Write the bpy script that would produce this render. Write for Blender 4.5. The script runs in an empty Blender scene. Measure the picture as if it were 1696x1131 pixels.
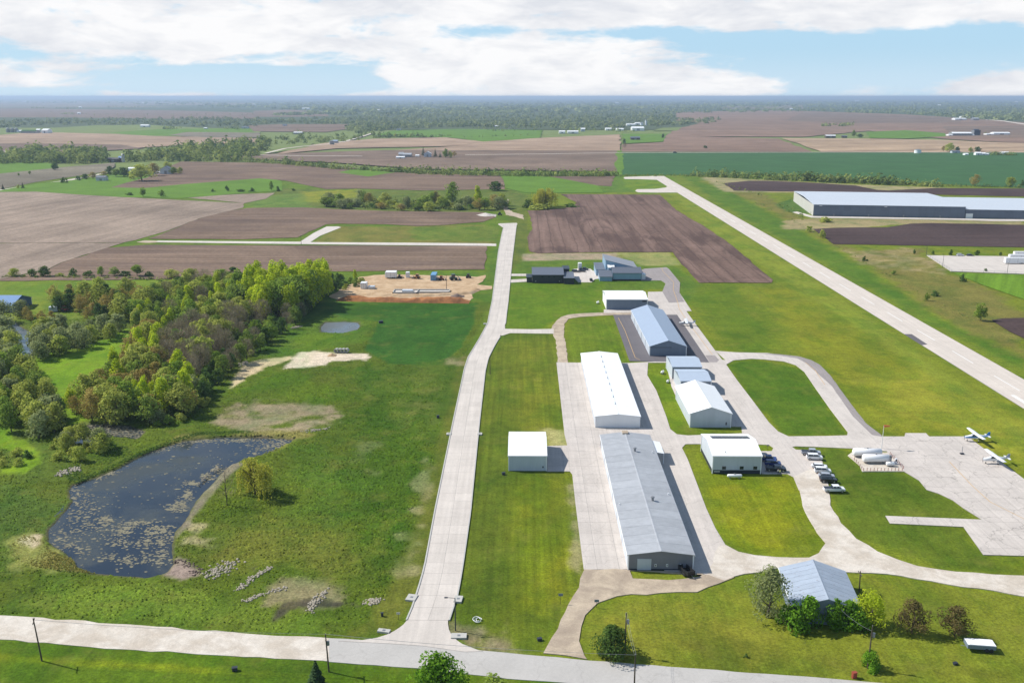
import bpy, bmesh, math, random
import numpy as np
from mathutils import Vector, Matrix
from mathutils.geometry import tessellate_polygon

# ------------------------------------------------------------------ camera, sky, sun, exposure
SC = bpy.context.scene
COL = SC.collection
H = 108.0; F = 1560.0; CX = 848.0; CY = 565.5; YH = 160.0     # camera height in metres, focal length and centre in photo pixels
P = math.atan((CY-YH)/F); CP = math.cos(P); SP = math.sin(P); YAW = math.radians(0.64)

cam_d = bpy.data.cameras.new('camera'); cam = bpy.data.objects.new('camera', cam_d); COL.objects.link(cam)
cam.location = (0, 0, H); cam.rotation_euler = (math.pi/2-P, 0, YAW)
cam_d.sensor_width = 36; cam_d.lens = 36*F/1696.0
cam_d.clip_start = 1; cam_d.clip_end = 200000
SC.camera = cam

SHX, SHY = 1.0, -0.32                        # a shadow's offset for each metre of height
sun_dir = Vector((-SHX, -SHY, 1)).normalized()
ELEV = math.asin(sun_dir.z); AZ = math.atan2(sun_dir.x, sun_dir.y)
sd = bpy.data.lights.new('sun', 'SUN'); sd.energy = 5.0; sd.angle = math.radians(0.5); sd.color = (1.0, 0.955, 0.88)
sun = bpy.data.objects.new('sun', sd); COL.objects.link(sun)
sun.rotation_euler = sun_dir.to_track_quat('Z', 'Y').to_euler(); sun.location = (0, 0, 300)

SC.view_settings.view_transform = 'Standard'; SC.view_settings.look = 'None'
SC.view_settings.exposure = 0.22; SC.view_settings.gamma = 1; SC.view_settings.use_curve_mapping = False
SC.cycles.max_bounces = 6; SC.cycles.diffuse_bounces = 2; SC.cycles.transparent_max_bounces = 6
SC.cycles.use_denoising = True

W = bpy.data.worlds.new('World'); SC.world = W; W.use_nodes = True
def world():
    nt = W.node_tree; nt.nodes.clear(); N = nt.nodes.new; L = nt.links.new
    def M(op, a, b=None, c=None):
        n = N('ShaderNodeMath'); n.operation = op
        for i, v in enumerate((a, b, c)):
            if v is None: continue
            if isinstance(v, (int, float)): n.inputs[i].default_value = v
            else: L(v, n.inputs[i])
        return n.outputs[0]
    tc = N('ShaderNodeTexCoord'); sep = N('ShaderNodeSeparateXYZ'); L(tc.outputs['Generated'], sep.inputs[0])
    x, y, z = sep.outputs
    zc = M('MAXIMUM', z, 0.012)
    cmb = N('ShaderNodeCombineXYZ'); L(x, cmb.inputs[0]); L(y, cmb.inputs[1]); L(zc, cmb.inputs[2])
    sky = N('ShaderNodeTexSky'); sky.sky_type = 'NISHITA'; sky.sun_disc = False
    sky.sun_elevation = ELEV; sky.sun_rotation = AZ; sky.altitude = 300; sky.air_density = 1.0; sky.dust_density = 0.6; sky.ozone_density = 2.0
    L(cmb.outputs[0], sky.inputs['Vector'])
    az = M('ARCTAN2', x, y)                      # 0 straight down the road, grows to the right
    az = M('ADD', az, YAW)
    el = M('ARCSINE', M('MAXIMUM', z, 0.0))
    def fbm(sx, sz, off, detail, rough, dist=0.0):
        c = N('ShaderNodeCombineXYZ'); L(M('MULTIPLY', az, sx), c.inputs[0]); L(M('MULTIPLY', el, sz), c.inputs[1]); c.inputs[2].default_value = off
        n = N('ShaderNodeTexNoise'); n.inputs['Scale'].default_value = 1; n.inputs['Detail'].default_value = detail
        n.inputs['Roughness'].default_value = rough; n.inputs['Distortion'].default_value = dist
        L(c.outputs[0], n.inputs['Vector']); return n.outputs[0]
    n1 = fbm(10, 34, 3.1, 10, 0.62, 0.5)
    n2 = fbm(26, 90, 7.7, 9, 0.62, 0.3)
    # cloud banks and clear gaps: (azimuth px, height px, half width, half height, weight) in the photo's terms
    B = [(60,40,420,50,1.1),(250,70,330,40,1.0),(560,45,300,34,.8),(700,25,170,28,.7),(860,140,340,24,1.6),(840,105,300,32,1.5),(1090,100,150,26,.6),
         (1150,142,110,18,1.4),(900,30,190,34,.9),(1300,25,420,36,1.5),(1600,20,300,30,1.1),(1650,140,90,28,1.6),(310,155,90,6,1.2),(60,130,140,20,.8),(420,95,120,18,.7),
         (440,135,230,18,-1.8),(470,98,90,10,-.9),(30,100,60,10,-.6),(200,110,60,8,-.5),(180,152,120,6,-.8),(590,112,60,22,-1.1),(800,62,60,12,-1.0),(1080,60,60,14,-.8),(340,5,40,12,-.9),(545,15,50,8,-.8),(1400,105,260,34,-1.7),(1250,80,120,14,-.9),(1000,60,120,8,-.7)]
    acc = None
    for (px, py, hw, hh, wt) in B:
        a0 = math.atan((px-848)/F); e0 = (160-py)/F
        dx = M('DIVIDE', M('SUBTRACT', az, a0), hw/F); dy = M('DIVIDE', M('SUBTRACT', el, e0), hh/F)
        d2 = M('ADD', M('MULTIPLY', dx, dx), M('MULTIPLY', dy, dy))
        g = M('MULTIPLY', M('MAXIMUM', M('SUBTRACT', 1.0, M('MULTIPLY', d2, 0.5)), 0.0), wt)
        acc = g if acc is None else M('ADD', acc, g)
    acc = M('MAXIMUM', M('MINIMUM', acc, 1.3), -1.3)
    dens = M('ADD', M('ADD', M('MULTIPLY', M('SUBTRACT', n1, 0.5), 2.6), M('MULTIPLY', M('SUBTRACT', n2, 0.5), 1.5)), M('MULTIPLY', acc, 0.62))
    mr = N('ShaderNodeMapRange'); mr.interpolation_type = 'SMOOTHSTEP'; L(dens, mr.inputs[0])
    mr.inputs[1].default_value = -0.12; mr.inputs[2].default_value = 0.6; mr.clamp = True
    shade = fbm(11, 34, 11.3, 8, 0.6, 0.3)
    sh = N('ShaderNodeMapRange'); L(shade, sh.inputs[0]); sh.inputs[1].default_value = 0.36; sh.inputs[2].default_value = 0.60
    cm = N('ShaderNodeMix'); cm.data_type = 'RGBA'; L(sh.outputs[0], cm.inputs[0])
    K = 8.8
    cm.inputs[6].default_value = (0.74*K, 0.765*K, 0.82*K, 1); cm.inputs[7].default_value = (0.96*K, 0.96*K, 0.97*K, 1)
    # the clear sky, a little paler and cyan towards the horizon as the haze makes it
    tint = N('ShaderNodeMix'); tint.data_type = 'RGBA'; hi = N('ShaderNodeMapRange'); hi.interpolation_type = 'SMOOTHSTEP'; L(el, hi.inputs[0]); hi.inputs[1].default_value = 0.08; hi.inputs[2].default_value = 0.5; hi.inputs[3].default_value = 0.85; hi.inputs[4].default_value = 0.1; L(hi.outputs[0], tint.inputs[0])
    L(sky.outputs[0], tint.inputs[6]); tint.inputs[7].default_value = (0.46*K, 0.71*K, 0.92*K, 1)
    lo = N('ShaderNodeMapRange'); lo.interpolation_type = 'SMOOTHSTEP'; L(el, lo.inputs[0]); lo.inputs[1].default_value = 0.0; lo.inputs[2].default_value = 0.05; lo.inputs[3].default_value = 0.7; lo.inputs[4].default_value = 0.0
    pale = N('ShaderNodeMix'); pale.data_type = 'RGBA'; L(lo.outputs[0], pale.inputs[0]); L(tint.outputs[2], pale.inputs[6]); pale.inputs[7].default_value = (0.66*K, 0.81*K, 0.93*K, 1)
    # overhead the clouds are thinned out, lowering fill light from the unseen sky
    cov = N('ShaderNodeMapRange'); cov.interpolation_type = 'SMOOTHSTEP'; L(el, cov.inputs[0]); cov.inputs[1].default_value = 0.12; cov.inputs[2].default_value = 0.6; cov.inputs[3].default_value = 1.0; cov.inputs[4].default_value = 0.06
    cmask = M('MULTIPLY', mr.outputs[0], cov.outputs[0])
    mx = N('ShaderNodeMix'); mx.data_type = 'RGBA'; L(cmask, mx.inputs[0]); L(pale.outputs[2], mx.inputs[6]); L(cm.outputs[2], mx.inputs[7])
    bg = N('ShaderNodeBackground'); bg.inputs[1].default_value = 0.1; L(mx.outputs[2], bg.inputs[0])
    out = N('ShaderNodeOutputWorld'); L(bg.outputs[0], out.inputs[0])
world()

# ------------------------------------------------------------------ helpers
def G(px, py, z=0.0):
    """the place on the level z that the photograph shows at pixel (px, py)"""
    d = (px-CX)/F; v = (py-CY)/F; t = (H-z)/(SP+CP*v); x = d*t; y = (CP-SP*v)*t
    return (x*math.cos(YAW)-y*math.sin(YAW), x*math.sin(YAW)+y*math.cos(YAW))
def HG(X, Y, py):
    """height above the ground point (X, Y) that shows on row py"""
    y = -X*math.sin(YAW)+Y*math.cos(YAW); v = (py-CY)/F
    return H-(y*SP+v*y*CP)/(CP-v*SP)
def GP(pts, z=0.0): return [G(a, b, z) for a, b in pts]
def srgb(r, g, b, k=0.8):
    f = lambda c: ((c/255+0.055)/1.055)**2.4 if c > 10 else c/255/12.92
    return (f(r)*k, f(g)*k, f(b)*k)
rnd = random.Random(11); nr = np.random.default_rng(5)

def obj(name, me, parent=None, loc=None, rz=None):
    o = bpy.data.objects.new(name, me); COL.objects.link(o)
    if parent is not None: o.parent = parent
    if loc is not None: o.location = loc
    if rz is not None: o.rotation_euler = (0, 0, rz)
    return o
def thing(name, label, cat, loc=(0, 0, 0), rz=0.0, group=None):
    o = obj(name, None, None, loc, rz); o.empty_display_size = 0.5
    o['label'] = label; o['category'] = cat
    if group: o['group'] = group
    return o
def tag(o, label, cat, group=None):
    o['label'] = label; o['category'] = cat
    if group: o['group'] = group
    return o
def struct(o): o['kind'] = 'structure'; return o
def stuff(o, label=None, cat=None):
    o['kind'] = 'stuff'
    if label: o['label'] = label; o['category'] = cat
    return o

class MB:
    """collects shapes, builds one mesh"""
    def __init__(s): s.v = []; s.f = []; s.m = []
    def add(s, vs, fs, mi=0):
        n = len(s.v); s.v += [tuple(v) for v in vs]; s.f += [tuple(i+n for i in f) for f in fs]; s.m += [mi]*len(fs); return s
    def box(s, x0, x1, y0, y1, z0, z1, mi=0):
        return s.add([(x0,y0,z0),(x1,y0,z0),(x1,y1,z0),(x0,y1,z0),(x0,y0,z1),(x1,y0,z1),(x1,y1,z1),(x0,y1,z1)],
                     [(3,2,1,0),(4,5,6,7),(0,1,5,4),(1,2,6,5),(2,3,7,6),(3,0,4,7)], mi)
    def prism(s, prof, a0, a1, axis='y', mi=0):
        """profile (u, z) counter-clockwise, extruded along axis"""
        n = len(prof); vs = []
        for a in (a0, a1):
            for (u, z) in prof: vs.append((u, a, z) if axis == 'y' else (a, u, z))
        fs = [tuple(range(n)), tuple(range(2*n-1, n-1, -1))]+[((i+1) % n, i, n+i, n+(i+1) % n) for i in range(n)]
        if axis != 'y': fs = [tuple(reversed(f)) for f in fs]
        return s.add(vs, fs, mi)
    def tube(s, pts, rad, n=6, mi=0, cap=True):
        pts = [Vector(p) for p in pts]
        if isinstance(rad, (int, float)): rad = [rad]*len(pts)
        vs = []; fs = []
        for i, p in enumerate(pts):
            d = (pts[min(i+1, len(pts)-1)]-pts[max(i-1, 0)]).normalized()
            a = d.cross(Vector((0, 0, 1)))
            if a.length < 1e-3: a = Vector((1, 0, 0))
            a.normalize(); b = d.cross(a)
            for k in range(n):
                t = 2*math.pi*k/n; vs.append(p+(a*math.cos(t)+b*math.sin(t))*rad[i])
        for i in range(len(pts)-1):
            for k in range(n):
                fs.append((i*n+k, (i+1)*n+k, (i+1)*n+(k+1) % n, i*n+(k+1) % n))
        if cap: fs.append(tuple(range(n))); fs.append(tuple(range(len(vs)-1, len(vs)-1-n, -1)))
        return s.add(vs, fs, mi)
    def lathe(s, prof, cx=0, cy=0, n=12, mi=0, axis='z', c0=0):
        """profile (r, h) turned around axis"""
        vs = []; fs = []
        for (r, h) in prof:
            for k in range(n):
                t = 2*math.pi*k/n; a, b = r*math.cos(t), r*math.sin(t)
                vs.append((cx+a, cy+b, h) if axis == 'z' else (h, cy+a, c0+b))
        for i in range(len(prof)-1):
            for k in range(n): fs.append((i*n+k, i*n+(k+1) % n, (i+1)*n+(k+1) % n, (i+1)*n+k))
        return s.add(vs, fs, mi)
    def mesh(s, name, mats, smooth=False):
        me = bpy.data.meshes.new(name); me.from_pydata(s.v, [], s.f)
        for m in (mats if isinstance(mats, (list, tuple)) else [mats]): me.materials.append(m)
        if max(s.m, default=0): me.polygons.foreach_set('material_index', s.m)
        if smooth: me.polygons.foreach_set('use_smooth', [True]*len(me.polygons))
        me.update(); return me
    def build(s, name, mats, parent=None, smooth=False, loc=None, rz=None):
        return obj(name, s.mesh(name, mats, smooth), parent, loc, rz)

def np_mesh(name, V, Fc, mat, cols=None, smooth=False):
    """V (n,3), Fc (m,k)"""
    me = bpy.data.meshes.new(name); V = np.asarray(V, np.float32); Fc = np.asarray(Fc, np.int32); k = Fc.shape[1]
    me.vertices.add(len(V)); me.vertices.foreach_set('co', V.ravel())
    me.loops.add(Fc.size); me.loops.foreach_set('vertex_index', Fc.ravel())
    me.polygons.add(len(Fc)); me.polygons.foreach_set('loop_start', np.arange(0, Fc.size, k, dtype=np.int32))
    me.polygons.foreach_set('loop_total', np.full(len(Fc), k, np.int32))
    for m in (mat if isinstance(mat, (list, tuple)) else [mat]): me.materials.append(m)
    for nm, c in (cols or {}).items():
        a = me.color_attributes.new(nm, 'FLOAT_COLOR', 'POINT')
        cc = np.ones((len(V), 4), np.float32); cc[:, :c.shape[1]] = c; a.data.foreach_set('color', cc.ravel())
    if smooth: me.polygons.foreach_set('use_smooth', np.ones(len(Fc), bool))
    me.update(calc_edges=True); me.validate(); return me

# ------------------------------------------------------------------ materials
class NT:
    def __init__(s, name):
        s.mat = bpy.data.materials.new(name); s.mat.use_nodes = True; s.nt = s.mat.node_tree; s.b = s.nt.nodes['Principled BSDF']
        s.out = s.nt.nodes['Material Output']; s.pos = None
    def N(s, t): return s.nt.nodes.new(t)
    def L(s, a, b): s.nt.links.new(a, b)
    def put(s, inp, v):
        if v is None: return
        if hasattr(v, 'links') or hasattr(v, 'is_linked'): s.L(v, inp)
        elif isinstance(v, (tuple, list)): inp.default_value = tuple(v)+((1,) if len(v) == 3 and inp.type == 'RGBA' else ())
        else: inp.default_value = v
    def M(s, op, a, b=None, c=None, clamp=False):
        n = s.N('ShaderNodeMath'); n.operation = op; n.use_clamp = clamp
        for i, v in enumerate((a, b, c)): s.put(n.inputs[i], v)
        return n.outputs[0]
    def mix(s, f, a, b, blend='MIX'):
        n = s.N('ShaderNodeMix'); n.data_type = 'RGBA'; n.blend_type = blend
        s.put(n.inputs[0], f); s.put(n.inputs[6], a); s.put(n.inputs[7], b); return n.outputs[2]
    def ramp(s, v, lo, hi, a=0.0, b=1.0, smooth=True):
        n = s.N('ShaderNodeMapRange'); n.clamp = True
        if smooth: n.interpolation_type = 'SMOOTHSTEP'
        s.put(n.inputs[0], v); n.inputs[1].default_value = lo; n.inputs[2].default_value = hi; n.inputs[3].default_value = a; n.inputs[4].default_value = b
        return n.outputs[0]
    def P(s, kind='world'):
        if kind == 'world':
            if s.pos is None: s.pos = s.N('ShaderNodeNewGeometry').outputs['Position']
            return s.pos
        return s.N('ShaderNodeTexCoord').outputs['Object']
    def map(s, vec, scale=(1, 1, 1), rot=0.0, loc=(0, 0, 0)):
        n = s.N('ShaderNodeMapping'); s.L(vec, n.inputs[0]); n.inputs['Scale'].default_value = scale
        n.inputs['Rotation'].default_value = (0, 0, rot); n.inputs['Location'].default_value = loc; return n.outputs[0]
    def noise(s, vec, scale, detail=4, rough=0.55, dist=0.0):
        n = s.N('ShaderNodeTexNoise'); s.L(vec, n.inputs['Vector']); n.inputs['Scale'].default_value = scale
        n.inputs['Detail'].default_value = detail; n.inputs['Roughness'].default_value = rough; n.inputs['Distortion'].default_value = dist
        return n.outputs[0]
    def vor(s, vec, scale, feature='F1', out='Distance'):
        n = s.N('ShaderNodeTexVoronoi'); n.feature = feature; s.L(vec, n.inputs['Vector']); n.inputs['Scale'].default_value = scale
        return n.outputs[out]
    def wave(s, vec, scale, dist=0.0, axis='X'):
        n = s.N('ShaderNodeTexWave'); n.bands_direction = axis; s.L(vec, n.inputs['Vector']); n.inputs['Scale'].default_value = scale
        n.inputs['Distortion'].default_value = dist; n.inputs['Detail'].default_value = 2; return n.outputs['Fac']
    def attr(s, name):
        n = s.N('ShaderNodeAttribute'); n.attribute_name = name; return n
    def rand(s): return s.N('ShaderNodeObjectInfo').outputs['Random']
    def bump(s, h, strength=0.3, dist=0.05):
        n = s.N('ShaderNodeBump'); n.inputs['Strength'].default_value = strength; n.inputs['Distance'].default_value = dist; s.L(h, n.inputs['Height'])
        s.L(n.outputs[0], s.b.inputs['Normal'])
    def fin(s, col=None, rough=None, metal=None, spec=None):
        if col is not None: s.put(s.b.inputs['Base Color'], col)
        if rough is not None: s.put(s.b.inputs['Roughness'], rough)
        if metal is not None: s.put(s.b.inputs['Metallic'], metal)
        if spec is not None: s.b.inputs['Specular IOR Level'].default_value = spec
        return s.mat
def shade(t, v, col, lo, hi):
    """col scaled between lo and hi by v"""
    f = t.ramp(v, 0.3, 0.7, lo, hi, smooth=False)
    c = t.N('ShaderNodeCombineColor'); [t.L(f, c.inputs[i]) for i in range(3)]
    return t.mix(1.0, col, c.outputs[0], 'MULTIPLY')

def m_grass():
    t = NT('grass'); p = t.P(); a = t.attr('col'); q = t.attr('par')
    sep = t.N('ShaderNodeSeparateColor'); t.L(q.outputs['Color'], sep.inputs[0]); rough, mow, spk = sep.outputs
    deep = t.mix(1.0, a.outputs['Color'], (0.60, 0.80, 0.62), 'MULTIPLY')
    c = t.mix(t.M('MULTIPLY', t.ramp(t.noise(t.map(p, (1, 0.6, 1), loc=(3, 5, 0)), 0.06, 6, 0.62, 0.4), 0.42, 0.64), 0.8), a.outputs['Color'], deep)
    c = shade(t, t.noise(p, 0.045, 5, 0.6), c, 0.86, 1.16)
    c = shade(t, t.noise(p, 0.32, 5, 0.65), c, 0.80, 1.22)
    c = shade(t, t.noise(p, 1.5, 5, 0.8), c, 0.5, 1.5)
    # dry, straw-coloured tinge in the weaker turf
    dry = t.ramp(t.noise(t.map(p, loc=(31, 7, 0)), 0.09, 6, 0.65), 0.52, 0.72)
    c = t.mix(t.M('MULTIPLY', dry, 0.28), c, srgb(146, 140, 66))
    # mower lanes along the buildings
    lane = t.noise(t.map(p, (0.75, 0.016, 1)), 1, 4, 0.6)
    k = t.M('MULTIPLY', t.ramp(lane, 0.3, 0.7, -1, 1, False), mow)
    k = t.M('ADD', t.M('MULTIPLY', k, 0.26), 1.0)
    cc = t.N('ShaderNodeCombineColor'); [t.L(k, cc.inputs[i]) for i in range(3)]
    c = t.mix(1.0, c, cc.outputs[0], 'MULTIPLY')
    # tussocks in the unmown ground, shade in the hollows between them painted dark
    tus = t.noise(p, 0.9, 5, 0.65, 0.3); tm = t.ramp(tus, 0.34, 0.52)
    dark = t.mix(1.0, c, (0.52, 0.62, 0.55), 'MULTIPLY')
    c = t.mix(t.M('MULTIPLY', t.M('SUBTRACT', 1.0, tm), t.M('MULTIPLY', rough, 0.85)), c, dark)
    fl = t.ramp(t.noise(t.map(p, loc=(9, 2, 0)), 1.7, 3, 0.7), 0.56, 0.66)
    c = t.mix(t.M('MULTIPLY', fl, spk), c, srgb(190, 150, 28))
    h = t.M('ADD', t.M('MULTIPLY', tus, t.M('ADD', t.M('MULTIPLY', rough, 3.0), 0.25)), t.M('MULTIPLY', t.noise(p, 3.5, 3), 0.5))
    t.bump(h, 0.45, 0.3)
    return t.fin(c, 0.95, spec=0.1)
def m_soil(name, col, rot=0.0, k=0.14, sp=0.22, dark=None, dk=0.25, along=0.006):
    t = NT(name); p = t.P(); r = t.map(p, (1, 1, 1), rot)
    rows = t.noise(t.map(r, (sp, along, 1)), 1, 5, 0.6)
    c = shade(t, rows, col, 1-k, 1+k)
    c = shade(t, t.noise(p, 0.010, 7, 0.68, 0.8), c, 0.74, 1.24)
    c = shade(t, t.noise(p, 0.35, 6, 0.8), c, 0.68, 1.32)
    if dark:
        f = t.ramp(t.noise(t.map(r, (0.035, 0.007, 1), loc=(4, 8, 0)), 1, 5, 0.6, 0.6), 0.5, 0.62)
        c = t.mix(t.M('MULTIPLY', f, dk*3), c, dark)
        tr = t.ramp(t.wave(r, 0.035, 1.2, 'X'), 0.955, 0.99)
        c = t.mix(t.M('MULTIPLY', tr, 0.45), c, dark)
    t.bump(t.M('ADD', t.M('MULTIPLY', t.wave(r, 0.42, 0.3, 'X'), 0.4), t.noise(p, 1.4, 4)), 0.4, 0.25)
    return t.fin(c, 1.0, spec=0.05)
def m_crop(name, col, rot=0.0, k=0.08):
    t = NT(name); p = t.P(); r = t.map(p, (1, 1, 1), rot)
    c = shade(t, t.noise(t.map(r, (0.25, 0.006, 1)), 1, 4, 0.6), col, 1-k, 1+k)
    c = shade(t, t.noise(p, 0.02, 5, 0.6), c, 0.86, 1.15); c = shade(t, t.noise(p, 0.6, 6, 0.8), c, 0.68, 1.32)
    t.bump(t.noise(p, 1.2, 4), 0.5, 0.3)
    return t.fin(c, 0.95, spec=0.1)
def m_paving(name, col, stain=0.12, cracks=0.0, rough=0.9, rnd_k=0.05, streak=True):
    t = NT(name); p = t.P()
    c = shade(t, t.noise(p, 0.11, 6, 0.62, 0.4), col, 1-stain, 1+stain*0.7)
    c = shade(t, t.noise(p, 1.6, 5, 0.7), c, 0.94, 1.06)
    if streak: c = shade(t, t.noise(t.map(p, (1.1, 0.03, 1)), 1, 4, 0.6), c, 0.91, 1.06)
    c = shade(t, t.ramp(t.rand(), 0, 1, 0.3, 0.7, False), c, 1-rnd_k, 1+rnd_k)
    if cracks:
        wv = t.N('ShaderNodeVectorMath'); wv.operation = 'ADD'; t.L(p, wv.inputs[0])
        nn = t.N('ShaderNodeTexNoise'); nn.inputs['Scale'].default_value = 0.5; nn.inputs['Detail'].default_value = 5; t.L(p, nn.inputs['Vector'])
        vm = t.N('ShaderNodeVectorMath'); vm.operation = 'SCALE'; vm.inputs['Scale'].default_value = 3.0; t.L(nn.outputs['Color'], vm.inputs[0]); t.L(vm.outputs[0], wv.inputs[1])
        d = t.vor(wv.outputs[0], 0.12, 'DISTANCE_TO_EDGE'); f = t.ramp(d, 0.0, 0.016, 1, 0)
        c = t.mix(t.M('MULTIPLY', f, cracks), c, srgb(90, 84, 80))
        f2 = t.ramp(t.noise(p, 0.7, 6, 0.7, 0.5), 0.66, 0.72)
        c = t.mix(t.M('MULTIPLY', f2, cracks*0.5), c, srgb(110, 104, 100))
    t.bump(t.noise(p, 6, 3), 0.15, 0.02)
    return t.fin(c, rough, spec=0.3)
def m_gravel(name, col, col2):
    t = NT(name); p = t.P()
    c = t.mix(t.ramp(t.noise(p, 0.16, 6, 0.65, 0.5), 0.36, 0.64), col, col2)
    c = shade(t, t.noise(p, 3.0, 5, 0.75), c, 0.86, 1.14)
    c = shade(t, t.noise(p, 0.6, 4, 0.6), c, 0.92, 1.08)
    t.bump(t.noise(p, 5, 4, 0.8), 0.4, 0.08)
    return t.fin(c, 0.98, spec=0.1)
def m_metal_sheet(name, col, ribs='X', scale=1.05, rust=0.0, rough=0.45, rk=0.0, spec=0.4, dirt=0.05, metal=0.0):
    t = NT(name); o = t.P('obj'); p = t.P()
    w = t.wave(o, scale, 0, ribs)
    c = shade(t, t.noise(t.map(p, (0.5, 0.5, 0.12)), 1, 5), col, 1-dirt, 1+dirt)
    c = shade(t, t.ramp(w, 0.0, 1.0, 0.3, 0.7, False), c, 0.93, 1.04)
    c = shade(t, t.noise(t.map(p, (0.35, 1.6, 0.2) if ribs == 'Y' else (1.6, 0.35, 0.2)), 1, 5, 0.7), c, 1-dirt, 1+dirt*0.6)
    if rk: c = shade(t, t.ramp(t.rand(), 0, 1, 0.3, 0.7, False), c, 1-rk, 1+rk)
    if rust:
        f = t.ramp(t.noise(t.map(p, (0.8, 2.5, 1), loc=(5, 1, 0)), 1, 6, 0.7), 0.56, 0.68)
        c = t.mix(t.M('MULTIPLY', f, rust), c, srgb(120, 98, 88))
    t.bump(w, 0.35, 0.03)
    return t.fin(c, rough, metal=metal, spec=spec)
def m_plain(name, col, rough=0.6, metal=0.0, spec=0.4, var=0.06, sc=1.5):
    t = NT(name); p = t.P('obj'); c = shade(t, t.noise(p, sc, 4, 0.6), tuple(col), 1-var, 1+var)
    return t.fin(c, rough, metal, spec)
def m_leaf(name, cols, trans=0.35, rk=0.16):
    t = NT(name); a = t.attr('tone'); r = t.rand()
    c = t.mix(a.outputs['Fac'], cols[0], cols[1])
    c = t.mix(t.M('MULTIPLY', t.ramp(r, 0, 1, 0, 1, False), 0.55), c, cols[2]) if len(cols) > 2 else c
    c = shade(t, t.ramp(t.M('FRACT', t.M('MULTIPLY', r, 17.3)), 0, 1, 0.3, 0.7, False), c, 1-rk, 1+rk)
    d = t.N('ShaderNodeBsdfDiffuse'); tr = t.N('ShaderNodeBsdfTranslucent'); t.L(c, d.inputs[0]); t.L(c, tr.inputs[0])
    mx = t.N('ShaderNodeMixShader'); mx.inputs[0].default_value = trans; t.L(d.outputs[0], mx.inputs[1]); t.L(tr.outputs[0], mx.inputs[2])
    t.L(mx.outputs[0], t.out.inputs[0]); t.nt.nodes.remove(t.b); return t.mat
def m_water(name, col, murk, alg=True, rough=0.06):
    t = NT(name); p = t.P()
    f = t.ramp(t.noise(p, 0.05, 6, 0.6, 0.8), 0.4, 0.66)
    c = t.mix(f, col, murk)
    t.bump(t.noise(t.map(p, (1, 1.6, 1)), 0.9, 4), 0.05, 0.05)
    t.b.inputs['IOR'].default_value = 1.33
    return t.fin(c, t.ramp(f, 0, 1, rough, rough+0.25), spec=0.5)

MAT = {}
MAT['grass'] = m_grass()
MAT['soil_pale'] = m_soil('soil_pale', srgb(160, 143, 128), 0.13, 0.2, 0.09)
MAT['soil_mauve'] = m_soil('soil_mauve', srgb(134, 114, 98), math.pi/2, 0.24, 0.14, srgb(96, 82, 80), 0.12)
MAT['soil_centre'] = m_soil('soil_centre', srgb(128, 106, 96), 0.0, 0.26, 0.2, srgb(84, 68, 64), 0.2)
MAT['soil_dark'] = m_soil('soil_dark', srgb(84, 70, 68), math.pi/2, 0.16, 0.16)
MAT['soil_brown'] = m_soil('soil_brown', srgb(140, 116, 102), 0.4, 0.12, 0.05)
MAT['soil_tan'] = m_soil('soil_tan', srgb(186, 162, 134), math.pi/2, 0.10, 0.05)
MAT['stripes_tan'] = m_soil('stripes_tan', srgb(176, 152, 126), 1.2, 0.28, 0.02, along=0.001)
MAT['crop_green'] = m_crop('crop_green', srgb(66, 104, 60), math.pi/2)
MAT['crop_plot'] = m_crop('crop_plot', srgb(50, 92, 34), 0.1, 0.05)
MAT['pasture'] = m_crop('pasture', srgb(100, 134, 44), 0.3, 0.06)
MAT['pasture_pale'] = m_crop('pasture_pale', srgb(122, 136, 76), 0.9, 0.06)
MAT['weeds'] = m_crop('weeds', srgb(118, 122, 66), 0.2, 0.05)
MAT['striped_lawn'] = m_crop('striped_lawn', srgb(104, 138, 36), 0.5, 0.3)
MAT['concrete'] = m_paving('concrete', srgb(214, 205, 196, .82), 0.08, 0.0)
MAT['concrete_old'] = m_paving('concrete_old', srgb(207, 198, 190, .84), 0.10, 0.22, rnd_k=0.03)
MAT['concrete_cracked'] = m_paving('concrete_cracked', srgb(206, 197, 189, .86), 0.10, 0.45, rnd_k=0.03)
MAT['runway_concrete'] = m_paving('runway_concrete', srgb(216, 205, 194, .84), 0.06, 0.0, rnd_k=0.015)
MAT['joint'] = m_plain('joint', srgb(150, 146, 142), 0.95, var=0.1)
MAT['asphalt'] = m_paving('asphalt', srgb(112, 108, 112), 0.07, 0.1)
MAT['asphalt_grey'] = m_paving('asphalt_grey', srgb(164, 156, 154), 0.08, 0.3)
MAT['road_grey'] = m_paving('road_grey', srgb(200, 196, 191), 0.08, 0.15, streak=False)
MAT['gravel'] = m_gravel('gravel', srgb(226, 217, 205), srgb(204, 192, 177))
MAT['gravel_tan'] = m_gravel('gravel_tan', srgb(205, 188, 165), srgb(176, 160, 142))
MAT['dirt'] = m_gravel('dirt', srgb(212, 184, 150), srgb(188, 158, 124))
MAT['red_dirt'] = m_gravel('red_dirt', srgb(184, 126, 82), srgb(142, 98, 68))
MAT['mud'] = m_gravel('mud', srgb(140, 122, 112), srgb(104, 92, 86))
MAT['paint_white'] = m_plain('paint_white', (0.72, 0.71, 0.69), 0.8)
MAT['paint_yellow'] = m_plain('paint_yellow', srgb(214, 176, 120), 0.8)
MAT['white_metal'] = m_metal_sheet('white_metal', (0.84, 0.85, 0.86), dirt=0.02)
MAT['white_metal_y'] = m_metal_sheet('white_metal_y', (0.84, 0.85, 0.86), 'Y', dirt=0.02)
MAT['warehouse_roof'] = m_metal_sheet('warehouse_roof', srgb(212, 219, 228), 'X', 0.3, dirt=0.05)
MAT['offwhite_metal'] = m_metal_sheet('offwhite_metal', srgb(208, 216, 226), 'X')
MAT['galv_roof'] = m_metal_sheet('galv_roof', srgb(182, 185, 190), 'Y', 1.05, rk=0.08, dirt=0.09)
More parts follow.
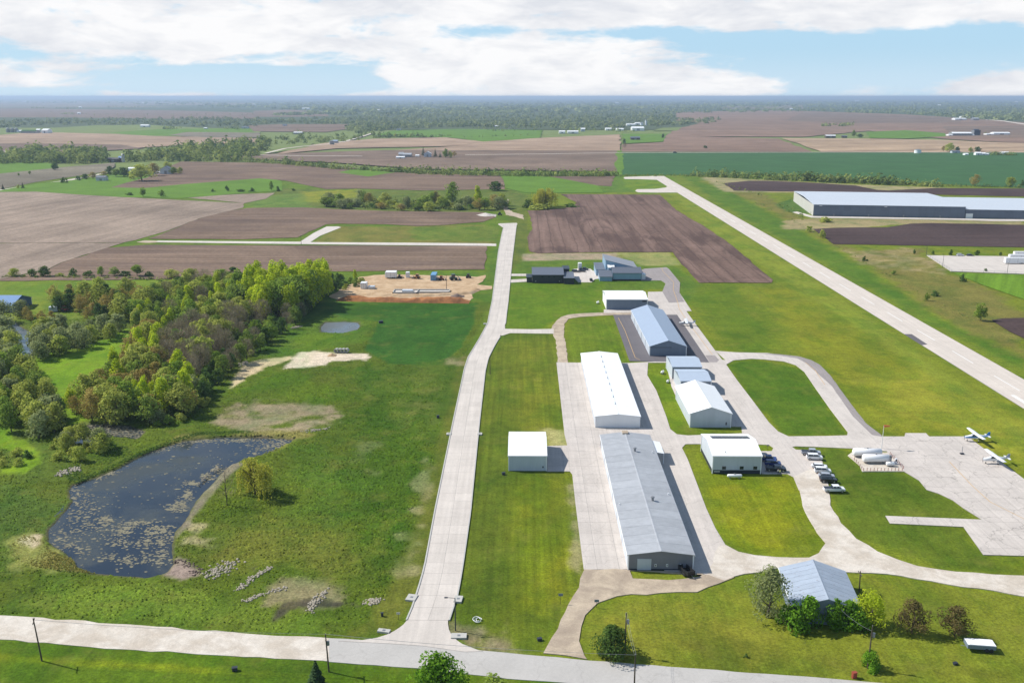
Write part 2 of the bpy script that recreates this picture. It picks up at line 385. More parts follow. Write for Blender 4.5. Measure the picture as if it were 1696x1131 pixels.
MAT['blue_grey_roof'] = m_metal_sheet('blue_grey_roof', srgb(168, 184, 206), 'Y', 1.05, dirt=0.03)
MAT['pale_blue_roof'] = m_metal_sheet('pale_blue_roof', srgb(192, 206, 224), 'X', 1.05, dirt=0.02)
MAT['barn_roof'] = m_metal_sheet('barn_roof', srgb(172, 184, 200), 'Y', 1.2, 0.5, rk=0.05, dirt=0.06)
MAT['grey_siding'] = m_metal_sheet('grey_siding', srgb(136, 138, 148), 'X', 1.05)
MAT['slate_siding'] = m_metal_sheet('slate_siding', srgb(128, 142, 160), 'X', 1.05)
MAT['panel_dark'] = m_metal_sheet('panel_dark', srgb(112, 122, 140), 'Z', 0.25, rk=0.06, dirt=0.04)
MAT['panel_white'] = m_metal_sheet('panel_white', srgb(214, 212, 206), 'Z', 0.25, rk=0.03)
MAT['dark_trim'] = m_plain('dark_trim', srgb(52, 58, 70), 0.5)
MAT['black_siding'] = m_metal_sheet('black_siding', srgb(48, 56, 66), 'X', 0.8)
MAT['slate_roof'] = m_metal_sheet('slate_roof', srgb(112, 118, 130), 'X', 0.5, dirt=0.05)
MAT['slate_roof_light'] = m_metal_sheet('slate_roof_light', srgb(160, 162, 170), 'X', 0.5, dirt=0.05)
MAT['blue_siding'] = m_metal_sheet('blue_siding', srgb(150, 182, 208), 'X', 0.8)
MAT['royal_blue'] = m_metal_sheet('royal_blue', srgb(60, 100, 160), 'X', 1.0)
MAT['royal_blue_roof'] = m_metal_sheet('royal_blue_roof', srgb(120, 156, 200), 'X', 1.0)
MAT['glass'] = m_plain('glass', (0.02, 0.03, 0.04), 0.08, spec=0.8)
MAT['solar'] = m_plain('solar', srgb(52, 56, 84), 0.15, spec=0.8)
MAT['black'] = m_plain('black', (0.02, 0.02, 0.022), 0.5)
MAT['wood'] = m_plain('wood', srgb(92, 80, 70), 0.9)
MAT['bark'] = m_plain('bark', srgb(98, 86, 74), 0.95, var=0.2)
MAT['steel'] = m_plain('steel', srgb(150, 152, 156), 0.4, 0.3)
MAT['tank_white'] = m_plain('tank_white', (0.8, 0.8, 0.81), 0.35, var=0.02)
MAT['rust_red'] = m_plain('rust_red', srgb(160, 74, 54), 0.7)
MAT['orange'] = m_plain('orange', srgb(222, 128, 70), 0.7)
MAT['stone'] = m_plain('stone', srgb(178, 168, 150), 0.9, var=0.15, sc=2)
MAT['algae'] = m_plain('algae', srgb(138, 132, 108), 0.9, var=0.15, sc=0.5)
MAT['concrete_pipe'] = m_plain('concrete_pipe', srgb(196, 194, 188), 0.9)
MAT['tyre'] = m_plain('tyre', (0.02, 0.02, 0.02), 0.8)
MAT['rim'] = m_plain('rim', (0.5, 0.5, 0.52), 0.35, 0.6)
MAT['water'] = m_water('water', (0.02, 0.03, 0.045), (0.05, 0.058, 0.058))
MAT['water_pale'] = m_water('water_pale', (0.09, 0.12, 0.15), (0.12, 0.13, 0.13), rough=0.12)
MAT['shingle'] = m_plain('shingle', srgb(96, 94, 98), 0.9, var=0.1)
MAT['red_barn'] = m_plain('red_barn', srgb(140, 60, 50), 0.8)
def car_paint(name, c): MAT[name] = m_plain(name, c, 0.25, spec=0.6, var=0.01)
car_paint('car_white', (0.75, 0.76, 0.78)); car_paint('car_silver', srgb(176, 182, 192)); car_paint('car_blue', srgb(34, 62, 130)); car_paint('car_dark', srgb(34, 42, 60))
car_paint('car_black', (0.015, 0.016, 0.02)); car_paint('plane_blue', srgb(50, 130, 205)); car_paint('tarp_blue', srgb(84, 150, 200)); car_paint('machine_green', srgb(34, 84, 62)); car_paint('machine_yellow', srgb(196, 130, 60))

# ------------------------------------------------------------------ ground: colours that belong to the turf, kept per vertex
def vnoise(X, Y, s, seed, oct=4):
    r = np.random.default_rng(seed); g = r.random((64, 64)); out = 0; amp = 1; tot = 0
    for k in range(oct):
        x = X/s*2**k+k*7.3; y = Y/s*2**k+k*3.1; xi = np.floor(x).astype(int); yi = np.floor(y).astype(int)
        fx = x-xi; fy = y-yi; fx = fx*fx*(3-2*fx); fy = fy*fy*(3-2*fy); a = lambda i, j: g[(xi+i) % 64, (yi+j) % 64]
        out = out+amp*((a(0,0)*(1-fx)+a(1,0)*fx)*(1-fy)+(a(0,1)*(1-fx)+a(1,1)*fx)*fy); tot += amp; amp *= 0.5
    return out/tot-0.5
def sdist(X, Y, poly):
    """signed distance to a polygon, positive inside"""
    P_ = np.asarray(poly, float); d2 = np.full(X.shape, 1e18); ins = np.zeros(X.shape, bool)
    for i in range(len(P_)):
        ax, ay = P_[i-1]; bx, by = P_[i]; ex, ey = bx-ax, by-ay
        t = np.clip(((X-ax)*ex+(Y-ay)*ey)/(ex*ex+ey*ey+1e-9), 0, 1)
        d2 = np.minimum(d2, (X-ax-t*ex)**2+(Y-ay-t*ey)**2)
        if ay != by:
            c = ((ay > Y) != (by > Y)) & (X < (bx-ax)*(Y-ay)/(by-ay)+ax); ins ^= c
    d = np.sqrt(d2); return np.where(ins, d, -d)
def ell(px, py, rx, ry, n=14):
    return [(px+rx*math.cos(2*math.pi*k/n), py+ry*math.sin(2*math.pi*k/n)) for k in range(n)]

POND = [(487,727),(470,724),(420,723),(360,723),(310,728),(275,737),(245,747),(222,760),(200,772),(165,787),(140,795),(118,801),(112,812),(118,828),(108,843),(94,857),(78,878),
        (77,893),(92,906),(118,922),(128,938),(152,948),(203,952),(241,955),(266,951),(279,945),(290,928),(285,910),(288,893),(291,880),(304,867),(315,847),(332,819),(350,801),(365,786),(382,768),(415,757),(445,749),(466,740)]
POND2 = [(530,549),(529,541),(536,533),(572,531),(594,533),(599,538),(594,545),(567,551)]
CREEK = [(0,528),(26,533),(48,548),(68,552),(85,570),(78,585),(60,578),(45,592),(32,604),(20,590),(0,570)]
CREEK2 = [(118,730),(118,705),(135,700),(175,701),(215,704),(240,714),(228,726),(190,722),(160,728),(140,736)]
ZONES = []
def Z(poly, col, soft=1.5, noise=1.5, par=(0.2, 0.3, 0.0), w=1.0, brk=0.0):
    c = srgb(*col)
    if c[1] > c[0]*1.02: c = (c[0]*1.02, c[1]*0.88, c[2]*0.58)
    else: c = tuple(v*1.2 for v in c); par = (min(par[0], 0.4), par[1], par[2])
    ZONES.append((GP(poly), c, soft, noise, par, w, brk))
# airfield turf and the south lawn
Z([(850,300),(1700,300),(1900,1100),(850,1100)], (118,138,46), 3, 2, (0.15,0.35,0.05))
Z([(1140,470),(1215,470),(1300,590),(1210,582),(1150,500)], (100,128,38), 4, 4, (0.2,0.2,0.0))
Z([(1250,480),(1300,480),(1500,600),(1700,760),(1696,800),(1600,722),(1460,722),(1390,640)], (132,142,42), 8, 6, (0.15,0.1,0.10), 0.6)
Z([(1430,620),(1540,620),(1690,700),(1700,760),(1600,720),(1480,690)], (142,142,46), 9, 8, (0.1,0.1,0.5), 0.65)
# runway verges
Z([(1075,294),(1098,292),(1125,319),(1398,497),(1655,680),(1696,740),(1696,720),(1355,500),(1180,385)], (128,148,58), 3, 2, (0.05,0.4,0))
Z([(1105,290),(1130,292),(1250,350),(1330,400),(1500,500),(1696,600),(1696,632),(1400,460),(1240,370)], (114,138,52), 4, 3, (0.15,0.3,0))
Z([(1130,292),(1215,320),(1330,385),(1440,450),(1560,530),(1696,590),(1696,612),(1500,510),(1310,405),(1200,340)], (92,128,44), 4, 3, (0.3,0.1,0))
Z([(1165,300),(1260,318),(1330,362),(1360,395),(1420,415),(1535,410),(1530,425),(1575,455),(1640,480),(1696,520),(1696,592),(1560,525),(1440,440),(1330,378),(1250,335)], (128,130,78), 4, 4, (0.8,0,0.05))
Z([(1400,415),(1500,412),(1535,430),(1570,455),(1500,450),(1440,440)], (158,140,102), 4, 6, (0.8,0,0), 0.7, 0.4)
Z([(1160,293),(1300,300),(1420,306),(1696,316),(1696,324),(1200,318)], (158,144,108), 4, 4, (0.4,0,0), 0.9)
Z([(1300,365),(1350,362),(1600,364),(1696,366),(1696,374),(1500,371),(1370,382),(1300,380)], (156,140,104), 3, 3, (0.5,0,0), 0.9)
Z([(1310,330),(1345,345),(1340,358),(1300,350),(1285,338)], (86,120,60), 3, 3, (0.4,0,0))
# grass round the houses
Z([(845,430),(1100,428),(1160,470),(1140,500),(1100,480),(840,482)], (96,128,50), 2, 2, (0.2,0.3,0))
Z([(860,420),(1020,419),(1030,430),(870,432)], (168,146,126), 2, 2, (0.5,0,0), 0.9)
Z([(1020,419),(1110,418),(1130,440),(1060,440)], (150,146,92), 2, 2, (0.6,0,0), 0.8)
Z([(850,300),(875,330),(872,350),(880,400),(868,420),(845,452),(846,372),(835,340)], (104,122,58), 2, 2, (0.5,0.1,0))
Z([(842,470),(1000,468),(1000,520),(930,525),(900,545),(840,543)], (98,132,36), 2, 2, (0.15,0.3,0))
# lawn between the street and the long apron
Z([(836,550),(915,553),(922,600),(935,720),(966,940),(940,1000),(905,1080),(800,1078),(752,1050),(742,1030),(765,900),(790,720),(806,600)], (102,122,40), 1, 1, (0.15,0.8,0.0))
Z([(862,560),(905,562),(915,640),(922,740),(860,700),(855,620)], (118,132,44), 5, 5, (0.1,0.9,0), 0.8)
Z([(855,800),(930,790),(955,920),(930,1000),(870,1000),(850,900)], (134,146,36), 6, 6, (0.1,0.9,0), 0.75)
Z([(800,700),(838,700),(838,900),(820,1000),(780,1000),(790,800)], (82,108,36), 5, 5, (0.2,0.8,0), 0.7)
Z([(880,780),(915,800),(935,870),(920,900),(880,860)], (80,112,28), 5, 6, (0.1,0.8,0), 0.7)
Z([(905,712),(936,715),(942,738),(906,738)], (176,166,112), 2, 2, (0.3,0,0), 0.8)
Z([(940,800),(953,800),(965,905),(960,950),(950,940)], (150,142,100), 1.2, 1.5, (0.4,0,0), 0.8)
Z([(800,1045),(840,1030),(860,1060),(880,1082),(800,1078)], (160,138,116), 2, 3, (0.4,0,0), 0.7, 0.3)
Z([(745,1040),(752,1032),(800,1048),(795,1062),(755,1050)], (150,132,106), 1, 2, (0.3,0,0), 0.6)
# south lawn
Z([(968,1085),(963,1035),(990,1000),(1100,985),(1230,955),(1430,950),(1560,968),(1696,990),(1800,1200),(1000,1200)], (122,138,52), 1, 1, (0.2,0.5,0))
Z([(1000,1020),(1200,1000),(1300,1050),(1250,1100),(1020,1060)], (140,146,62), 6, 6, (0.1,0.5,0), 0.6)
Z([(1100,1040),(1400,1090),(1696,1110),(1696,1131),(1200,1110)], (110,122,50), 4, 5, (0.3,0.4,0), 0.7)
Z([(1150,745),(1255,795),(1310,790),(1340,860),(1360,900),(1250,915),(1190,880)], (112,134,32), 2, 2, (0.1,0.7,0))
Z([(1180,810),(1300,800),(1335,870),(1290,905),(1215,890)], (140,152,36), 5, 6, (0.1,0.7,0), 0.8)
Z([(1320,738),(1400,745),(1500,785),(1620,858),(1600,875),(1640,925),(1696,950),(1560,945),(1420,890),(1370,815)], (98,122,42), 2, 2, (0.15,0.4,0))
Z([(1380,800),(1480,790),(1540,830),(1440,850)], (82,110,30), 5, 5, (0.15,0.3,0), 0.6)
Z([(1205,604),(1250,594),(1330,612),(1375,680),(1404,720),(1300,720),(1245,660)], (88,122,36), 1, 1, (0.15,0.3,0))
Z([(1040,600),(1110,600),(1135,720),(1110,712),(1088,650),(1072,620)], (110,138,36), 1, 1, (0.1,0.3,0))
Z([(940,530),(1015,524),(1040,598),(941,598)], (106,134,40), 1, 1, (0.1,0.6,0))
# left of the street: rough meadow
Z([(-300,560),(560,495),(812,500),(770,600),(748,720),(705,940),(690,1005),(655,1043),(590,1060),(430,1050),(-400,985)], (92,116,40), 1, 1, (0.8,0,0))
Z([(560,600),(745,610),(735,700),(700,850),(640,960),(560,900),(540,780),(580,700)], (72,108,28), 8, 10, (0.8,0.1,0), 0.85)
Z([(420,600),(500,620),(560,650),(540,680),(480,660),(400,650)], (92,124,32), 6, 8, (0.7,0,0), 0.8)
Z([(330,860),(420,850),(560,870),(600,930),(500,960),(380,930),(300,900)], (116,128,60), 8, 8, (0.8,0,0), 0.8)
Z([(480,740),(560,730),(600,800),(560,880),(480,840)], (84,120,44), 8, 8, (0.9,0,0), 0.8)
Z([(100,960),(330,975),(500,1000),(560,1050),(300,1035),(0,1005)], (112,142,56), 4, 5, (0.9,0,0), 0.8)
Z([(0,800),(110,830),(70,900),(20,940),(0,945)], (80,112,52), 4, 5, (0.8,0,0), 0.8)
Z([(640,600),(760,590),(756,700),(700,720),(610,640)], (112,130,66), 6, 12, (0.7,0.1,0), 0.5, 0.5)
Z([(690,640),(730,640),(722,700),(690,690)], (128,136,84), 3, 5, (0.5,0,0), 0.5, 0.6)
Z([(575,735),(612,725),(615,780),(585,785)], (140,136,92), 3, 5, (0.6,0,0), 0.4, 0.5)
# crop plot, crisp
Z([(440,505),(500,497),(630,501),(790,502),(783,540),(764,575),(727,606),(643,602),(604,580),(628,532),(540,525),(450,540)], (62,106,34), 0.8, 0.4, (0.3,0.1,0))
Z([(634,503),(789,503),(782,540),(763,575),(728,604),(645,601),(606,580),(631,534)], (56,104,38), 0.9, 0.5, (0.25,0.15,0))
Z([(480,560),(530,553),(560,560),(555,576),(490,582)], (122,150,28), 4, 4, (0.4,0,0), 0.8)
Z([(470,530),(530,520),(610,530),(606,560),(560,575),(470,590),(420,590),(440,560)], (84,126,44), 3, 4, (0.7,0,0), 0.6)
# verge of the street
Z([(793,595),(815,500),(826,460),(805,535),(772,597),(748,720),(703,940),(690,1000),(655,1043),(560,1060),(600,1030),(655,960),(690,860),(728,720),(752,612),(765,590)], (104,118,52), 1.5, 1, (0.35,0.5,0))
Z([(700,600),(762,590),(755,640),(730,720),(712,720),(735,640)], (80,112,36), 2, 3, (0.4,0.5,0), 0.6)
Z([(708,758),(716,768),(704,830),(690,880),(676,960),(664,965),(668,890),(688,830)], (158,148,108), 1.2, 2.5, (0.6,0,0), 0.55, 0.6)
Z([(740,594),(770,592),(768,604),(745,604)], (172,150,124), 1.5, 2, (0.5,0,0), 0.5, 0.3)
# bare and weedy ground
Z([(366,675),(420,668),(500,668),(552,672),(560,685),(545,702),(500,716),(440,722),(380,712),(350,700)], (150,134,108), 2.5, 4, (0.8,0,0), 0.92, 0.2)
Z([(330,720),(420,716),(500,716),(520,722),(490,730),(420,722),(330,726),(280,738),(300,722)], (134,136,90), 1.5, 2, (0.8,0,0), 0.9)
Z([(382,644),(388,622),(402,607),(430,595),(475,591),(484,593),(470,600),(440,608),(408,628)], (196,176,140), 1.2, 1.5, (0.2,0,0))
Z([(470,612),(478,600),(498,584),(520,582),(556,584),(580,586),(608,586),(614,590),(606,597),(560,597),(540,604),(510,610)], (206,190,168), 1.0, 1.5, (0.2,0,0))
Z([(10,900),(40,880),(75,890),(95,915),(140,940),(150,948),(100,940),(20,936)], (140,136,72), 2, 3, (0.9,0,0))
Z([(40,890),(65,885),(72,900),(55,912),(40,905)], (196,176,150), 1, 2, (0.5,0,0), 0.8)
Z([(280,945),(295,925),(330,945),(332,955),(300,965),(270,955)], (152,134,122), 0.8, 1, (0.2,0,0))
Z([(318,870),(345,865),(350,890),(335,905),(315,895)], (184,166,132), 2, 4, (0.6,0,0), 0.6, 0.5)
Z([(430,965),(470,950),(540,965),(580,985),(560,1000),(500,1005),(440,1000)], (142,128,98), 2, 3, (0.6,0,0), 0.8)
Z([(470,998),(520,995),(600,1000),(598,1004),(520,1004),(480,1010),(455,1030),(446,1028),(462,1005)], (74,68,58), 0.6, 1, (0.5,0,0), 0.9)
Z([(420,940),(432,960),(438,975),(430,978),(424,960)], (84,76,66), 0.6, 1, (0.5,0,0), 0.9)
Z([(0,705),(40,710),(95,735),(120,750),(118,790),(60,800),(0,790)], (92,118,48), 2, 3, (0.6,0,0))
Z([(0,722),(40,728),(66,750),(68,770),(40,786),(0,786),(0,775),(35,770),(42,755),(0,742)], (122,158,40), 0.8, 0.6, (0.05,0.2,0))
Z([(0,698),(20,702),(18,728),(0,735)], (108,154,34), 1, 1, (0.05,0,0))
Z([(291,882),(305,862),(318,840),(338,810),(365,780),(392,764),(400,770),(374,792),(350,818),(328,850),(312,872),(295,888)], (132,122,104), 0.8, 0.6, (0.3,0,0), 0.9)
Z([(395,748),(440,742),(480,728),(492,728),(470,744),(440,754),(400,764)], (120,128,72), 1, 1, (0.5,0,0), 0.8)
# clearings among the trees
Z([(-50,468),(200,458),(270,460),(270,474),(160,480),(60,505),(-50,508)], (112,142,48), 2, 2, (0.2,0,0))
Z([(55,500),(75,495),(72,520),(0,538),(-30,538),(-30,515)], (126,150,54), 2, 2, (0.2,0,0))
Z([(45,600),(70,575),(130,580),(205,545),(235,548),(215,600),(150,660),(120,680),(70,640)], (116,156,40), 2, 2, (0.2,0,0))
Z([(105,660),(140,650),(150,700),(120,712)], (120,156,44), 2, 2, (0.2,0,0))
# lawn south of the gravel road
Z([(-300,1030),(0,1059),(430,1088),(600,1103),(960,1131),(960,1300),(-300,1300)], (92,124,32), 0.8, 0.8, (0.15,0.5,0))
Z([(-300,1055),(0,1082),(200,1097),(430,1112),(700,1131),(430,1118),(200,1104),(0,1092),(-300,1070)], (128,148,34), 1, 1, (0.1,0.5,0), 0.8)
Z([(380,1105),(520,1098),(520,1131),(380,1120)], (86,116,36), 2, 3, (0.6,0,0), 0.7)
# beyond the cul-de-sac
Z([(200,402),(520,404),(820,405),(828,380),(800,372),(620,376),(560,374),(520,403)], (128,132,76), 2, 2, (0.5,0.1,0))
Z([(680,376),(830,374),(826,400),(680,398)], (104,134,58), 3, 4, (0.4,0.1,0), 0.8)
Z([(450,500),(540,460),(600,458),(805,452),(822,400),(845,400),(815,500)], (94,128,50), 2, 2, (0.4,0.2,0))
Z([(420,345),(400,330),(470,312),(560,316),(850,316),(870,322),(870,345),(850,350),(700,352),(560,346)], (106,126,66), 4, 5, (0.6,0,0))
Z([(500,318),(590,314),(600,325),(540,336),(490,335)], (150,158,60), 5, 6, (0.6,0,0), 0.8)
Z([(400,328),(500,320),(520,345),(420,344)], (108,142,76), 5, 5, (0.5,0,0), 0.8)
Z([(830,292),(1025,290),(1035,300),(1080,318),(870,322),(840,312)], (98,134,56), 3, 3, (0.4,0,0))
Z([(1030,293),(1110,291),(1140,320),(1060,322),(1035,308)], (112,144,48), 2, 2, (0.1,0.2,0))

def paint(X, Y):
    base = np.array((0.105, 0.16, 0.012)); C = np.tile(base, (len(X), 1)); Pr = np.tile([0.2, 0.2, 0.0], (len(X), 1)).astype(float)
    n1 = vnoise(X, Y, 14.0, 3); n2 = vnoise(X, Y, 5.0, 9, 4); dist = np.hypot(X, Y)
    for (poly, col, soft, nz, par, w, brk) in ZONES:
        pa = np.asarray(poly); pad = 3*(soft+nz)+5
        sel = (X > pa[:, 0].min()-pad) & (X < pa[:, 0].max()+pad) & (Y > pa[:, 1].min()-pad) & (Y < pa[:, 1].max()+pad)
        if not sel.any(): continue
        d = sdist(X[sel], Y[sel], poly)+(n1[sel]*0.9+n2[sel]*1.3)*nz*2.2
        k = np.clip(d/soft*0.5+0.5, 0, 1); k = k*k*(3-2*k)
        if brk: k = k*np.clip((n2[sel]*3.0+0.5+(0.5-brk)), 0, 1)
        k = (k*w)[:, None]
        C[sel] = C[sel]*(1-k)+np.array(col)*k; Pr[sel] = Pr[sel]*(1-k)+np.array(par)*k
    return C, Pr
def basin(X, Y):
    z = np.zeros(X.shape)
    for poly, dep, wd in ((POND, 1.3, 2.6), (POND2, 1.3, 4), (CREEK, 1.2, 3), (CREEK2, 1.2, 2.5)):
        pp = GP(poly); pa = np.asarray(pp); sel = (X > pa[:, 0].min()-8) & (X < pa[:, 0].max()+8) & (Y > pa[:, 1].min()-8) & (Y < pa[:, 1].max()+8)
        d = sdist(X[sel], Y[sel], pp)+vnoise(X[sel], Y[sel], 3.0, 21)*1.2
        k = np.clip((d+0.7)/wd, 0, 1); z[sel] = np.minimum(z[sel], -dep*k*k*(3-2*k))
    return z
def swell(X, Y):
    """gentle unevenness of the unmown ground only"""
    m = np.zeros(X.shape)
    pp = GP([(0,700),(330,660),(420,600),(620,610),(720,620),(690,860),(640,980),(560,1030),(430,1035),(0,1000)])
    d = sdist(X, Y, pp); m = np.clip(d/8, 0, 1)
    return m*(vnoise(X, Y, 26.0, 31, 3)*1.6+0.1)

def near_ground():
    ys = [70.0]
    while ys[-1] < 1420: ys.append(ys[-1]*1.0062)
    ys = np.array(ys); nx = 480; u = np.linspace(-1, 1, nx)
    X = (u[None, :]*(0.60*ys+60)[:, None]); Y = np.repeat(ys[:, None], nx, 1)
    X, Y = X.ravel(), Y.ravel(); C, Pr = paint(X, Y); Zz = basin(X, Y)
    mud = np.clip(-Zz/0.3, 0, 1)[:, None]*(Zz < -0.01)[:, None]; Zz = Zz+swell(X, Y)*(Zz > -0.01); C = C*(1-mud)+np.array(srgb(96, 88, 74))*mud
    ny = len(ys); i = np.arange(ny-1)[:, None]*nx+np.arange(nx-1)[None, :]; i = i.ravel()
    Fc = np.stack([i, i+1, i+1+nx, i+nx], 1)
    o = struct(obj('ground', np_mesh('ground', np.stack([X, Y, Zz], 1), Fc, MAT['grass'], {'col': C, 'par': Pr}, True)))
    return o
near_ground()

# ------------------------------------------------------------------ far terrain and fields
def flat(name, pts, mat, z, holes=(), skirt=0.0):
    loops = [[Vector((x, y, 0)) for x, y in pts]]+[[Vector((x, y, 0)) for x, y in h] for h in holes]
    tri = tessellate_polygon(loops); allp = [p for l in loops for p in l]
    vs = [(p.x, p.y, z) for p in allp]
    fs = []
    for t in tri:
        a, b, c = (allp[k] for k in t)
        fs.append(tuple(t) if (b-a).cross(c-a).z > 0 else tuple(reversed(t)))
    if skirt:
        n0 = 0
        for l in loops:
            n = len(l); b0 = len(vs); vs += [(p.x, p.y, z-skirt) for p in l]
            fs += [(n0+i, b0+i, b0+(i+1) % n, n0+(i+1) % n) for i in range(n)]; n0 += n
    me = bpy.data.meshes.new(name); me.from_pydata(vs, [], fs); me.materials.append(mat); me.update(); me.validate(); return me
def rough_edge(pts, step, amp, seed=1):
    out = []; r = random.Random(seed)
    for i in range(len(pts)):
        (ax, ay), (bx, by) = pts[i], pts[(i+1) % len(pts)]; L_ = math.hypot(bx-ax, by-ay); n = max(1, min(60, int(L_/step)))
        nx_, ny_ = -(by-ay)/(L_+1e-9), (bx-ax)/(L_+1e-9)
        for k in range(n):
            t = k/n; j = r.uniform(-amp, amp) if k else 0; out.append((ax+(bx-ax)*t+nx_*j, ay+(by-ay)*t+ny_*j))
    return out
big = obj('terrain', flat('terrain', [(-60000,-4000),(60000,-4000),(60000,70000),(-60000,70000)], MAT['pasture_pale'], -1.5)); struct(big)
_fz = [0.02]
def field(name, px, mat, jit=1.5, z=None):
    _fz[0] += 0.006
    g = GP(px); far = min(y for x, y in px) < 292
    zz = z if z is not None else (_fz[0]+(0.10 if far else 0))
    me = flat(name, rough_edge(g, 14 if not far else 60, jit if not far else jit*2, int(px[0][0])), MAT[mat] if isinstance(mat, str) else mat, zz)
    return struct(obj(name, me))
# far land, from the horizon forward
MAT['far_wood_floor'] = m_crop('far_wood_floor', srgb(84, 96, 66), 0.3)
def farmat(n, c, rot=1.4, k=0.08): MAT[n] = m_soil(n, srgb(*c), rot, k, 0.006, along=0.0008)
farmat('far_mauve', (132,114,100), 1.4, .16); farmat('far_tan', (172,148,126), 1.3, .14); farmat('far_brown', (144,120,104), 1.5, .16); farmat('far_grey', (132,124,108), 1.4, .14)
for poly, m in [
    ([(-2000,163.6),(3600,163.6),(3400,215),(-1600,215)], 'far_wood_floor'),
    ([(-300,168),(150,167),(420,171),(420,174),(0,177),(-300,177)], 'far_grey'),
    ([(-600,180),(60,180),(270,183),(430,187),(430,197),(250,197),(120,195),(-600,193)], 'far_mauve'),
    ([(-300,174),(200,175),(300,178),(60,179),(-300,179)], 'far_grey'),
    ([(420,184),(480,182),(540,186),(545,193),(480,194),(420,194)], 'far_mauve'),
    ([(1180,176),(1330,174),(1330,181),(1200,181)], 'far_grey'),
    ([(-300,213),(90,212),(160,208),(240,207),(330,212),(430,214),(430,226),(250,226),(-300,226)], 'pasture_pale'),
    ([(0,224),(60,219),(180,222),(260,226),(380,228),(430,230),(430,238),(360,238),(200,246),(60,252),(-300,252),(-300,226)], 'far_tan'),
    ([(-300,238),(100,238),(200,240),(240,246),(100,254),(-300,256)], 'far_mauve'),
    ([(180,220),(270,214),(420,213),(424,221),(340,225),(240,225)], 'pasture'),
    ([(280,224),(310,219),(430,220),(430,228),(340,228)], 'far_grey'),
    ([(410,208),(470,206),(575,206),(578,214),(540,219),(420,218)], 'far_mauve'),
    ([(1120,186),(1290,183),(1500,190),(1696,203),(2300,215),(2300,236),(1696,238),(1560,230),(1440,217),(1330,227),(1100,226),(1120,214),(1160,204),(1120,200)], 'far_brown'),
    ([(1330,186),(1500,192),(1600,197),(1590,203),(1420,205),(1300,200)], 'far_mauve'),
    ([(1560,210),(1696,208),(1900,212),(1900,226),(1696,228),(1580,226)], 'far_mauve'),
    ([(1030,222),(1105,222),(1098,235),(1032,238)], 'pasture'),
    ([(1435,219),(1500,216),(1565,221),(1568,226),(1500,230),(1440,229)], 'pasture'),
    ([(1098,212),(1130,211),(1120,217),(1080,217)], 'pasture_pale'),
    ([(1030,240),(1098,236),(1104,225),(1290,230),(1345,252),(1030,252)], 'far_brown'),
    ([(1295,229),(1430,230),(1560,232),(1700,238),(2300,244),(2300,254),(1700,253),(1360,252)], 'stripes_tan'),
    ([(620,224),(650,217),(760,214),(900,216),(893,229),(800,235),(742,228),(660,227)], 'pasture'),
    ([(540,237),(620,230),(738,228),(800,235),(760,242),(560,246),(455,256),(500,243)], 'far_tan'),
    ([(760,242),(800,235),(893,229),(1026,223),(1028,250),(820,252),(640,250)], 'far_tan'),
    ([(445,246),(470,238),(520,237),(512,243),(455,253),(440,254)], 'pasture_pale'),
    ([(330,262),(455,255),(640,249),(1028,250),(1028,284),(900,283),(700,280),(560,270),(420,264)], 'far_mauve'),
    ([(1029,252),(1700,253),(2300,256),(2300,330),(1700,312),(1450,300),(1250,290),(1150,290),(1030,290)], 'crop_green'),
    ([(1022,250),(1031,250),(1031,290),(1018,290)], 'pasture'),
    ([(-400,268),(60,268),(90,272),(80,282),(0,288),(-400,298)], 'pasture'),
    ([(-400,298),(0,288),(120,276),(190,270),(190,276),(170,286),(60,302),(0,314),(-400,330)], 'far_grey'),
    ]: field('far_field', poly, m, 2.0)
field('green_field', [(-400,330),(0,316),(60,305),(150,296),(190,288),(245,292),(440,294),(466,300),(468,316),(400,321),(300,329),(200,327),(60,318),(-400,322)], 'pasture')
field('plowed_field', [(184,311),(210,303),(243,295),(300,268),(430,270),(560,277),(700,287),(828,291),(836,314),(700,316),(590,313),(540,314),(474,300),(430,296),(300,306),(240,312)], 'soil_mauve')
field('grass_field', [(560,286),(600,278),(690,282),(640,288),(610,293)], 'pasture')
field('plowed_field', [(836,293),(1018,292),(1012,309),(950,306),(850,300)], 'soil_mauve')
field('grass_field', [(832,291),(905,292),(990,308),(1000,320),(870,320),(838,312)], 'pasture')
field('plowed_field', [(-400,324),(-100,316),(60,317),(100,318),(200,327),(300,332),(405,337),(402,345),(380,350),(330,362),(270,385),(225,398),(205,402),(0,403),(-400,402)], 'soil_pale', 1)
field('plowed_field', [(300,327),(400,322),(455,320),(440,330),(405,337)], 'soil_pale', 1)
field('plowed_field', [(-400,404),(0,404),(205,402.5),(175,412),(100,436),(78,447),(0,463),(-400,480)], 'soil_pale', 1)
field('plowed_field', [(78,448),(102,436),(178,411),(240,406),(806,408),(803,447),(560,450),(450,452),(330,462),(0,466),(0,463)], 'soil_mauve', 1)
field('plowed_field', [(245,396),(275,385),(332,362),(380,350),(410,345),(500,344),(560,347),(640,350),(800,352),(822,360),(800,368),(740,373),(690,375),(640,372),(560,371),(540,372),(492,394),(400,397)], 'soil_mauve', 1)
field('plowed_field', [(1093,323),(928,322),(955,336),(950,343),(900,349),(873,349),(877,358),(882,378),(873,394),(877,417),(891,420),(1018,418),(1114,418),(1124,432),(1158,469),(1278,469),(1280,464),(1215,409),(1170,378),(1119,348),(1099,328)], 'soil_centre', 0.8)
field('plowed_field', [(1198,304),(1240,300),(1270,300),(1340,303),(1418,308),(1453,315),(1470,316),(1550,312),(1696,313),(2300,322),(2300,336),(1696,326),(1500,322),(1400,319),(1266,317),(1215,316)], 'soil_dark', 1)
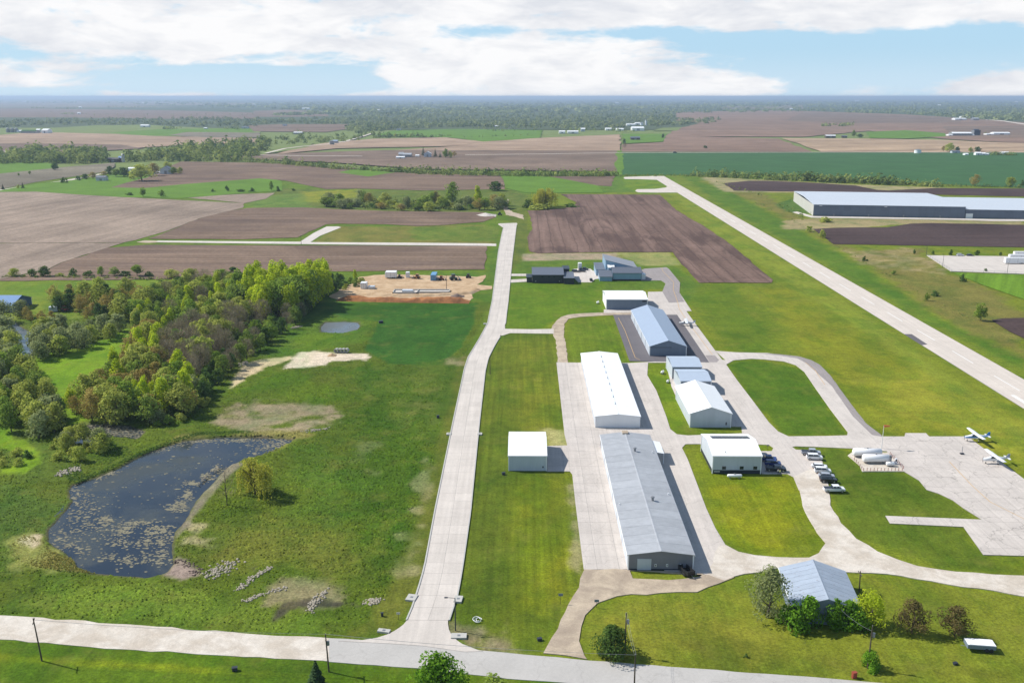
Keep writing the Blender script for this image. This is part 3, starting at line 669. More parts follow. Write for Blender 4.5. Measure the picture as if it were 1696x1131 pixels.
field('plowed_field', [(1347,380),(1380,378),(1469,377),(1507,371),(1545,370),(1696,373),(2200,380),(2200,420),(1696,410),(1570,408),(1380,405),(1366,394)], 'soil_dark', 1)
field('plowed_field', [(1642,531),(1660,528),(1696,527),(1900,527),(1900,585),(1720,572),(1672,550)], 'soil_dark', 1)
field('striped_lawn', [(1578,452),(1696,456),(2000,464),(2000,600),(1720,505),(1660,484),(1620,470)], 'striped_lawn', 0.3)

# ------------------------------------------------------------------ roads and pavements
_pz = [0.10]
def pave(name, px, mat, holes=(), jit=0.0, step=3.0, z=None, world=False):
    _pz[0] += 0.004; g = px if world else GP(px)
    hs = [GP(h) for h in holes]
    if jit: g = rough_edge(g, step, jit, int(abs(px[0][0]))+3); hs = [rough_edge(h, step, jit, 5) for h in hs]
    return struct(obj(name, flat(name, g, MAT[mat], z if z is not None else _pz[0], hs, 0.35)))

# county road: gravel to the left, surfaced to the right
RT = [(-500,978),(0,1019),(212,1034),(430,1051),(560,1058)]; RB = [(560,1097),(430,1088),(200,1075),(0,1059),(-500,1016)]
pave('gravel_road', RT+RB, 'gravel', jit=0.35)
pave('road', [(545,1057),(600,1060),(640,1063),(757,1063),(793,1077),(840,1081),(975,1094),(1270,1116),(1400,1126),(1700,1152),(2300,1205),(2300,1265),(1700,1190),(1300,1158),(1100,1142),(940,1131),(840,1124),(700,1107),(545,1096)], 'road_grey', jit=0.12)

# the new concrete street, in slabs with kerbs
SL = [(655,1044),(668,1035),(677,1025),(686,1000),(697,965),(704,940),(722.5,840),(750.9,700),(762,648),(770,610),(776,592),(794,562),(808,536),(811,520),(815.5,499),(825.7,416.5),(832,385),(834.5,376)]
SR = [(757,1062),(745,1048),(742,1030),(749,1008),(757,985),(764.8,940),(778,850),(793.2,700),(799.5,645),(803,615),(808,594),(818,574),(829,556),(836.5,540),(838.5,520),(841.3,499),(848,430),(853,390),(855.5,371)]
def lerp_x(pts, Y):
    for (x0, y0), (x1, y1) in zip(pts, pts[1:]):
        if (y0-Y)*(y1-Y) <= 0 and y0 != y1: return x0+(x1-x0)*(Y-y0)/(y1-y0)
    return pts[0][0] if abs(Y-pts[0][1]) < abs(Y-pts[-1][1]) else pts[-1][0]
def street():
    root = struct(obj('street', None)); L_, R_ = GP(SL), GP(SR); y0 = 179.0; y1 = G(840, 373)[1]
    n = 125; ys = [y0+(y1-y0)*i/n for i in range(n+1)]
    bed = [(lerp_x(L_, y), y) for y in ys]+[(lerp_x(R_, y), y) for y in reversed(ys)]
    b = obj('joint_bed', flat('joint_bed', bed, MAT['joint'], 0.185), root)
    for i in range(n):
        a, c = ys[i]+0.03, ys[i+1]-0.03
        la, ra, lc, rc = lerp_x(L_, a), lerp_x(R_, a), lerp_x(L_, c), lerp_x(R_, c)
        for k in (0, 1):
            q = [(la+0.02, a), ((la+ra)/2-0.03, a), ((lc+rc)/2-0.03, c), (lc+0.02, c)] if k == 0 else [((la+ra)/2+0.03, a), (ra-0.02, a), (rc-0.02, c), ((lc+rc)/2+0.03, c)]
            m = MB(); m.add([(x, y, 0.17) for x, y in q]+[(x, y, 0.2) for x, y in q], [(4,5,6,7),(0,1,5,4),(1,2,6,5),(2,3,7,6),(3,0,4,7)]); m.build('slab', MAT['concrete'], root)
    for side, E_ in ((-1, L_), (1, R_)):
        m = MB(); yy = [y for y in ys if not (side > 0 and G(840,556)[1] < y < G(840,540)[1])]
        for a, c in zip(yy, yy[1:]):
            if c-a > 8: continue
            xa, xc = lerp_x(E_, a), lerp_x(E_, c); w = 0.35*side
            q = [(xa, a), (xa+w, a), (xc+w, c), (xc, c)]
            if side < 0: q = [q[1], q[0], q[3], q[2]]
            m.add([(x, y, 0.0) for x, y in q]+[(x, y, 0.33) for x, y in q], [(4,5,6,7),(0,1,5,4),(1,2,6,5),(2,3,7,6),(3,0,4,7)])
        m.build('kerb', MAT['concrete_pipe'], root)
street()
# flared mouth onto the county road, turning head, side street
pave('street_mouth', [(560,1062),(600,1060.5),(625,1056.5),(642,1051),(652,1046),(660,1041),(668,1035),(677,1024),(742,1026),(742,1034),(743.5,1043),(748,1052),(757,1061),(768,1068.5),(780,1074),(800,1079),(770,1080),(700,1070),(640,1066)], 'concrete', z=0.172)
pave('turning_head', [(825,372),(826,370.5),(855.7,369.6),(857,371.5),(853,377),(834.5,378)], 'concrete', z=0.18)
pave('side_street', [(822,408),(822,404.2),(806,403.6),(700,402.6),(514,401.5),(530,391),(565,377),(560,375.4),(541,375.6),(520,386),(497,400.8),(400,400),(262,399),(258,401.5),(400,403.5),(620,406),(800,407.5)], 'concrete', z=0.165)
pave('farm_track', [(226,401),(240,398.5),(262,399),(258,402),(240,402.5)], 'gravel_tan', jit=0.5)
pave('farm_track', [(-300,326),(0,314.5),(40,308.5),(100,300),(150,291),(186,283.5),(188,285),(150,293),(100,302.5),(40,312),(0,318),(-300,330)], 'gravel')
def strip_road(px, w):
    g = GP(px); L_, R_ = [], []
    for i in range(len(g)):
        a, b = g[max(i-1, 0)], g[min(i+1, len(g)-1)]; d = math.hypot(b[0]-a[0], b[1]-a[1]); nx_, ny_ = -(b[1]-a[1])/d*w/2, (b[0]-a[0])/d*w/2
        L_.append((g[i][0]+nx_, g[i][1]+ny_)); R_.append((g[i][0]-nx_, g[i][1]-ny_))
    return struct(obj('far_road', flat('far_road', L_+R_[::-1], MAT['gravel'], 0.5)))
pave('far_road', [(-300,250),(60,251),(115,254),(115,255.5),(60,252.6),(-300,252)], 'gravel', z=0.5)
strip_road([(440,254.5),(472,246.6),(500,243),(543,239.2),(572,234.6),(600,226.5),(617,221)], 9)
strip_road([(420,257.2),(500,258.6),(600,259.2)], 9)
strip_road([(770,257),(900,255.6),(1026,253.6),(1400,252.8),(1700,253),(2200,255.3)], 9)
pave('far_road', [(1620,197.5),(1660,200),(1700,206),(2000,214),(2000,216),(1700,207.6),(1660,201.2)], 'gravel', z=0.8)
pave('concrete_drive', [(836.5,545),(880,545.8),(917,545),(917,553),(880,552.6),(845,552),(833,556),(829,556),(836.5,540)], 'concrete', z=0.16)
pave('concrete_drive', [(845.2,453.8),(881,453.8),(881,457.5),(844.8,457.5)], 'concrete'); pave('concrete_drive', [(845,463.6),(884,461.5),(886,466),(844.5,468.6)], 'concrete')
pave('gravel_loop', [(913,545.4),(918.6,535.8),(928.7,525.6),(941,521.5),(961,519.5),(1002,518),(1046,517.5),(1047,521.8),(1002,522.6),(962,525),(941.4,528.5),(935,536),(933.8,553.5),(937.6,576.4),(940.5,601),(923.7,601),(921,563.7),(916,553.5)], 'gravel_tan', jit=0.35)

def clip(poly, x0, x1, y0, y1):
    for ax, lim, keep in ((0, x0, 1), (0, x1, -1), (1, y0, 1), (1, y1, -1)):
        out = []
        for i in range(len(poly)):
            a, b = poly[i-1], poly[i]; ia = (a[ax]-lim)*keep >= 0; ib = (b[ax]-lim)*keep >= 0
            if ia != ib:
                t = (lim-a[ax])/(b[ax]-a[ax]); out.append((a[0]+(b[0]-a[0])*t, a[1]+(b[1]-a[1])*t))
            if ib: out.append(b)
        poly = out
        if len(poly) < 3: return []
    return poly
def slabbed(name, px, mat, cx, cy, z, gap=0.035, bed='joint'):
    """an apron poured in bays: each bay is a slab over a slightly lower bed"""
    g = GP(px); root = struct(obj(name, None)); obj('joint_bed', flat('joint_bed', g, MAT[bed], z-0.02, (), 0.3), root)
    ar = sum(g[i-1][0]*g[i][1]-g[i][0]*g[i-1][1] for i in range(len(g)))
    if ar < 0: g = g[::-1]
    xs = [p[0] for p in g]; ys = [p[1] for p in g]; x = min(xs)
    while x < max(xs):
        y = min(ys)
        while y < max(ys):
            q = clip(g, x+gap, x+cx-gap, y+gap, y+cy-gap)
            if q:
                a = abs(sum(q[i-1][0]*q[i][1]-q[i][0]*q[i-1][1] for i in range(len(q))))/2
                if a > 1.0:
                    n = len(q); m = MB(); m.add([(p[0], p[1], z-0.03) for p in q]+[(p[0], p[1], z) for p in q], [tuple(range(n, 2*n))]+[(i, (i+1) % n, n+(i+1) % n, n+i) for i in range(n)])
                    m.build('slab', MAT[mat], root)
            y += cy
        x += cx
    return root
slabbed('long_apron', [(921.6,600.5),(957,601),(1000,602),(1020,640),(1040,700),(1040,720),(1030,760),(1040,800),(1060,943),(966.8,943.5),(961.7,903),(952.8,832),(947.8,786),(944,781),(906,781),(906,739),(939.5,738),(935,720)], 'concrete_old', 5.2, 6.4, 0.16)
EAST = [(1461,723.3),(1498,723.3),(1499.3,717.7),(1533.5,717.7),(1538.6,723.3),(1603,723.3),(1696,793.8),(1900,945),(1900,960),(1696,921),(1628.6,919.3),(1595.6,873),(1474,867.3),(1466.3,854.7),(1626,861),(1595.6,842),(1578,829),(1555,818),(1534.8,811.6),(1522,796),(1497,781),(1468.8,748)]
slabbed('east_apron', EAST, 'concrete_cracked', 7.5, 7.5, 0.18, 0.03)
OVAL = [(1202.6,604),(1215,597),(1245,594.5),(1266,595.6),(1299,599),(1318,605),(1332,616),(1349.7,642),(1375,678),(1404,716),(1403,721.3),(1367.4,722.4),(1306,723),(1288.8,715),(1273.6,700),(1245.7,662.5),(1220.3,629.6)]
DG = [(1129.5,742),(1135.4,736),(1158,735.5),(1170,780),(1240,783.5),(1262,785),(1304,785),(1314,790),(1323,811.5),(1328,837),(1337,857),(1352,882.5),(1366,900),(1363,908),(1354.7,915.5),(1339.5,922.5),(1290,922.5),(1250.8,919),(1220.3,912.5),(1201.3,902.5),(1184.8,875),(1169.6,842),(1154.4,801.4),(1139,761)]
ISL = [(1253,736.5),(1274,737),(1281,742),(1278,747.5),(1260,747.5)]
EG = [(1073.3,601),(1103,601),(1112,640),(1130,680),(1150,705),(1228,707),(1229,718),(1139,721.5),(1121,719.5),(1110,711),(1103.7,690.5),(1087,647),(1072,622)]
pave('middle_apron', [(1040,601.7),(1180,594),(1202,597),(1184.8,581.4),(1220,584),(1270,585),(1291,587.8),(1324,591.6),(1334.5,601.7),(1352,617),(1377.6,639.7),(1413,690.5),(1443.5,720),(1461,723.3),(1475,748),(1440,746),(1408,743),(1354,740.5),(1318,739.5),(1311.6,740.3),(1318,745),(1354.7,747),(1359.8,754.5),(1368.7,775),(1375,815),(1323,812),(1314,790),(1304,785),(1314,790),(1323,811.5),
     (1323,812),(1300,784),(1262,784),(1250,760),(1158,735.6),(1135.4,735.8),(1129.5,742),(1139,761),(1154.4,801.4),(1169.6,842),(1184.8,875),(1201.3,902.5),(1222,913.5),(1222,948),(1176,952.5),(1100,945),(1050,800),(1020,700),(1010,640),(1000,601.5)][:22]+
     [(1362,765),(1371,800),(1375,815),(1323,812),(1314,790),(1304,785),(1262,785),(1240,745),(1158,735.6),(1135.4,735.8),(1129.5,742),(1139,761),(1154.4,801.4),(1169.6,842),(1184.8,875),(1201.3,902.5),(1222,913.5),(1222,948),(1176,952.5),(1100,945),(1050,800),(1020,700),(1010,640),(1000,601.5)],
     'concrete_old', holes=[OVAL, EG, ISL])
pave('asphalt_shoulder', [(1245,584.5),(1291,587.2),(1324,590.8),(1344,597),(1357,604),(1375,622),(1408,667.6),(1433.4,700.6),(1458.7,720),(1462,724),(1445,721),(1413,690.5),(1377.6,639.7),(1352,617),(1334.5,601.7),(1320,594),(1291,589.3)], 'asphalt_grey', jit=0.1)
pave('taxiway', [(1063,447),(1068,445.4),(1103.7,443),(1108,446),(1126.5,468.5),(1125.3,485),(1145.5,515.5),(1136.6,515.7),(1184.8,581.4),(1202,604),(1150,600),(1122,560),(1085,517),(1000,519),(1000,513),(1073,513),(1073,483.8),(1097,483.4),(1102.4,469.7),(1095,465),(1062,465)], 'concrete_old')
pave('taxiway_asphalt', [(1063,447),(1068,445.4),(1103.7,443),(1108,446),(1126.5,468.5),(1125.3,485),(1134,500.5),(1108,502),(1097,483.6),(1102.4,469.7),(1095,465),(1062,465)], 'asphalt_grey')
pave('asphalt_apron', [(1015.5,521.8),(1121.4,521.8),(1140,549),(1174.9,600.7),(1042.8,598.5)], 'asphalt')
pave('asphalt_patch', [(1168,589),(1184,589),(1191,597),(1187,600.5),(1175.5,600.5)], 'asphalt_grey')
pave('house_terrace', [(950,446),(960,445.5),(978,445.6),(982,449),(998,449),(998,461),(985,463),(980,468),(958,468),(950,460)], 'concrete')
pave('service_yard', [(968,943.3),(1041,944),(1060,946),(1176,952.5),(1222,946),(1215,957),(1189.9,967),(1154.4,981),(1093.5,982.4),(1022.5,987.5),(989.6,999),(969.3,1019),(963,1037),(959,1062),(968,1086.4),(972,1092),(900,1082),(913.5,1057),(928.7,1026.8),(941.4,1001.4),(959,973.5)], 'gravel_tan', jit=0.4, holes=[[(1043,945.5),(1129,948),(1165,950.5),(1160,955),(1129,959.6),(1085,960),(1048,958.5)]])
pave('gravel_drive', [(1190,905),(1203,903.8),(1222,914),(1250.8,920),(1290,923.3),(1340,924),(1356,916.5),(1367.5,900),(1353,882.5),(1338,857),(1329,837),(1324,811.5),(1315,790),(1345,775),(1362,765),(1368.7,800),(1375,837),(1392.8,867),(1418,892.7),(1453.6,914),(1489,928),(1519.6,938),(1583,947.3),(1646,952),(1700,954),(2100,975),(2100,1030),(1700,989),(1646,978.6),(1570.3,968.5),(1494,954.5),(1443.5,949.4),(1400,948),(1300,940),(1232,951),(1200,962),(1172,952)], 'gravel', jit=0.35)
pave('fuel_pad', [(1404,755),(1412,749),(1470,750),(1497,781.5),(1428,781.5),(1424,772)], 'gravel', jit=0.1, z=0.24)
pave('yard_concrete', [(1534.8,423.6),(1696,425.4),(2000,430),(2000,462),(1696,454.5),(1575,450)], 'concrete', z=0.3)
pave('warehouse_apron', [(1312,352),(1320,351),(1347,358.5),(1598,362.6),(1640,363.5),(1900,365),(1900,368),(1640,366.5),(1600,365),(1345,361)], 'concrete', z=0.25)
pave('bare_track', [(833,345),(838,330),(843,331),(841,346),(850,352),(866,356),(868,364),(856,360),(838,356)], 'gravel_tan', jit=0.6, z=0.15)

# construction site
pave('building_site', [(545,492),(566,478),(588,468),(596,459),(620,456),(660,455),(790,459),(804,456),(800,466),(790,472),(815,474),(815,479),(796,481),(780,487),(784,494),(776,500),(700,501),(620,500),(560,497)], 'dirt', jit=0.8, z=0.17)

# runway with its turning loop
def runway():
    xa, xb = 179.3, 197.7; y1 = G(1097, 292)[1]
    root = struct(obj('runway', None)); n = 74; y0 = 120.0
    obj('joint_bed', flat('joint_bed', [(xa, y0), (xb, y0), (xb, y1), (xa, y1)], MAT['joint'], 0.19, (), 0.2), root)
    st = (y1-y0)/n; w = (xb-xa)/3
    me = MB(); me.box(0.03, w-0.03, 0.04, st-0.04, 0.17, 0.21); mm = me.mesh('slab', MAT['runway_concrete'])
    for i in range(n):
        for k in range(3): obj('slab', mm, root, (xa+k*w, y0+i*st, 0))
    xm = (xa+xb)/2; y = G(1680, 640)[1]-6
    k = 0
    while y < y1-60:
        L_ = 20.0
        b = MB(); b.box(xm-0.22, xm+0.22, y, y+L_, 0.20, 0.217); b.build('centreline_dash', MAT['paint_white'], root); y += 38
    b = MB(); b.box(xa+3.0, xa+4.6, G(1672,655)[1]-18, G(1672,655)[1], 0.2, 0.217); b.build('touchdown_bar', MAT['paint_white'], root)
    b = MB(); b.box(xb-4.6, xb-3.0, G(1672,655)[1]-18, G(1672,655)[1], 0.2, 0.217); b.build('touchdown_bar', MAT['paint_white'], root)
runway()
pave('turning_loop', [(1032.7,295.5),(1034,293.6),(1060,292.6),(1100,292),(1104,296),(1135,318),(1125,319.3),(1085,319.4),(1057,319),(1052,316.5),(1055,313.9),(1085,313.4),(1103,311),(1106,308.5),(1089,298.3),(1060,297.2),(1036,297)], 'runway_concrete', z=0.18)
pave('asphalt_patch', [(1498,554),(1510,554),(1536,571),(1527,572.3)], 'asphalt', z=0.225)

# painted lines
def line_on(name, px, width, mat, z, parent=None):
    g = GP(px); m = MB()
    for (ax, ay), (bx, by) in zip(g, g[1:]):
        L_ = math.hypot(bx-ax, by-ay); nx_, ny_ = -(by-ay)/L_*width/2, (bx-ax)/L_*width/2
        m.add([(ax-nx_, ay-ny_, z), (bx-nx_, by-ny_, z), (bx+nx_, by+ny_, z), (ax+nx_, ay+ny_, z)], [(0, 1, 2, 3)])
    return struct(m.build(name, MAT[mat]))
line_on('taxi_line', [(1096,444),(1098,450),(1116,468),(1115,480),(1122,500),(1125,512),(1135,528),(1168,572),(1180,588)], 0.25, 'paint_yellow', _pz[0]+0.01)
line_on('taxi_line', [(1024,527),(1035,548),(1047,580),(1052,593),(1060,597)], 0.22, 'paint_yellow', _pz[0]+0.01)
line_on('taxi_line', [(1572,765),(1610,805),(1640,832),(1700,862)], 0.22, 'paint_yellow', 0.195)
line_on('taxi_line', [(1334,601),(1350,614),(1366,638)], 0.22, 'paint_yellow', _pz[0]+0.01)

# ------------------------------------------------------------------ water
def pool(name, px, mat, grow=1.5, z=-0.42):
    g = GP(px); cx = sum(p[0] for p in g)/len(g); cy = sum(p[1] for p in g)/len(g)
    a = sum(g[i-1][0]*g[i][1]-g[i][0]*g[i-1][1] for i in range(len(g))); sgn = 1 if a > 0 else -1; out = []
    for i in range(len(g)):
        (ax, ay), (bx, by) = g[i-1], g[(i+1) % len(g)]; L_ = math.hypot(bx-ax, by-ay)
        out.append((g[i][0]+sgn*(by-ay)/L_*grow, g[i][1]-sgn*(bx-ax)/L_*grow))
    return struct(obj(name, flat(name, out, MAT[mat], z)))
pool('pond', POND, 'water'); pool('small_pond', POND2, 'water_pale'); pool('creek', CREEK, 'water_pale'); pool('creek', CREEK2, 'water')

# ------------------------------------------------------------------ buildings
Z0 = 0.1
def panel(root, name, mat, side, dims, u0, u1, z0, z1, proud=0.06, depth=0.1):
    """a flat piece on a wall of a box dims = (hx, hy); side F/B/L/R, u along the wall in local coordinates"""
    hx, hy = dims; m = MB(); a, b = proud, proud-depth
    if side == 'F': m.box(u0, u1, -hy-a, -hy-b, z0, z1)
    elif side == 'B': m.box(u0, u1, hy+b, hy+a, z0, z1)
    elif side == 'L': m.box(-hx-a, -hx-b, u0, u1, z0, z1)
    else: m.box(hx+b, hx+a, u0, u1, z0, z1)
    return m.build(name, MAT[mat] if isinstance(mat, str) else mat, root)
def window(root, dims, side, u0, u1, z0, z1, frame='white_metal'):
    f = panel(root, 'window', frame, side, dims, u0, u1, z0, z1, 0.05, 0.12); d = 0.12
    panel(f, 'pane', 'glass', side, dims, u0+d, u1-d, z0+d, z1-d, 0.07, 0.1)
    return f
def door(root, dims, side, u0, u1, z0, z1, mat='white_metal', name='door'):
    d = panel(root, name, mat, side, dims, u0, u1, z0, z1, 0.06, 0.1)
    return d
def gable(name, label, cat, x0, x1, y0, y1, eave, ridge, axis='y', wall='white_metal', roof='white_metal', over=0.35, rz=0.0, sheets=0, group=None, trim='white_metal', thick=0.16, cap=True):
    """axis = direction of the ridge. Returns root and half sizes"""
    cx, cy, hx, hy = (x0+x1)/2, (y0+y1)/2, (x1-x0)/2, (y1-y0)/2
    t = thing(name, label, cat, (cx, cy, 0), rz, group)
    a, b = (hx, hy) if axis == 'y' else (hy, hx)          # a: half span across the ridge, b: half length
    prof = [(-a, Z0-0.6), (a, Z0-0.6), (a, eave), (0, ridge), (-a, eave)]
    MB().prism(prof, -b, b, axis).build('wall', MAT[wall], t)
    sl = (ridge-eave)/a; ao = a+over; ze = eave-sl*over; bo = b+over
    for s in (-1, 1):
        q = [(0, ridge+0.02), (s*ao, ze+0.02), (s*ao, ze+thick), (0, ridge+thick)]
        if s > 0: q = q[::-1]
        if axis != 'y': pass
        if sheets:
            n = sheets
            for i in range(n):
                p0, p1 = -bo+2*bo*i/n+0.03, -bo+2*bo*(i+1)/n-0.03
                MB().prism(q if s < 0 else q, p0, p1, axis).build('roof_panel', MAT[roof], t)
        else:
            MB().prism(q, -bo, bo, axis).build('roof_slope', MAT[roof], t)
        m = MB()                                            # eave gutter
        if axis == 'y': m.box(s*ao-0.09, s*ao+0.09, -bo-0.01, bo+0.01, ze-0.12, ze+0.0)
        else: m.box(-bo-0.01, bo+0.01, s*ao-0.09, s*ao+0.09, ze-0.12, ze+0.0)
        m.build('gutter', MAT[trim], t)
        for e in (-1, 1):                                   # corner trim
            m = MB(); c = (s*a, e*b) if axis == 'y' else (e*b, s*a)
            m.box(c[0]-0.14, c[0]+0.14, c[1]-0.14, c[1]+0.14, Z0-0.5, eave-0.05); m.build('corner_trim', MAT[trim], t)
    if cap:
        m = MB(); w = 0.35
        m.prism([(-w, ridge+thick-sl*w+0.02), (w, ridge+thick-sl*w+0.02), (0, ridge+thick+0.06)], -bo-0.03, bo+0.03, axis); m.build('ridge_cap', MAT[roof], t)
    return t, (hx, hy)
def roof_z(hx, eave, ridge, x): return eave+(ridge-eave)*(1-abs(x)/hx)

# A: long grey hangar nearest the camera
A, d = gable('hangar', 'long grey hangar nearest the camera with a patched steel roof and two roof vents', 'hangar', 25.1, 40.3, 201.6, 282.1, 4.05, 5.0, 'y', 'grey_siding', 'galv_roof', sheets=17)
door(A, d, 'F', -5.5, -2.2, Z0, 3.0, 'offwhite_metal', 'door')
for u in (-1.4, 1.3, 4.6): window(A, d, 'F', u, u+0.45, 1.0, 1.7)
panel(A, 'skirting', 'dark_trim', 'F', d, -7.3, 7.3, Z0-0.4, 0.45, 0.03, 0.06)
for side in 'LR':
    for k in range(6): door(A, d, side, -39+k*13, -39+k*13+12.2, Z0, 3.6, 'offwhite_metal', 'hangar_door')
for (x, y) in ((1.2, 24), (1.8, -11.5)):
    m = MB(); z = roof_z(7.6, 4.05, 5.0, x)+0.1; m.lathe([(0.32, z), (0.32, z+0.9), (0.55, z+0.9), (0.5, z+1.15), (0.0, z+1.3)], x, y, 10); m.build('roof_vent', MAT['steel'], A)
for (x, y) in ((6.6, 24.5), (6.8, -6.2), (-7.0, -12.8)):
    m = MB(); z = roof_z(7.6, 4.05, 5.0, x)+0.1; m.lathe([(0.16, z), (0.16, z+0.5), (0.0, z+0.55)], x, y, 8); m.build('vent_pipe', MAT['white_metal'], A)
m = MB(); m.box(-1.0, 0.8, 38.5, 40.7, 5.0, 5.5); m.build('roof_hatch', MAT['gravel_tan'], A)
m = MB(); m.add([(7.6, 26, 3.9), (10.4, 26, 3.4), (10.4, 36, 3.4), (7.6, 36, 3.9), (7.6, 26, 4.0), (10.4, 26, 3.5), (10.4, 36, 3.5), (7.6, 36, 4.0)], [(3,2,1,0),(4,5,6,7),(0,1,5,4),(1,2,6,5),(2,3,7,6),(3,0,4,7)])
m.box(10.2, 10.35, 26.1, 26.25, 0, 3.4); m.box(10.2, 10.35, 35.7, 35.85, 0, 3.4); m.build('canopy', MAT['white_metal'], A)
# B: long white hangar
B_, d = gable('hangar', 'long white hangar behind the grey one with a line of small vents along its ridge', 'hangar', 24.8, 39.6, 300.2, 380, 4.08, 4.85, 'y', 'white_metal', 'white_metal', sheets=16)
for k in range(9):
    m = MB(); y = -30+k*7.6; m.prism([(-0.45, 4.9), (0.45, 4.9), (0, 5.35)], y, y+2.4, 'y'); m.build('ridge_vent', MAT['offwhite_metal'], B_)
for side in 'LR':
    for k in range(6): door(B_, d, side, -39+k*13, -39+k*13+12.2, Z0, 3.6, 'offwhite_metal', 'hangar_door')
door(B_, d, 'F', 5.6, 6.5, Z0, 2.2)
# C: small white hangar beside the street
C_, d = gable('hangar', 'small white hangar standing alone on the lawn between street and long apron', 'hangar', -3.9, 7.3, 262.3, 282.5, 4.8, 6.7, 'x', 'offwhite_metal', 'white_metal', 0.25)
door(C_, d, 'R', -6.8, 6.8, Z0, 4.3, 'offwhite_metal', 'hangar_door'); panel(C_, 'meter_box', 'dark_trim', 'F', d, 4.4, 4.8, 1.0, 1.5)
# D: white hangar with the solar panels and a dark base
D_, d = gable('hangar', 'white hangar with solar panels on the far roof slope and dark wainscot below its windows', 'hangar', 56.4, 70.6, 260.8, 279, 5.6, 7.3, 'x', 'offwhite_metal', 'white_metal', 0.3)
for s in 'FLRB':
    w_ = d[0] if s in 'FB' else d[1]; panel(D_, 'wainscot', 'dark_trim', s, d, -w_+0.02, w_-0.02, Z0-0.4, 1.15, 0.045, 0.08)
for u in (-4.3, 0.9, 4.9): window(D_, d, 'F', u, u+1.15, 1.35, 2.35, 'dark_trim')
panel(D_, 'wall_lettering', 'white_metal', 'F', d, -6.6, -4.9, 0.55, 0.78, 0.06, 0.04)
door(D_, d, 'R', -6.5, 6.5, Z0, 4.6, 'offwhite_metal', 'hangar_door')
for i in range(10):
    m = MB(); x0 = -5.6+i*1.16; sl = (7.3-5.6)/9.1
    for j in range(2):
        y0 = 0.9+j*1.9; zz = lambda y: 7.3-sl*y+0.34
        m.add([(x0, y0, zz(y0)), (x0+1.08, y0, zz(y0)), (x0+1.08, y0+1.8, zz(y0+1.8)), (x0, y0+1.8, zz(y0+1.8)), (x0, y0, zz(y0)-0.06), (x0+1.08, y0, zz(y0)-0.06), (x0+1.08, y0+1.8, zz(y0+1.8)-0.06), (x0, y0+1.8, zz(y0+1.8)-0.06)], [(0,1,2,3),(7,6,5,4),(4,5,1,0),(5,6,2,1),(6,7,3,2),(7,4,0,3)])
    m.build('solar_panel', MAT['solar'], D_)
m = MB(); m.lathe([(0.1, 5.9), (0.1, 6.5), (0, 6.55)], -3.2, -7.6, 8); m.build('vent_pipe', MAT['steel'], D_)
# E: white gabled hangar
E_, d = gable('hangar', 'tall white gabled hangar in front of two smaller pale blue roofed ones', 'hangar', 56.7, 70.3, 301, 331.5, 5.0, 7.2, 'y', 'offwhite_metal', 'white_metal', 0.45)
door(E_, d, 'F', 5.1, 5.5, 0.9, 1.9, 'dark_trim', 'meter_box'); door(E_, d, 'R', -10, 10, Z0, 4.4, 'offwhite_metal', 'hangar_door')
# F, G
F_, d = gable('hangar', 'farther of the two small pale blue roofed hangars, by the asphalt apron', 'hangar', 59.2, 70.7, 357, 372.5, 5.0, 6.3, 'x', 'slate_siding', 'pale_blue_roof', 0.2)
panel(F_, 'end_wall', 'offwhite_metal', 'L', d, -7.7, 7.7, Z0-0.4, 4.9, 0.03, 0.06); door(F_, d, 'R', -6.5, 6.5, Z0, 4.4, 'offwhite_metal', 'hangar_door')
G_, d = gable('hangar', 'nearer of the two small pale blue roofed hangars, just behind the white gabled one', 'hangar', 59.4, 70.7, 338, 353.5, 5.0, 6.3, 'x', 'slate_siding', 'pale_blue_roof', 0.2)
panel(G_, 'end_wall', 'offwhite_metal', 'L', d, -7.7, 7.7, Z0-0.4, 4.9, 0.03, 0.06); door(G_, d, 'R', -6.5, 6.5, Z0, 4.4, 'offwhite_metal', 'hangar_door')
# H: blue grey hangar on the asphalt
H_, d = gable('hangar', 'blue grey gabled hangar standing on the black asphalt apron', 'hangar', 54.8, 70.4, 391, 462, 4.35, 6.9, 'y', 'slate_siding', 'blue_grey_roof', 0.3)
for k in range(5):
    door(H_, d, 'L', -34+k*14, -34+k*14+12.6, Z0, 3.7, 'offwhite_metal', 'hangar_door'); door(H_, d, 'R', -34+k*14, -34+k*14+12.6, Z0, 3.7, 'slate_siding', 'hangar_door')
panel(H_, 'wall_trim', 'dark_trim', 'F', d, -7.6, 1.5, 3.8, 4.0, 0.04, 0.06)
# I
I_, d = gable('hangar', 'white hangar at the bend of the gravel loop with a concrete pad on its right', 'hangar', 44.0, 65.3, 482, 504.5, 5.5, 7.0, 'x', 'slate_siding', 'white_metal', 0.3)
panel(I_, 'end_wall', 'white_metal', 'L', d, -11.2, 11.2, Z0-0.4, 5.3, 0.03, 0.06); door(I_, d, 'R', -9.5, 9.5, Z0, 4.8, 'offwhite_metal', 'hangar_door')
door(I_, d, 'F', 8.0, 10.2, 4.2, 5.0, 'dark_trim', 'sign')
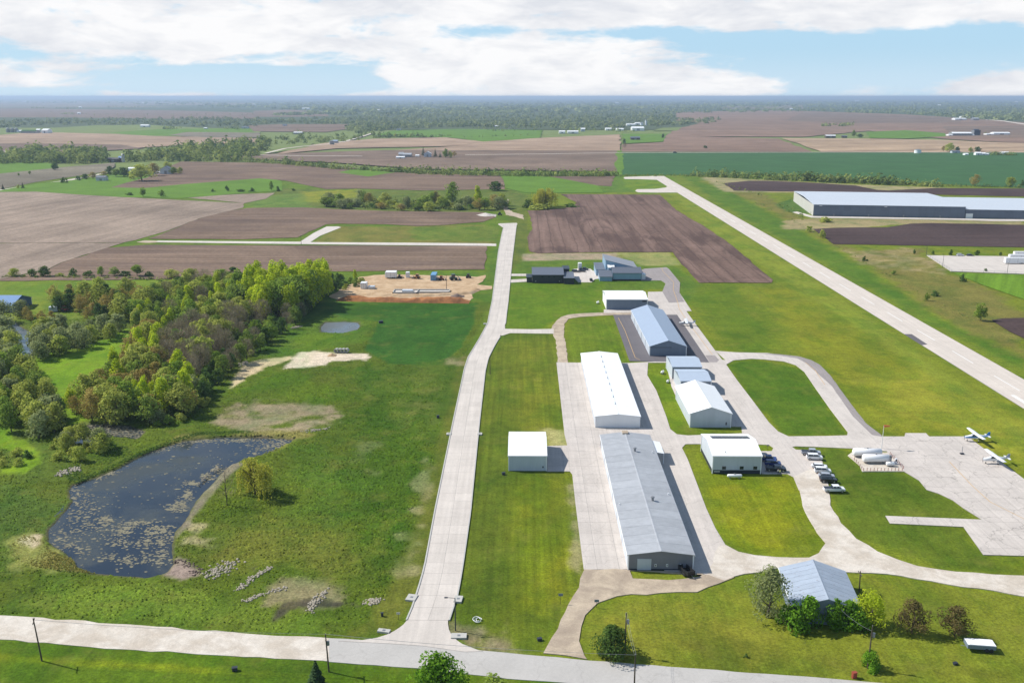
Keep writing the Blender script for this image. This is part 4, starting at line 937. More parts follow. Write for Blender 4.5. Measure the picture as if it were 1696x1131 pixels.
# J: black house with hangar
J_, d = gable('house', 'black sided house with a grey roof beside the concrete street', 'house', 6.1, 24.5, 554.3, 580, 5.0, 7.2, 'x', 'black_siding', 'slate_roof', 0.4, trim='dark_trim')
def wing(root, x0, x1, y0, y1, z, z2, wall, roof, cx, cy, dirn='y'):
    """a wing with a single slope, z at the near (or left) edge and z2 at the far (or right) edge"""
    x0, x1, y0, y1 = x0-cx, x1-cx, y0-cy, y1-cy; m = MB(); h = lambda x, y: z+(z2-z)*((y-y0)/(y1-y0) if dirn == 'y' else (x-x0)/(x1-x0))
    c = [(x0, y0), (x1, y0), (x1, y1), (x0, y1)]
    m.add([(a, b, -0.5) for a, b in c]+[(a, b, h(a, b)) for a, b in c], [(3,2,1,0),(4,5,6,7),(0,1,5,4),(1,2,6,5),(2,3,7,6),(3,0,4,7)]); w = m.build('wing', MAT[wall], root)
    o = 0.3; c = [(x0-o, y0-o), (x1+o, y0-o), (x1+o, y1+o), (x0-o, y1+o)]
    m = MB(); m.add([(a, b, h(a, b)+0.02) for a, b in c]+[(a, b, h(a, b)+0.22) for a, b in c], [(3,2,1,0),(4,5,6,7),(0,1,5,4),(1,2,6,5),(2,3,7,6),(3,0,4,7)]); m.build('roof', MAT[roof], w)
    return w
wing(J_, 24.8, 30.7, 551, 565, 3.6, 4.8, 'black_siding', 'slate_roof', 15.3, 567.15)
wing(J_, 24.8, 28.5, 566, 577, 6.4, 6.4, 'black_siding', 'black_siding', 15.3, 567.15)
wing(J_, 2.6, 5.8, 556, 567, 3.0, 3.0, 'black_siding', 'black_siding', 15.3, 567.15)
for u in (-7.6, 6.6): door(J_, d, 'F', u, u+0.6, 0.8, 1.5, 'steel', 'meter_box')
for u in (-4, 0, 3): window(J_, d, 'F', u, u+1.4, 3.4, 4.2, 'dark_trim')
# K: blue hangar home
K_, d = gable('house', 'pale blue hangar home with slate roofs and several wings by the taxiway end', 'house', 54.8, 72, 562.5, 576.5, 4.7, 7.0, 'x', 'blue_siding', 'slate_roof', 0.4, trim='slate_siding')
panel(K_, 'wainscot', 'dark_trim', 'F', d, -8.5, 8.5, Z0-0.4, 0.9, 0.04, 0.06)
wing(K_, 51.5, 71, 577.2, 600, 10.0, 5.2, 'blue_siding', 'slate_roof_light', 63.4, 569.5, 'x')
wing(K_, 46.7, 54.2, 560.8, 571.5, 2.6, 4.6, 'blue_siding', 'slate_roof', 63.4, 569.5)
wing(K_, 45.8, 51.0, 577.5, 597, 4.0, 5.0, 'blue_siding', 'slate_roof', 63.4, 569.5)
wing(K_, 52.8, 56.5, 572, 576.8, 6.2, 7.0, 'blue_siding', 'white_metal', 63.4, 569.5)
wing(K_, 72.4, 75.0, 566, 572, 2.8, 2.8, 'white_metal', 'white_metal', 63.4, 569.5)
for u in (-6, -1, 4): window(K_, d, 'B', u, u+1.5, 1.2, 2.6, 'dark_trim')
# L: old barn with a rusting sheet roof
L_, d = gable('barn', 'old barn with rust streaked steel sheet roof half hidden by bushes', 'barn', 58.2, 72.4, 178.4, 195.4, 3.7, 6.0, 'y', 'slate_siding', 'barn_roof', 0.3, rz=math.radians(-6), sheets=9, trim='white_metal')
door(L_, d, 'F', -1.6, 1.6, Z0, 3.0, 'slate_siding', 'door')
# N: blue barn, far left
N_, d = gable('barn', 'royal blue steel barn at the left edge behind the creek', 'barn', -300, -263.5, 472.5, 492, 3.8, 6.8, 'x', 'royal_blue', 'royal_blue_roof', 0.5)
window(N_, d, 'F', 14, 15, 1.2, 2.0)

# M: the big warehouse, its walls made of separate panels
def warehouse():
    t = thing('warehouse', 'huge white roofed warehouse with dark grey panelled front on the right', 'warehouse', (271.6, 884.8, 0), math.radians(-7.6))
    def block(x0, x1, y0, y1, h0, h1):
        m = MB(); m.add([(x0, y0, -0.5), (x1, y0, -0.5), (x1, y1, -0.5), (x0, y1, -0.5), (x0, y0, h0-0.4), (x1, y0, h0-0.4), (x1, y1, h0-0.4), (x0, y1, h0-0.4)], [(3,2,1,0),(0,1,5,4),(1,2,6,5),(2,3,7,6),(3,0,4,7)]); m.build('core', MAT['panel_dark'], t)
        n = 4
        for i in range(n):
            a, b = y0+(y1-y0)*i/n, y0+(y1-y0)*(i+1)/n; zf = lambda y: h0+(h1-h0)*(1-abs((y-y0)/(y1-y0)*2-1))
            m = MB(); m.add([(x0-0.4, a+0.1, zf(a)-0.3), (x1+0.4, a+0.1, zf(a)-0.3), (x1+0.4, b-0.1, zf(b)-0.3), (x0-0.4, b-0.1, zf(b)-0.3), (x0-0.4, a+0.1, zf(a)), (x1+0.4, a+0.1, zf(a)), (x1+0.4, b-0.1, zf(b)), (x0-0.4, b-0.1, zf(b))], [(3,2,1,0),(4,5,6,7),(0,1,5,4),(1,2,6,5),(2,3,7,6),(3,0,4,7)])
            m.build('roof_panel', MAT['warehouse_roof'], t)
    block(0, 134, 0, 128, 10.6, 12.2); block(134.6, 260, 0.6, 112, 8.2, 10.0)
    w = 134/20
    for i in range(20):
        for z0, z1 in ((0.1, 5.1), (5.16, 10.1)):
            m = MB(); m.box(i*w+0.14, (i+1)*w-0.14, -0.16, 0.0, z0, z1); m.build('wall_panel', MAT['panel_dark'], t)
    w = 125/18
    for i in range(18):
        if i == 0: continue
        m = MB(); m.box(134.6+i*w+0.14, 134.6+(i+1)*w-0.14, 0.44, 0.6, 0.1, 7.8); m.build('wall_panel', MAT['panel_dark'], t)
    m = MB(); m.box(135, 141, 0.4, 0.6, 0.1, 4.4); m.build('loading_door', MAT['white_metal'], t)
    for i in range(16):
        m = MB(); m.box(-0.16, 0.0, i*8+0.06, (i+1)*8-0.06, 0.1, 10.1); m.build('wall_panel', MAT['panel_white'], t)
    for x in (5, 63): m = MB(); m.box(x, x+2.4, -0.5, -0.16, 9.2, 9.6); m.build('wall_lamp', MAT['white_metal'], t)
    for x in (18, 49, 80, 112): m = MB(); m.box(x, x+1.2, -0.24, -0.16, 0.1, 2.3); m.build('door', MAT['steel'], t)
    m = MB(); m.box(-0.24, -0.16, 12, 13.2, 0.1, 2.4); m.build('door', MAT['dark_trim'], t)
warehouse()

# ------------------------------------------------------------------ far farmsteads, each building a thing
def scale(py): return (py-YH)*CP/H          # photo pixels per metre at row py
def fbarn(label, px0, px1, py, hpx, dep=None, wall='white_metal', roof='white_metal', name='farm_shed', cat='shed', ridge=0.35, axis='x', rz=0.0):
    x0, y0 = G(px0, py); x1, _ = G(px1, py); h = hpx/scale(py); w = x1-x0; dp = dep or max(10, w*0.35)
    e = h*(1-ridge); t = thing(name, label, cat, ((x0+x1)/2, y0+dp/2, 0), rz); hx, hy = w/2, dp/2
    a, b = (hx, hy) if axis == 'y' else (hy, hx)
    MB().prism([(-a, -1.0), (a, -1.0), (a, e), (0, h-0.1), (-a, e)], -b, b, axis).build('wall', MAT[wall], t)
    for s in (-1, 1):
        q = [(0, h), (s*(a+0.4), e-0.1), (s*(a+0.4), e+0.25), (0, h+0.35)]
        MB().prism(q if s < 0 else q[::-1], -b-0.4, b+0.4, axis).build('roof', MAT[roof], t)
    m = MB(); m.box(-hx*0.25, hx*0.25, -hy-0.15, -hy, -0.2, e*0.75); m.build('door', MAT['steel'], t)
    return t
def fsilo(label, px, py, wpx, hpx, mat='steel', name='silo', dome=True):
    x, y = G(px, py); r = wpx/scale(py)/2; h = hpx/scale(py); t = thing(name, label, 'silo' if name == 'silo' else 'grain bin', (x, y+r, 0))
    MB().lathe([(r, -1), (r, h*0.8)], n=16).build('body', MAT[mat], t, True)
    MB().lathe([(r*1.03, h*0.8), (r*0.7, h*0.93), (0.02, h)] if dome else [(r*1.04, h*0.78), (r*0.2, h*0.97), (0.02, h)], n=16).build('roof', MAT['steel'], t, True)
# left foreground farm by the pale track
fbarn('low farmhouse with grey blue shingle roof on the grass beside the pale track', 159, 175, 300, 8, 9, 'offwhite_metal', 'slate_roof', 'house', 'house')
fbarn('white two storey farmhouse at the right edge of the tree ringed farmyard', 266, 283, 289, 13, 10, 'offwhite_metal', 'slate_roof', 'house', 'house', 0.4, 'y')
fbarn('white shed in the tree ringed farmyard, the upper of two', 212, 223, 283, 5); fbarn('white shed in the tree ringed farmyard, the lower of two', 215, 224, 288, 5)
fbarn('white machine shed beside the farmhouse with orange machine', 253, 263, 288.5, 4)
fbarn('long low dark roofed barn behind the tree belt beside the tall silo', 178, 196, 268, 6, 12, 'wood', 'shingle', 'barn', 'barn')
fbarn('small blue roofed barn touching the tall silo', 196, 201, 267.5, 8, 8, 'wood', 'royal_blue_roof', 'barn', 'barn')
fsilo('tall white concrete silo behind the left tree belt', 203.5, 268, 5, 13, 'concrete_pipe')
# far left bins and sheds
for i, (p, lab) in enumerate(((12, 'leftmost of the three steel grain bins at the far left farm'), (19, 'middle of the three steel grain bins at the far left farm'), (26, 'rightmost of the three steel grain bins at the far left farm'))):
    fsilo(lab, p, 220, 6, 8, 'steel', 'grain_bin', False)
fbarn('long dark green roofed barn at the far left farm', 34, 59, 221, 5, 30, 'steel', 'crop_green', 'barn', 'barn')
fbarn('white shed between bins and dark barn at the far left farm', 28, 36, 220, 4); fbarn('white barn right of the dark roofed barn at the far left farm', 60, 66, 219, 5); fbarn('large white barn at the right end of the far left farm', 69, 79, 221, 7, 30)
fbarn('long white poultry house alone on the far left green field', 232, 246, 211, 4, 20); fbarn('small white barn beside a far tree clump at upper left', 128, 133, 189.5, 3); fbarn('white buildings in the far tree row at upper left', 130, 135, 180, 3)
fbarn('tiny white barn near the horizon left of centre', 235, 239, 173, 2.5); fbarn('farmhouse on the far meadow left of centre', 400, 410, 213.5, 3.5, 20, 'offwhite_metal', 'slate_roof', 'house', 'house')
fbarn('small house in front of the far wood left of centre', 468, 474, 209, 3, 15, 'offwhite_metal', 'slate_roof', 'house', 'house')
fbarn('white barn low on the purple far field', 500, 512, 181.5, 2.5, 40); fbarn('two tone shed beside the far purple field', 486, 500, 222, 3, 20, 'steel', 'white_metal')
# bin and farm in the middle distance
fsilo('grey steel grain bin at the road corner left of centre', 549, 240, 8, 7, 'steel', 'grain_bin', False); fbarn('blue roofed shed tucked behind the grain bin at the road corner', 551, 559, 237.5, 5, 12, 'steel', 'blue_grey_roof')
fbarn('long low white shed in front of the round roofed barn at the middle farm', 656, 670, 263, 3.5, 10)
fbarn('grey metal barn with long roof at the middle farm', 667, 681, 260.5, 6, 18, 'steel', 'galv_roof', 'barn', 'barn')
fbarn('domed grey barn left of the long roof at the middle farm', 660, 668, 260, 7, 14, 'steel', 'galv_roof', 'barn', 'barn', 0.5)
fbarn('white gabled farmhouse between dark firs at the middle farm', 702, 714, 260.5, 9, 9, 'offwhite_metal', 'white_metal', 'house', 'house', 0.4, 'y')
fbarn('pale machine shed beside the middle farmyard', 688, 694, 260, 3)
# village of barns beyond the centre fields
fbarn('white barn at the left end of the far barn row', 926, 936, 221, 4, 25); fbarn('long white barn second from the left in the far barn row', 940, 958, 221, 4, 25); fbarn('white house behind the far barn row', 962, 969, 217.5, 5, 12, 'offwhite_metal', 'white_metal', 'house', 'house')
fbarn('white barn half hidden by trees right of the far barn row', 1003, 1013, 216, 3.5, 25); fbarn('long white barn right of the hidden one beyond the centre fields', 1021, 1033, 216.5, 3.5, 25)
fbarn('big white barn with bright roof beyond the centre fields', 1047, 1067, 216.5, 6, 45); fbarn('long low white barn at the dairy farm with the silo', 1038, 1052, 208.5, 3, 30); fbarn('white barn touching the dairy farm bins', 1052, 1060, 207, 3.5, 25)
fsilo('white domed bin at the dairy farm', 1063, 208, 5, 5, 'white_metal', 'grain_bin'); fsilo('tall white silo at the dairy farm', 1070, 208, 3.5, 9, 'white_metal')
fbarn('dark roofed house on the green square beyond the plowed fields', 1045, 1060, 232, 5, 18, 'wood', 'slate_roof', 'house', 'house')
# right side
fbarn('long grey hog barn beside the dark tower on the right', 1578, 1610, 225, 5.5, 28, 'steel', 'white_metal', 'barn', 'barn')
fbarn('white shed left of the long grey hog barn', 1571, 1578, 225.3, 2.5, 18); fbarn('white shed at the foot of the dark tower', 1605, 1614, 225, 2, 20)
def dark_tower():
    x, y = G(1616, 224.5); s = scale(224.5); t = thing('grain_tower', 'dark square feed tower at the end of the long hog barn', 'tower', (x, y, 0)); w = 10/s/2; h = 10/s
    m = MB(); m.box(-w, w, -w, w, -1, h*0.85); m.build('body', MAT['dark_trim'], t)
    for i in range(3): m = MB(); m.lathe([(w*0.3, h*0.85), (w*0.3, h)], -w*0.6+i*w*0.6, 0, 10); m.build('bin_top', MAT['panel_dark'], t)
    m = MB(); m.box(-w-1, -w, -w, w, -1, h*0.8); m.build('leg_wall', MAT['steel'], t)
dark_tower()
fbarn('long white barn right of the dark tower', 1646, 1673, 223.5, 4, 25); fbarn('white shed joined to the left end of the long white barn', 1634, 1646, 223.7, 2, 20)
fbarn('white barn at the upper right farm, left one', 1582, 1601, 199, 3, 40); fbarn('white barn at the upper right farm, back one', 1594, 1612, 195.5, 2.5, 40); fbarn('grey barn at the end of the upper right farm', 1612, 1622, 199.5, 4, 30, 'steel', 'galv_roof')
fbarn('white topped shed and lean-to near the far field edge on the right', 1368, 1384, 228, 4, 14, 'wood', 'white_metal'); fbarn('small dark shed near the far field edge on the right', 1395, 1403, 228, 3, 10, 'wood', 'slate_roof')
fsilo('squat white grain bin at the edge of the green crop on the right', 1522, 254.5, 11, 7, 'white_metal', 'grain_bin', False)
fbarn('small farmhouse under the trees beyond the green crop', 1577, 1590, 254, 4, 10, 'offwhite_metal', 'slate_roof', 'house', 'house')
for i, (a, b, hh, lab) in enumerate(((1598, 1604, 3, 'white trailer house left of the garden trees beyond the green crop'), (1616, 1625, 5, 'white house with grey door beyond the green crop'), (1626, 1633, 4, 'white garage beside the house beyond the green crop'), (1634, 1638, 3, 'white shed right of the garage beyond the green crop'), (1660, 1672, 4, 'white shed behind the dark shelter hedge'))):
    fbarn(lab, a, b, 257.5-(0 if i < 4 else 1.5), hh, 9)
for i, (px, py, w, lab) in enumerate(((1311, 182, 4, 'tiny white house at the edge of the far right wood'), (1420, 168.5, 6, 'pale building on the horizon right of centre'), (1684, 170.5, 4, 'bright white building on the far right horizon'), (1556, 176, 5, 'pale farm shed deep in the far right wood'),
    (40, 170, 4, 'pale shed near the horizon at far left'), (420, 175, 4, 'white farm shed near the left horizon'), (627, 184, 5, 'white barn in the far wood left of centre'), (703, 170, 4, 'white barn high in the far wood at centre'), (822, 210.5, 6, 'white roofed house at the edge of the wood beyond the green pasture'), (1022, 172, 5, 'bluish roof near the horizon right of centre'), (340, 214, 5, 'pale house below the far left wood'), (660, 216, 7, 'dark roofed house by the far pasture'))):
    fbarn(lab, px-w/2, px+w/2, py, 2.2, 30 if py < 190 else 14, 'offwhite_metal', 'white_metal' if i != 11 else 'slate_roof', 'house', 'house')

# ------------------------------------------------------------------ trees
LEAF = {
 'lime':   m_leaf('leaf_lime', [srgb(160,186,30,1), srgb(212,218,60,1), srgb(176,192,60,1)], 0.45),
 'green':  m_leaf('leaf_green', [srgb(104,134,46,1), srgb(150,170,70,1), srgb(140,154,82,1)], 0.38),
 'olive':  m_leaf('leaf_olive', [srgb(146,158,64,1), srgb(190,198,98,1), srgb(172,174,88,1)], 0.38),
 'dusty':  m_leaf('leaf_dusty', [srgb(124,138,84,1), srgb(170,176,120,1), srgb(148,156,106,1)], 0.35),
 'brown':  m_leaf('leaf_brown', [srgb(150,128,72,1), srgb(182,164,98,1), srgb(158,150,76,1)], 0.35),
 'dark':   m_leaf('leaf_dark', [srgb(70,98,44,1), srgb(108,134,62,1), srgb(90,112,62,1)], 0.3),
 'spruce': m_leaf('leaf_spruce', [srgb(50,72,46,1), srgb(82,104,66,1)], 0.1),
 'maple':  m_leaf('leaf_maple', [srgb(84,126,34,1), srgb(132,176,52,1), srgb(108,148,42,1)], 0.38),
 'copper': m_leaf('leaf_copper', [srgb(92,84,54,1), srgb(130,116,72,1), srgb(108,102,58,1)], 0.3),
 'twig':   m_leaf('twig_grey', [srgb(122,110,92,1), srgb(164,152,128,1), srgb(142,134,100,1)], 0.1),
 'willow': m_leaf('leaf_willow', [srgb(156,158,56,1), srgb(198,194,88,1), srgb(170,168,68,1)], 0.4),
}
def quads(C, Nn, size, asp=1.0, up=None, rg=nr):
    n = len(C); Nn = Nn/np.linalg.norm(Nn, axis=1, keepdims=True)
    r = rg.normal(size=(n, 3)) if up is None else up
    a = np.cross(Nn, r); a /= np.linalg.norm(a, axis=1, keepdims=True)+1e-9; b = np.cross(Nn, a)
    s = (size*rg.uniform(0.6, 1.3, n))[:, None]*0.5 if np.isscalar(size) else size[:, None]*0.5
    a = a*s; b = b*s*asp
    V = np.stack([C-a-b*0.4, C+a*0.2-b, C+a+b*0.5, C-a*0.3+b], 1).reshape(-1, 3)
    return V, np.arange(4*n).reshape(n, 4)
def crown_mesh(name, mat, h, w, base, lobes, leaves, size, seed, shape='round', fill=0.55):
    rg = np.random.default_rng(seed); Cs, Ns, T = [], [], []
    per = leaves//lobes; hc = h-base
    for i in range(lobes):
        t = rg.uniform(0.05, 1.0)
        if shape == 'round': rad = math.sin(math.pi*min(1, 0.18+0.80*t))**0.6
        elif shape == 'poplar': rad = (1-t)**0.45*min(1, 0.45+t*3)
        elif shape == 'bush': rad = math.sqrt(max(0.02, 1-t*t))
        else: rad = 1-t
        ang = rg.uniform(0, 2*math.pi); rr = w/2*rad*rg.uniform(0.25, 0.82)
        c = np.array([math.cos(ang)*rr, math.sin(ang)*rr, base+hc*t*0.88+hc*0.04])
        lr = w*rg.uniform(0.13, 0.24)*(0.7+0.5*rad); lz = lr*rg.uniform(0.7, 1.15)*(1.5 if shape == 'poplar' else 1)
        d = rg.normal(size=(per, 3)); d /= np.linalg.norm(d, axis=1, keepdims=True)
        k = rg.uniform(fill, 1.0, per)**0.5
        p = c+d*k[:, None]*np.array([lr, lr, lz]); p[:, 2] = np.maximum(p[:, 2], base*0.6)
        nn = d*0.9+rg.normal(size=(per, 3))*0.45+np.array([0, 0, 0.25])
        Cs.append(p); Ns.append(nn); T.append(np.full(per, rg.random())*0.7+rg.random(per)*0.3)
    C = np.concatenate(Cs); V, Fc = quads(C, np.concatenate(Ns), size, rg=rg); T = np.repeat(np.concatenate(T), 4)
    return np_mesh(name, V, Fc, LEAF[mat], {'tone': np.stack([T, T, T], 1)})
def trunk_mesh(name, h, w, seed, limbs=6, r=0.22, top=0.72, n=6):
    rg = random.Random(seed); m = MB(); pts = []; x = y = 0.0
    for i in range(5):
        pts.append((x, y, -0.4+(h*top+0.4)*i/4)); x += rg.uniform(-.03, .03)*h; y += rg.uniform(-.03, .03)*h
    m.tube(pts, [r*1.25, r, r*0.8, r*0.55, r*0.25], n)
    for i in range(limbs):
        t = 0.28+0.6*i/limbs; k = min(3, int(t*4)); f = t*4-k; p0 = Vector(pts[k]).lerp(Vector(pts[k+1]), f); a = i*2.4+rg.uniform(-.4, .4); L_ = w*0.42*(1.05-t*0.5)
        p1 = p0+Vector((math.cos(a)*L_*0.5, math.sin(a)*L_*0.5, L_*0.5)); p2 = p0+Vector((math.cos(a)*L_, math.sin(a)*L_, L_*1.1))
        rr = r*(0.55-0.3*t); m.tube([p0, p1, p2], [rr, rr*0.65, rr*0.25], 4)
    return m.mesh(name, MAT['bark'], True)
def bare_mesh(name, h, w, seed, twigs=900, wd=0.09, ln=1.5):
    """fine leafless branches in a spreading crown"""
    rg = np.random.default_rng(seed); n = twigs; t = rg.uniform(0.22, 1, n); rad = np.sin(np.pi*np.clip(0.2+0.75*t, 0, 1))**0.6*w/2
    a = rg.uniform(0, 2*np.pi, n); rr = rad*np.sqrt(rg.uniform(0.05, 1, n)); c = np.stack([np.cos(a)*rr, np.sin(a)*rr, h*t*0.97], 1)
    d = np.stack([np.cos(a)*0.8, np.sin(a)*0.8, rg.uniform(0.5, 1.6, n)], 1)+rg.normal(size=(n, 3))*0.45; d /= np.linalg.norm(d, axis=1, keepdims=True)
    s = np.cross(d, rg.normal(size=(n, 3))); s /= np.linalg.norm(s, axis=1, keepdims=True)+1e-9
    L_ = (rg.uniform(0.6, 1.2, n)*ln)[:, None]; V = np.stack([c-s*wd/2, c+s*wd/2, c+d*L_+s*wd*0.15, c+d*L_-s*wd*0.15], 1).reshape(-1, 3)
    T = np.repeat(rg.random(n), 4); return np_mesh(name, V, np.arange(4*n).reshape(n, 4), LEAF['twig'], {'tone': np.stack([T, T, T], 1)})
def spruce_mesh(name, h, w, seed, n=1500, size=0.5):
    rg = np.random.default_rng(seed); t = rg.uniform(0.0, 1, n)**1.35; lay = np.round(t*14)/14; t = lay*0.9+t*0.1; a = rg.uniform(0, 2*np.pi, n)
    R = w/2*(1-t)*rg.uniform(0.55, 1.0, n)*(0.88+0.12*np.sin(a*5+t*31)); C = np.stack([np.cos(a)*R, np.sin(a)*R, 0.25+h*0.97*t-0.12*R], 1)
    Nn = np.stack([np.cos(a)*0.7, np.sin(a)*0.7, np.full(n, 0.8)], 1)+rg.normal(size=(n, 3))*0.3
    V, Fc = quads(C, Nn, size, rg=rg); T = np.repeat(rg.random(n), 4); return np_mesh(name, V, Fc, LEAF['spruce'], {'tone': np.stack([T, T, T], 1)})
def willow_mesh(name, h, w, seed, strands=700, mat='willow', size=0.26):
    rg = np.random.default_rng(seed); Cs = []; arms = [(rg.uniform(0, 6.28), rg.uniform(0.45, 1.25)*w/2, rg.uniform(0.55, 1.0)*h) for _ in range(11)]
    for i in range(strands):
        a0, R, top = arms[rg.integers(len(arms))]; t = rg.uniform(0.25, 1.05)**0.8; a = a0+rg.normal()*0.2
        r = R*t; z = top*(1-0.32*(t-0.55)**2*3)*rg.uniform(0.93, 1.02); L_ = rg.uniform(0.1, 0.7)*h*(0.5+0.6*t); k = max(3, int(L_/0.36)); zz = np.maximum(z-np.arange(k)*0.36, 0.5)
        x, y = math.cos(a)*r+rg.normal()*0.3, math.sin(a)*r+rg.normal()*0.3; Cs.append(np.stack([np.full(k, x), np.full(k, y), zz], 1))
    C = np.concatenate(Cs)+rg.normal(size=(sum(map(len, Cs)), 3))*0.10; n = len(C)
    V, Fc = quads(C, rg.normal(size=(n, 3))*np.array([1, 1, 0.3])+np.array([0, 0, 0.3]), size, 1.8, rg=rg); T = np.repeat(rg.random(n), 4)
    return np_mesh(name, V, Fc, LEAF[mat], {'tone': np.stack([T, T, T], 1)})

PROTO = {}
def proto(kind, variants): PROTO[kind] = variants
def mk(kind, mat, h, w, base, lobes, leaves, size, shape, n=3, limbs=6, r=0.22, fill=0.55):
    PROTO[kind] = [(crown_mesh('crown', mat, h, w, base, lobes, leaves, size, 100+hash_(kind)+i, shape, fill), trunk_mesh('trunk', h, w, 7+i, limbs, r), h, w) for i in range(n)]
def hash_(s): return sum(ord(c)*(i+1) for i, c in enumerate(s)) % 997
mk('poplar', 'lime', 15, 8.2, 1.8, 34, 2200, 0.6, 'poplar', 4)
mk('green', 'green', 11, 8.5, 2.0, 24, 1500, 0.62, 'round', 4)
mk('olive', 'olive', 10, 9, 1.6, 26, 1500, 0.6, 'round', 4)
mk('dusty', 'dusty', 9, 9, 1.0, 26, 1500, 0.58, 'round', 3)
mk('brown', 'brown', 10, 8.5, 1.4, 26, 1250, 0.5, 'round', 3)
mk('dark', 'dark', 9, 7, 0.8, 20, 1300, 0.6, 'round', 3)
mk('shrub', 'green', 3, 4, 0.2, 10, 420, 0.42, 'bush', 3, 3, 0.06)
mk('shrub_dark', 'dark', 3, 4, 0.1, 10, 420, 0.42, 'bush', 3, 3, 0.06)
mk('shrub_olive', 'olive', 3, 4.2, 0.1, 10, 420, 0.42, 'bush', 3, 3, 0.06)
mk('maple', 'maple', 7, 8, 0.8, 36, 4200, 0.36, 'round', 2, 6, 0.16, 0.7)
mk('bush_near', 'maple', 3.6, 5, 0.1, 24, 2400, 0.28, 'bush', 3, 4, 0.07, 0.7)
mk('maple_dark', 'dark', 7, 8, 0.8, 36, 4200, 0.36, 'round', 1, 6, 0.16, 0.7)
mk('copper', 'copper', 6, 5.5, 1.0, 26, 2600, 0.24, 'round', 2, 7, 0.14, 0.5)
mk('lime_near', 'lime', 8, 6, 0.8, 26, 2600, 0.28, 'round', 2, 6, 0.14, 0.5)
mk('big_olive', 'dusty', 10, 8.5, 0.6, 34, 4200, 0.30, 'round', 2, 9, 0.25, 0.4)
PROTO['bare'] = [(bare_mesh('crown', 11, 8, 40+i), trunk_mesh('trunk', 11, 8, 50+i, 9, 0.2, 0.85), 11, 8) for i in range(4)]
PROTO['sapling'] = [(bare_mesh('crown', 8, 4, 60, 260, 0.05, 0.9), trunk_mesh('trunk', 8, 4, 61, 8, 0.13, 0.95), 8, 4)]
PROTO['spruce'] = [(spruce_mesh('crown', 9, 5.4, 70+i, 2600, 0.42), trunk_mesh('trunk', 9, 1, 71, 0, 0.15, 0.9), 9, 5.4) for i in range(2)]
PROTO['willow'] = [(willow_mesh('crown', 9, 9.5, 80+i), trunk_mesh('trunk', 9, 9, 81+i, 9, 0.3, 0.75), 9, 9.5) for i in range(2)]
NAME = dict(poplar='poplar_tree', green='broadleaf_tree', olive='broadleaf_tree', dusty='willow_tree', brown='budding_tree', dark='dark_tree', shrub='shrub', shrub_dark='shrub', shrub_olive='shrub', maple='maple_tree', maple_dark='maple_tree',
            bush_near='bush', copper='copper_leaved_tree', lime_near='broadleaf_tree', big_olive='broadleaf_tree', bare='leafless_tree', sapling='leafless_tree', spruce='spruce_tree', willow='willow_tree')
def tree(kind, x, y, h, label, group=None, ws=1.0, rg=rnd, z=0.0):
    v = rg.choice(PROTO[kind]); s = h/v[2]; t = thing(NAME[kind], label, 'shrub' if 'shrub' in kind or 'bush' in kind else 'tree', (x, y, z), rg.uniform(0, 6.28), group)
    t.scale = (s*ws, s*ws, s); obj('trunk', v[1], t); obj('crown', v[0], t); return t
def treep(kind, px, py, hpx, label, group=None, wpx=None):
    x, y = G(px, py); h = hpx/scale(py)*0.98; ws = 1.0
    if wpx: v = PROTO[kind][0]; ws = (wpx/scale(py))/(v[3]*h/v[2])
    return tree(kind, x, y, h, label, group, ws)
def inside(p, poly):
    x, y = p; c = False
    for i in range(len(poly)):
        (ax, ay), (bx, by) = poly[i-1], poly[i]
        if (ay > y) != (by > y) and x < (bx-ax)*(y-ay)/(by-ay)+ax: c = not c
    return c
PLACED = []
def grove(poly, sp, kinds, hr, where, n_max=200, seed=1, avoid=()):
    g = GP(poly); av = [GP(a) for a in avoid]; r = random.Random(seed); xs = [p[0] for p in g]; ys = [p[1] for p in g]; n = tries = 0
    ks = [k for k, w in kinds for _ in range(w)]
    while tries < 3500 and n < n_max:
        tries += 1; p = (r.uniform(min(xs), max(xs)), r.uniform(min(ys), max(ys)))
        if not inside(p, g) or any(inside(p, a) for a in av): continue
        if any((p[0]-q[0])**2+(p[1]-q[1])**2 < sp*sp for q in PLACED): continue
        PLACED.append(p); n += 1; k = r.choice(ks); h = r.uniform(*hr)*(0.8 if k in ('dark', 'brown') else 1)
        if 'shrub' in k: h = r.uniform(1.8, 3.6)
        big = h > (hr[0]+hr[1])/2
        w_ = {'poplar': 'lime green upright', 'green': 'green round', 'olive': 'olive spreading', 'dusty': 'dusty bushy', 'brown': 'brownish budding', 'dark': 'dark dense', 'bare': 'grey leafless',
              'shrub': 'low green', 'shrub_dark': 'low dark', 'shrub_olive': 'low olive', 'spruce': 'dark spruce', 'willow': 'drooping'}[k]
        kind = 'shrub' if 'shrub' in k else 'tree'; sz = '' if kind == 'shrub' else ('taller ' if big else 'shorter ')
        fx = (p[0]-min(xs))/(max(xs)-min(xs)); fy = (p[1]-min(ys))/(max(ys)-min(ys))
        cell = ('left ' if fx < .25 else 'left middle ' if fx < .5 else 'right middle ' if fx < .75 else 'right ')+('front' if fy < .4 else 'middle' if fy < .7 else 'rear')
        lab = f'{sz}{w_} {kind}, {cell} of {where}'
        tree(k, p[0], p[1], h, lab, lab, r.uniform(0.85, 1.2), r)
CLEAR = [[(45,600),(70,578),(130,582),(205,548),(232,550),(212,596),(150,655),(120,680),(70,640)], CREEK, CREEK2, [(0,486),(62,486),(62,522),(0,522)]]
grove([(395,505),(430,486),(545,480),(548,488),(520,508),(480,530),(430,530),(390,520)], 5.4, [('poplar', 6), ('green', 1)], (15, 20), 'bright block of left wood', 75, 3)
grove([(530,474),(560,462),(566,474),(545,492),(535,486)], 4.0, [('dark', 3), ('shrub_dark', 1)], (6, 8), 'wood tip by building site', 12, 4)
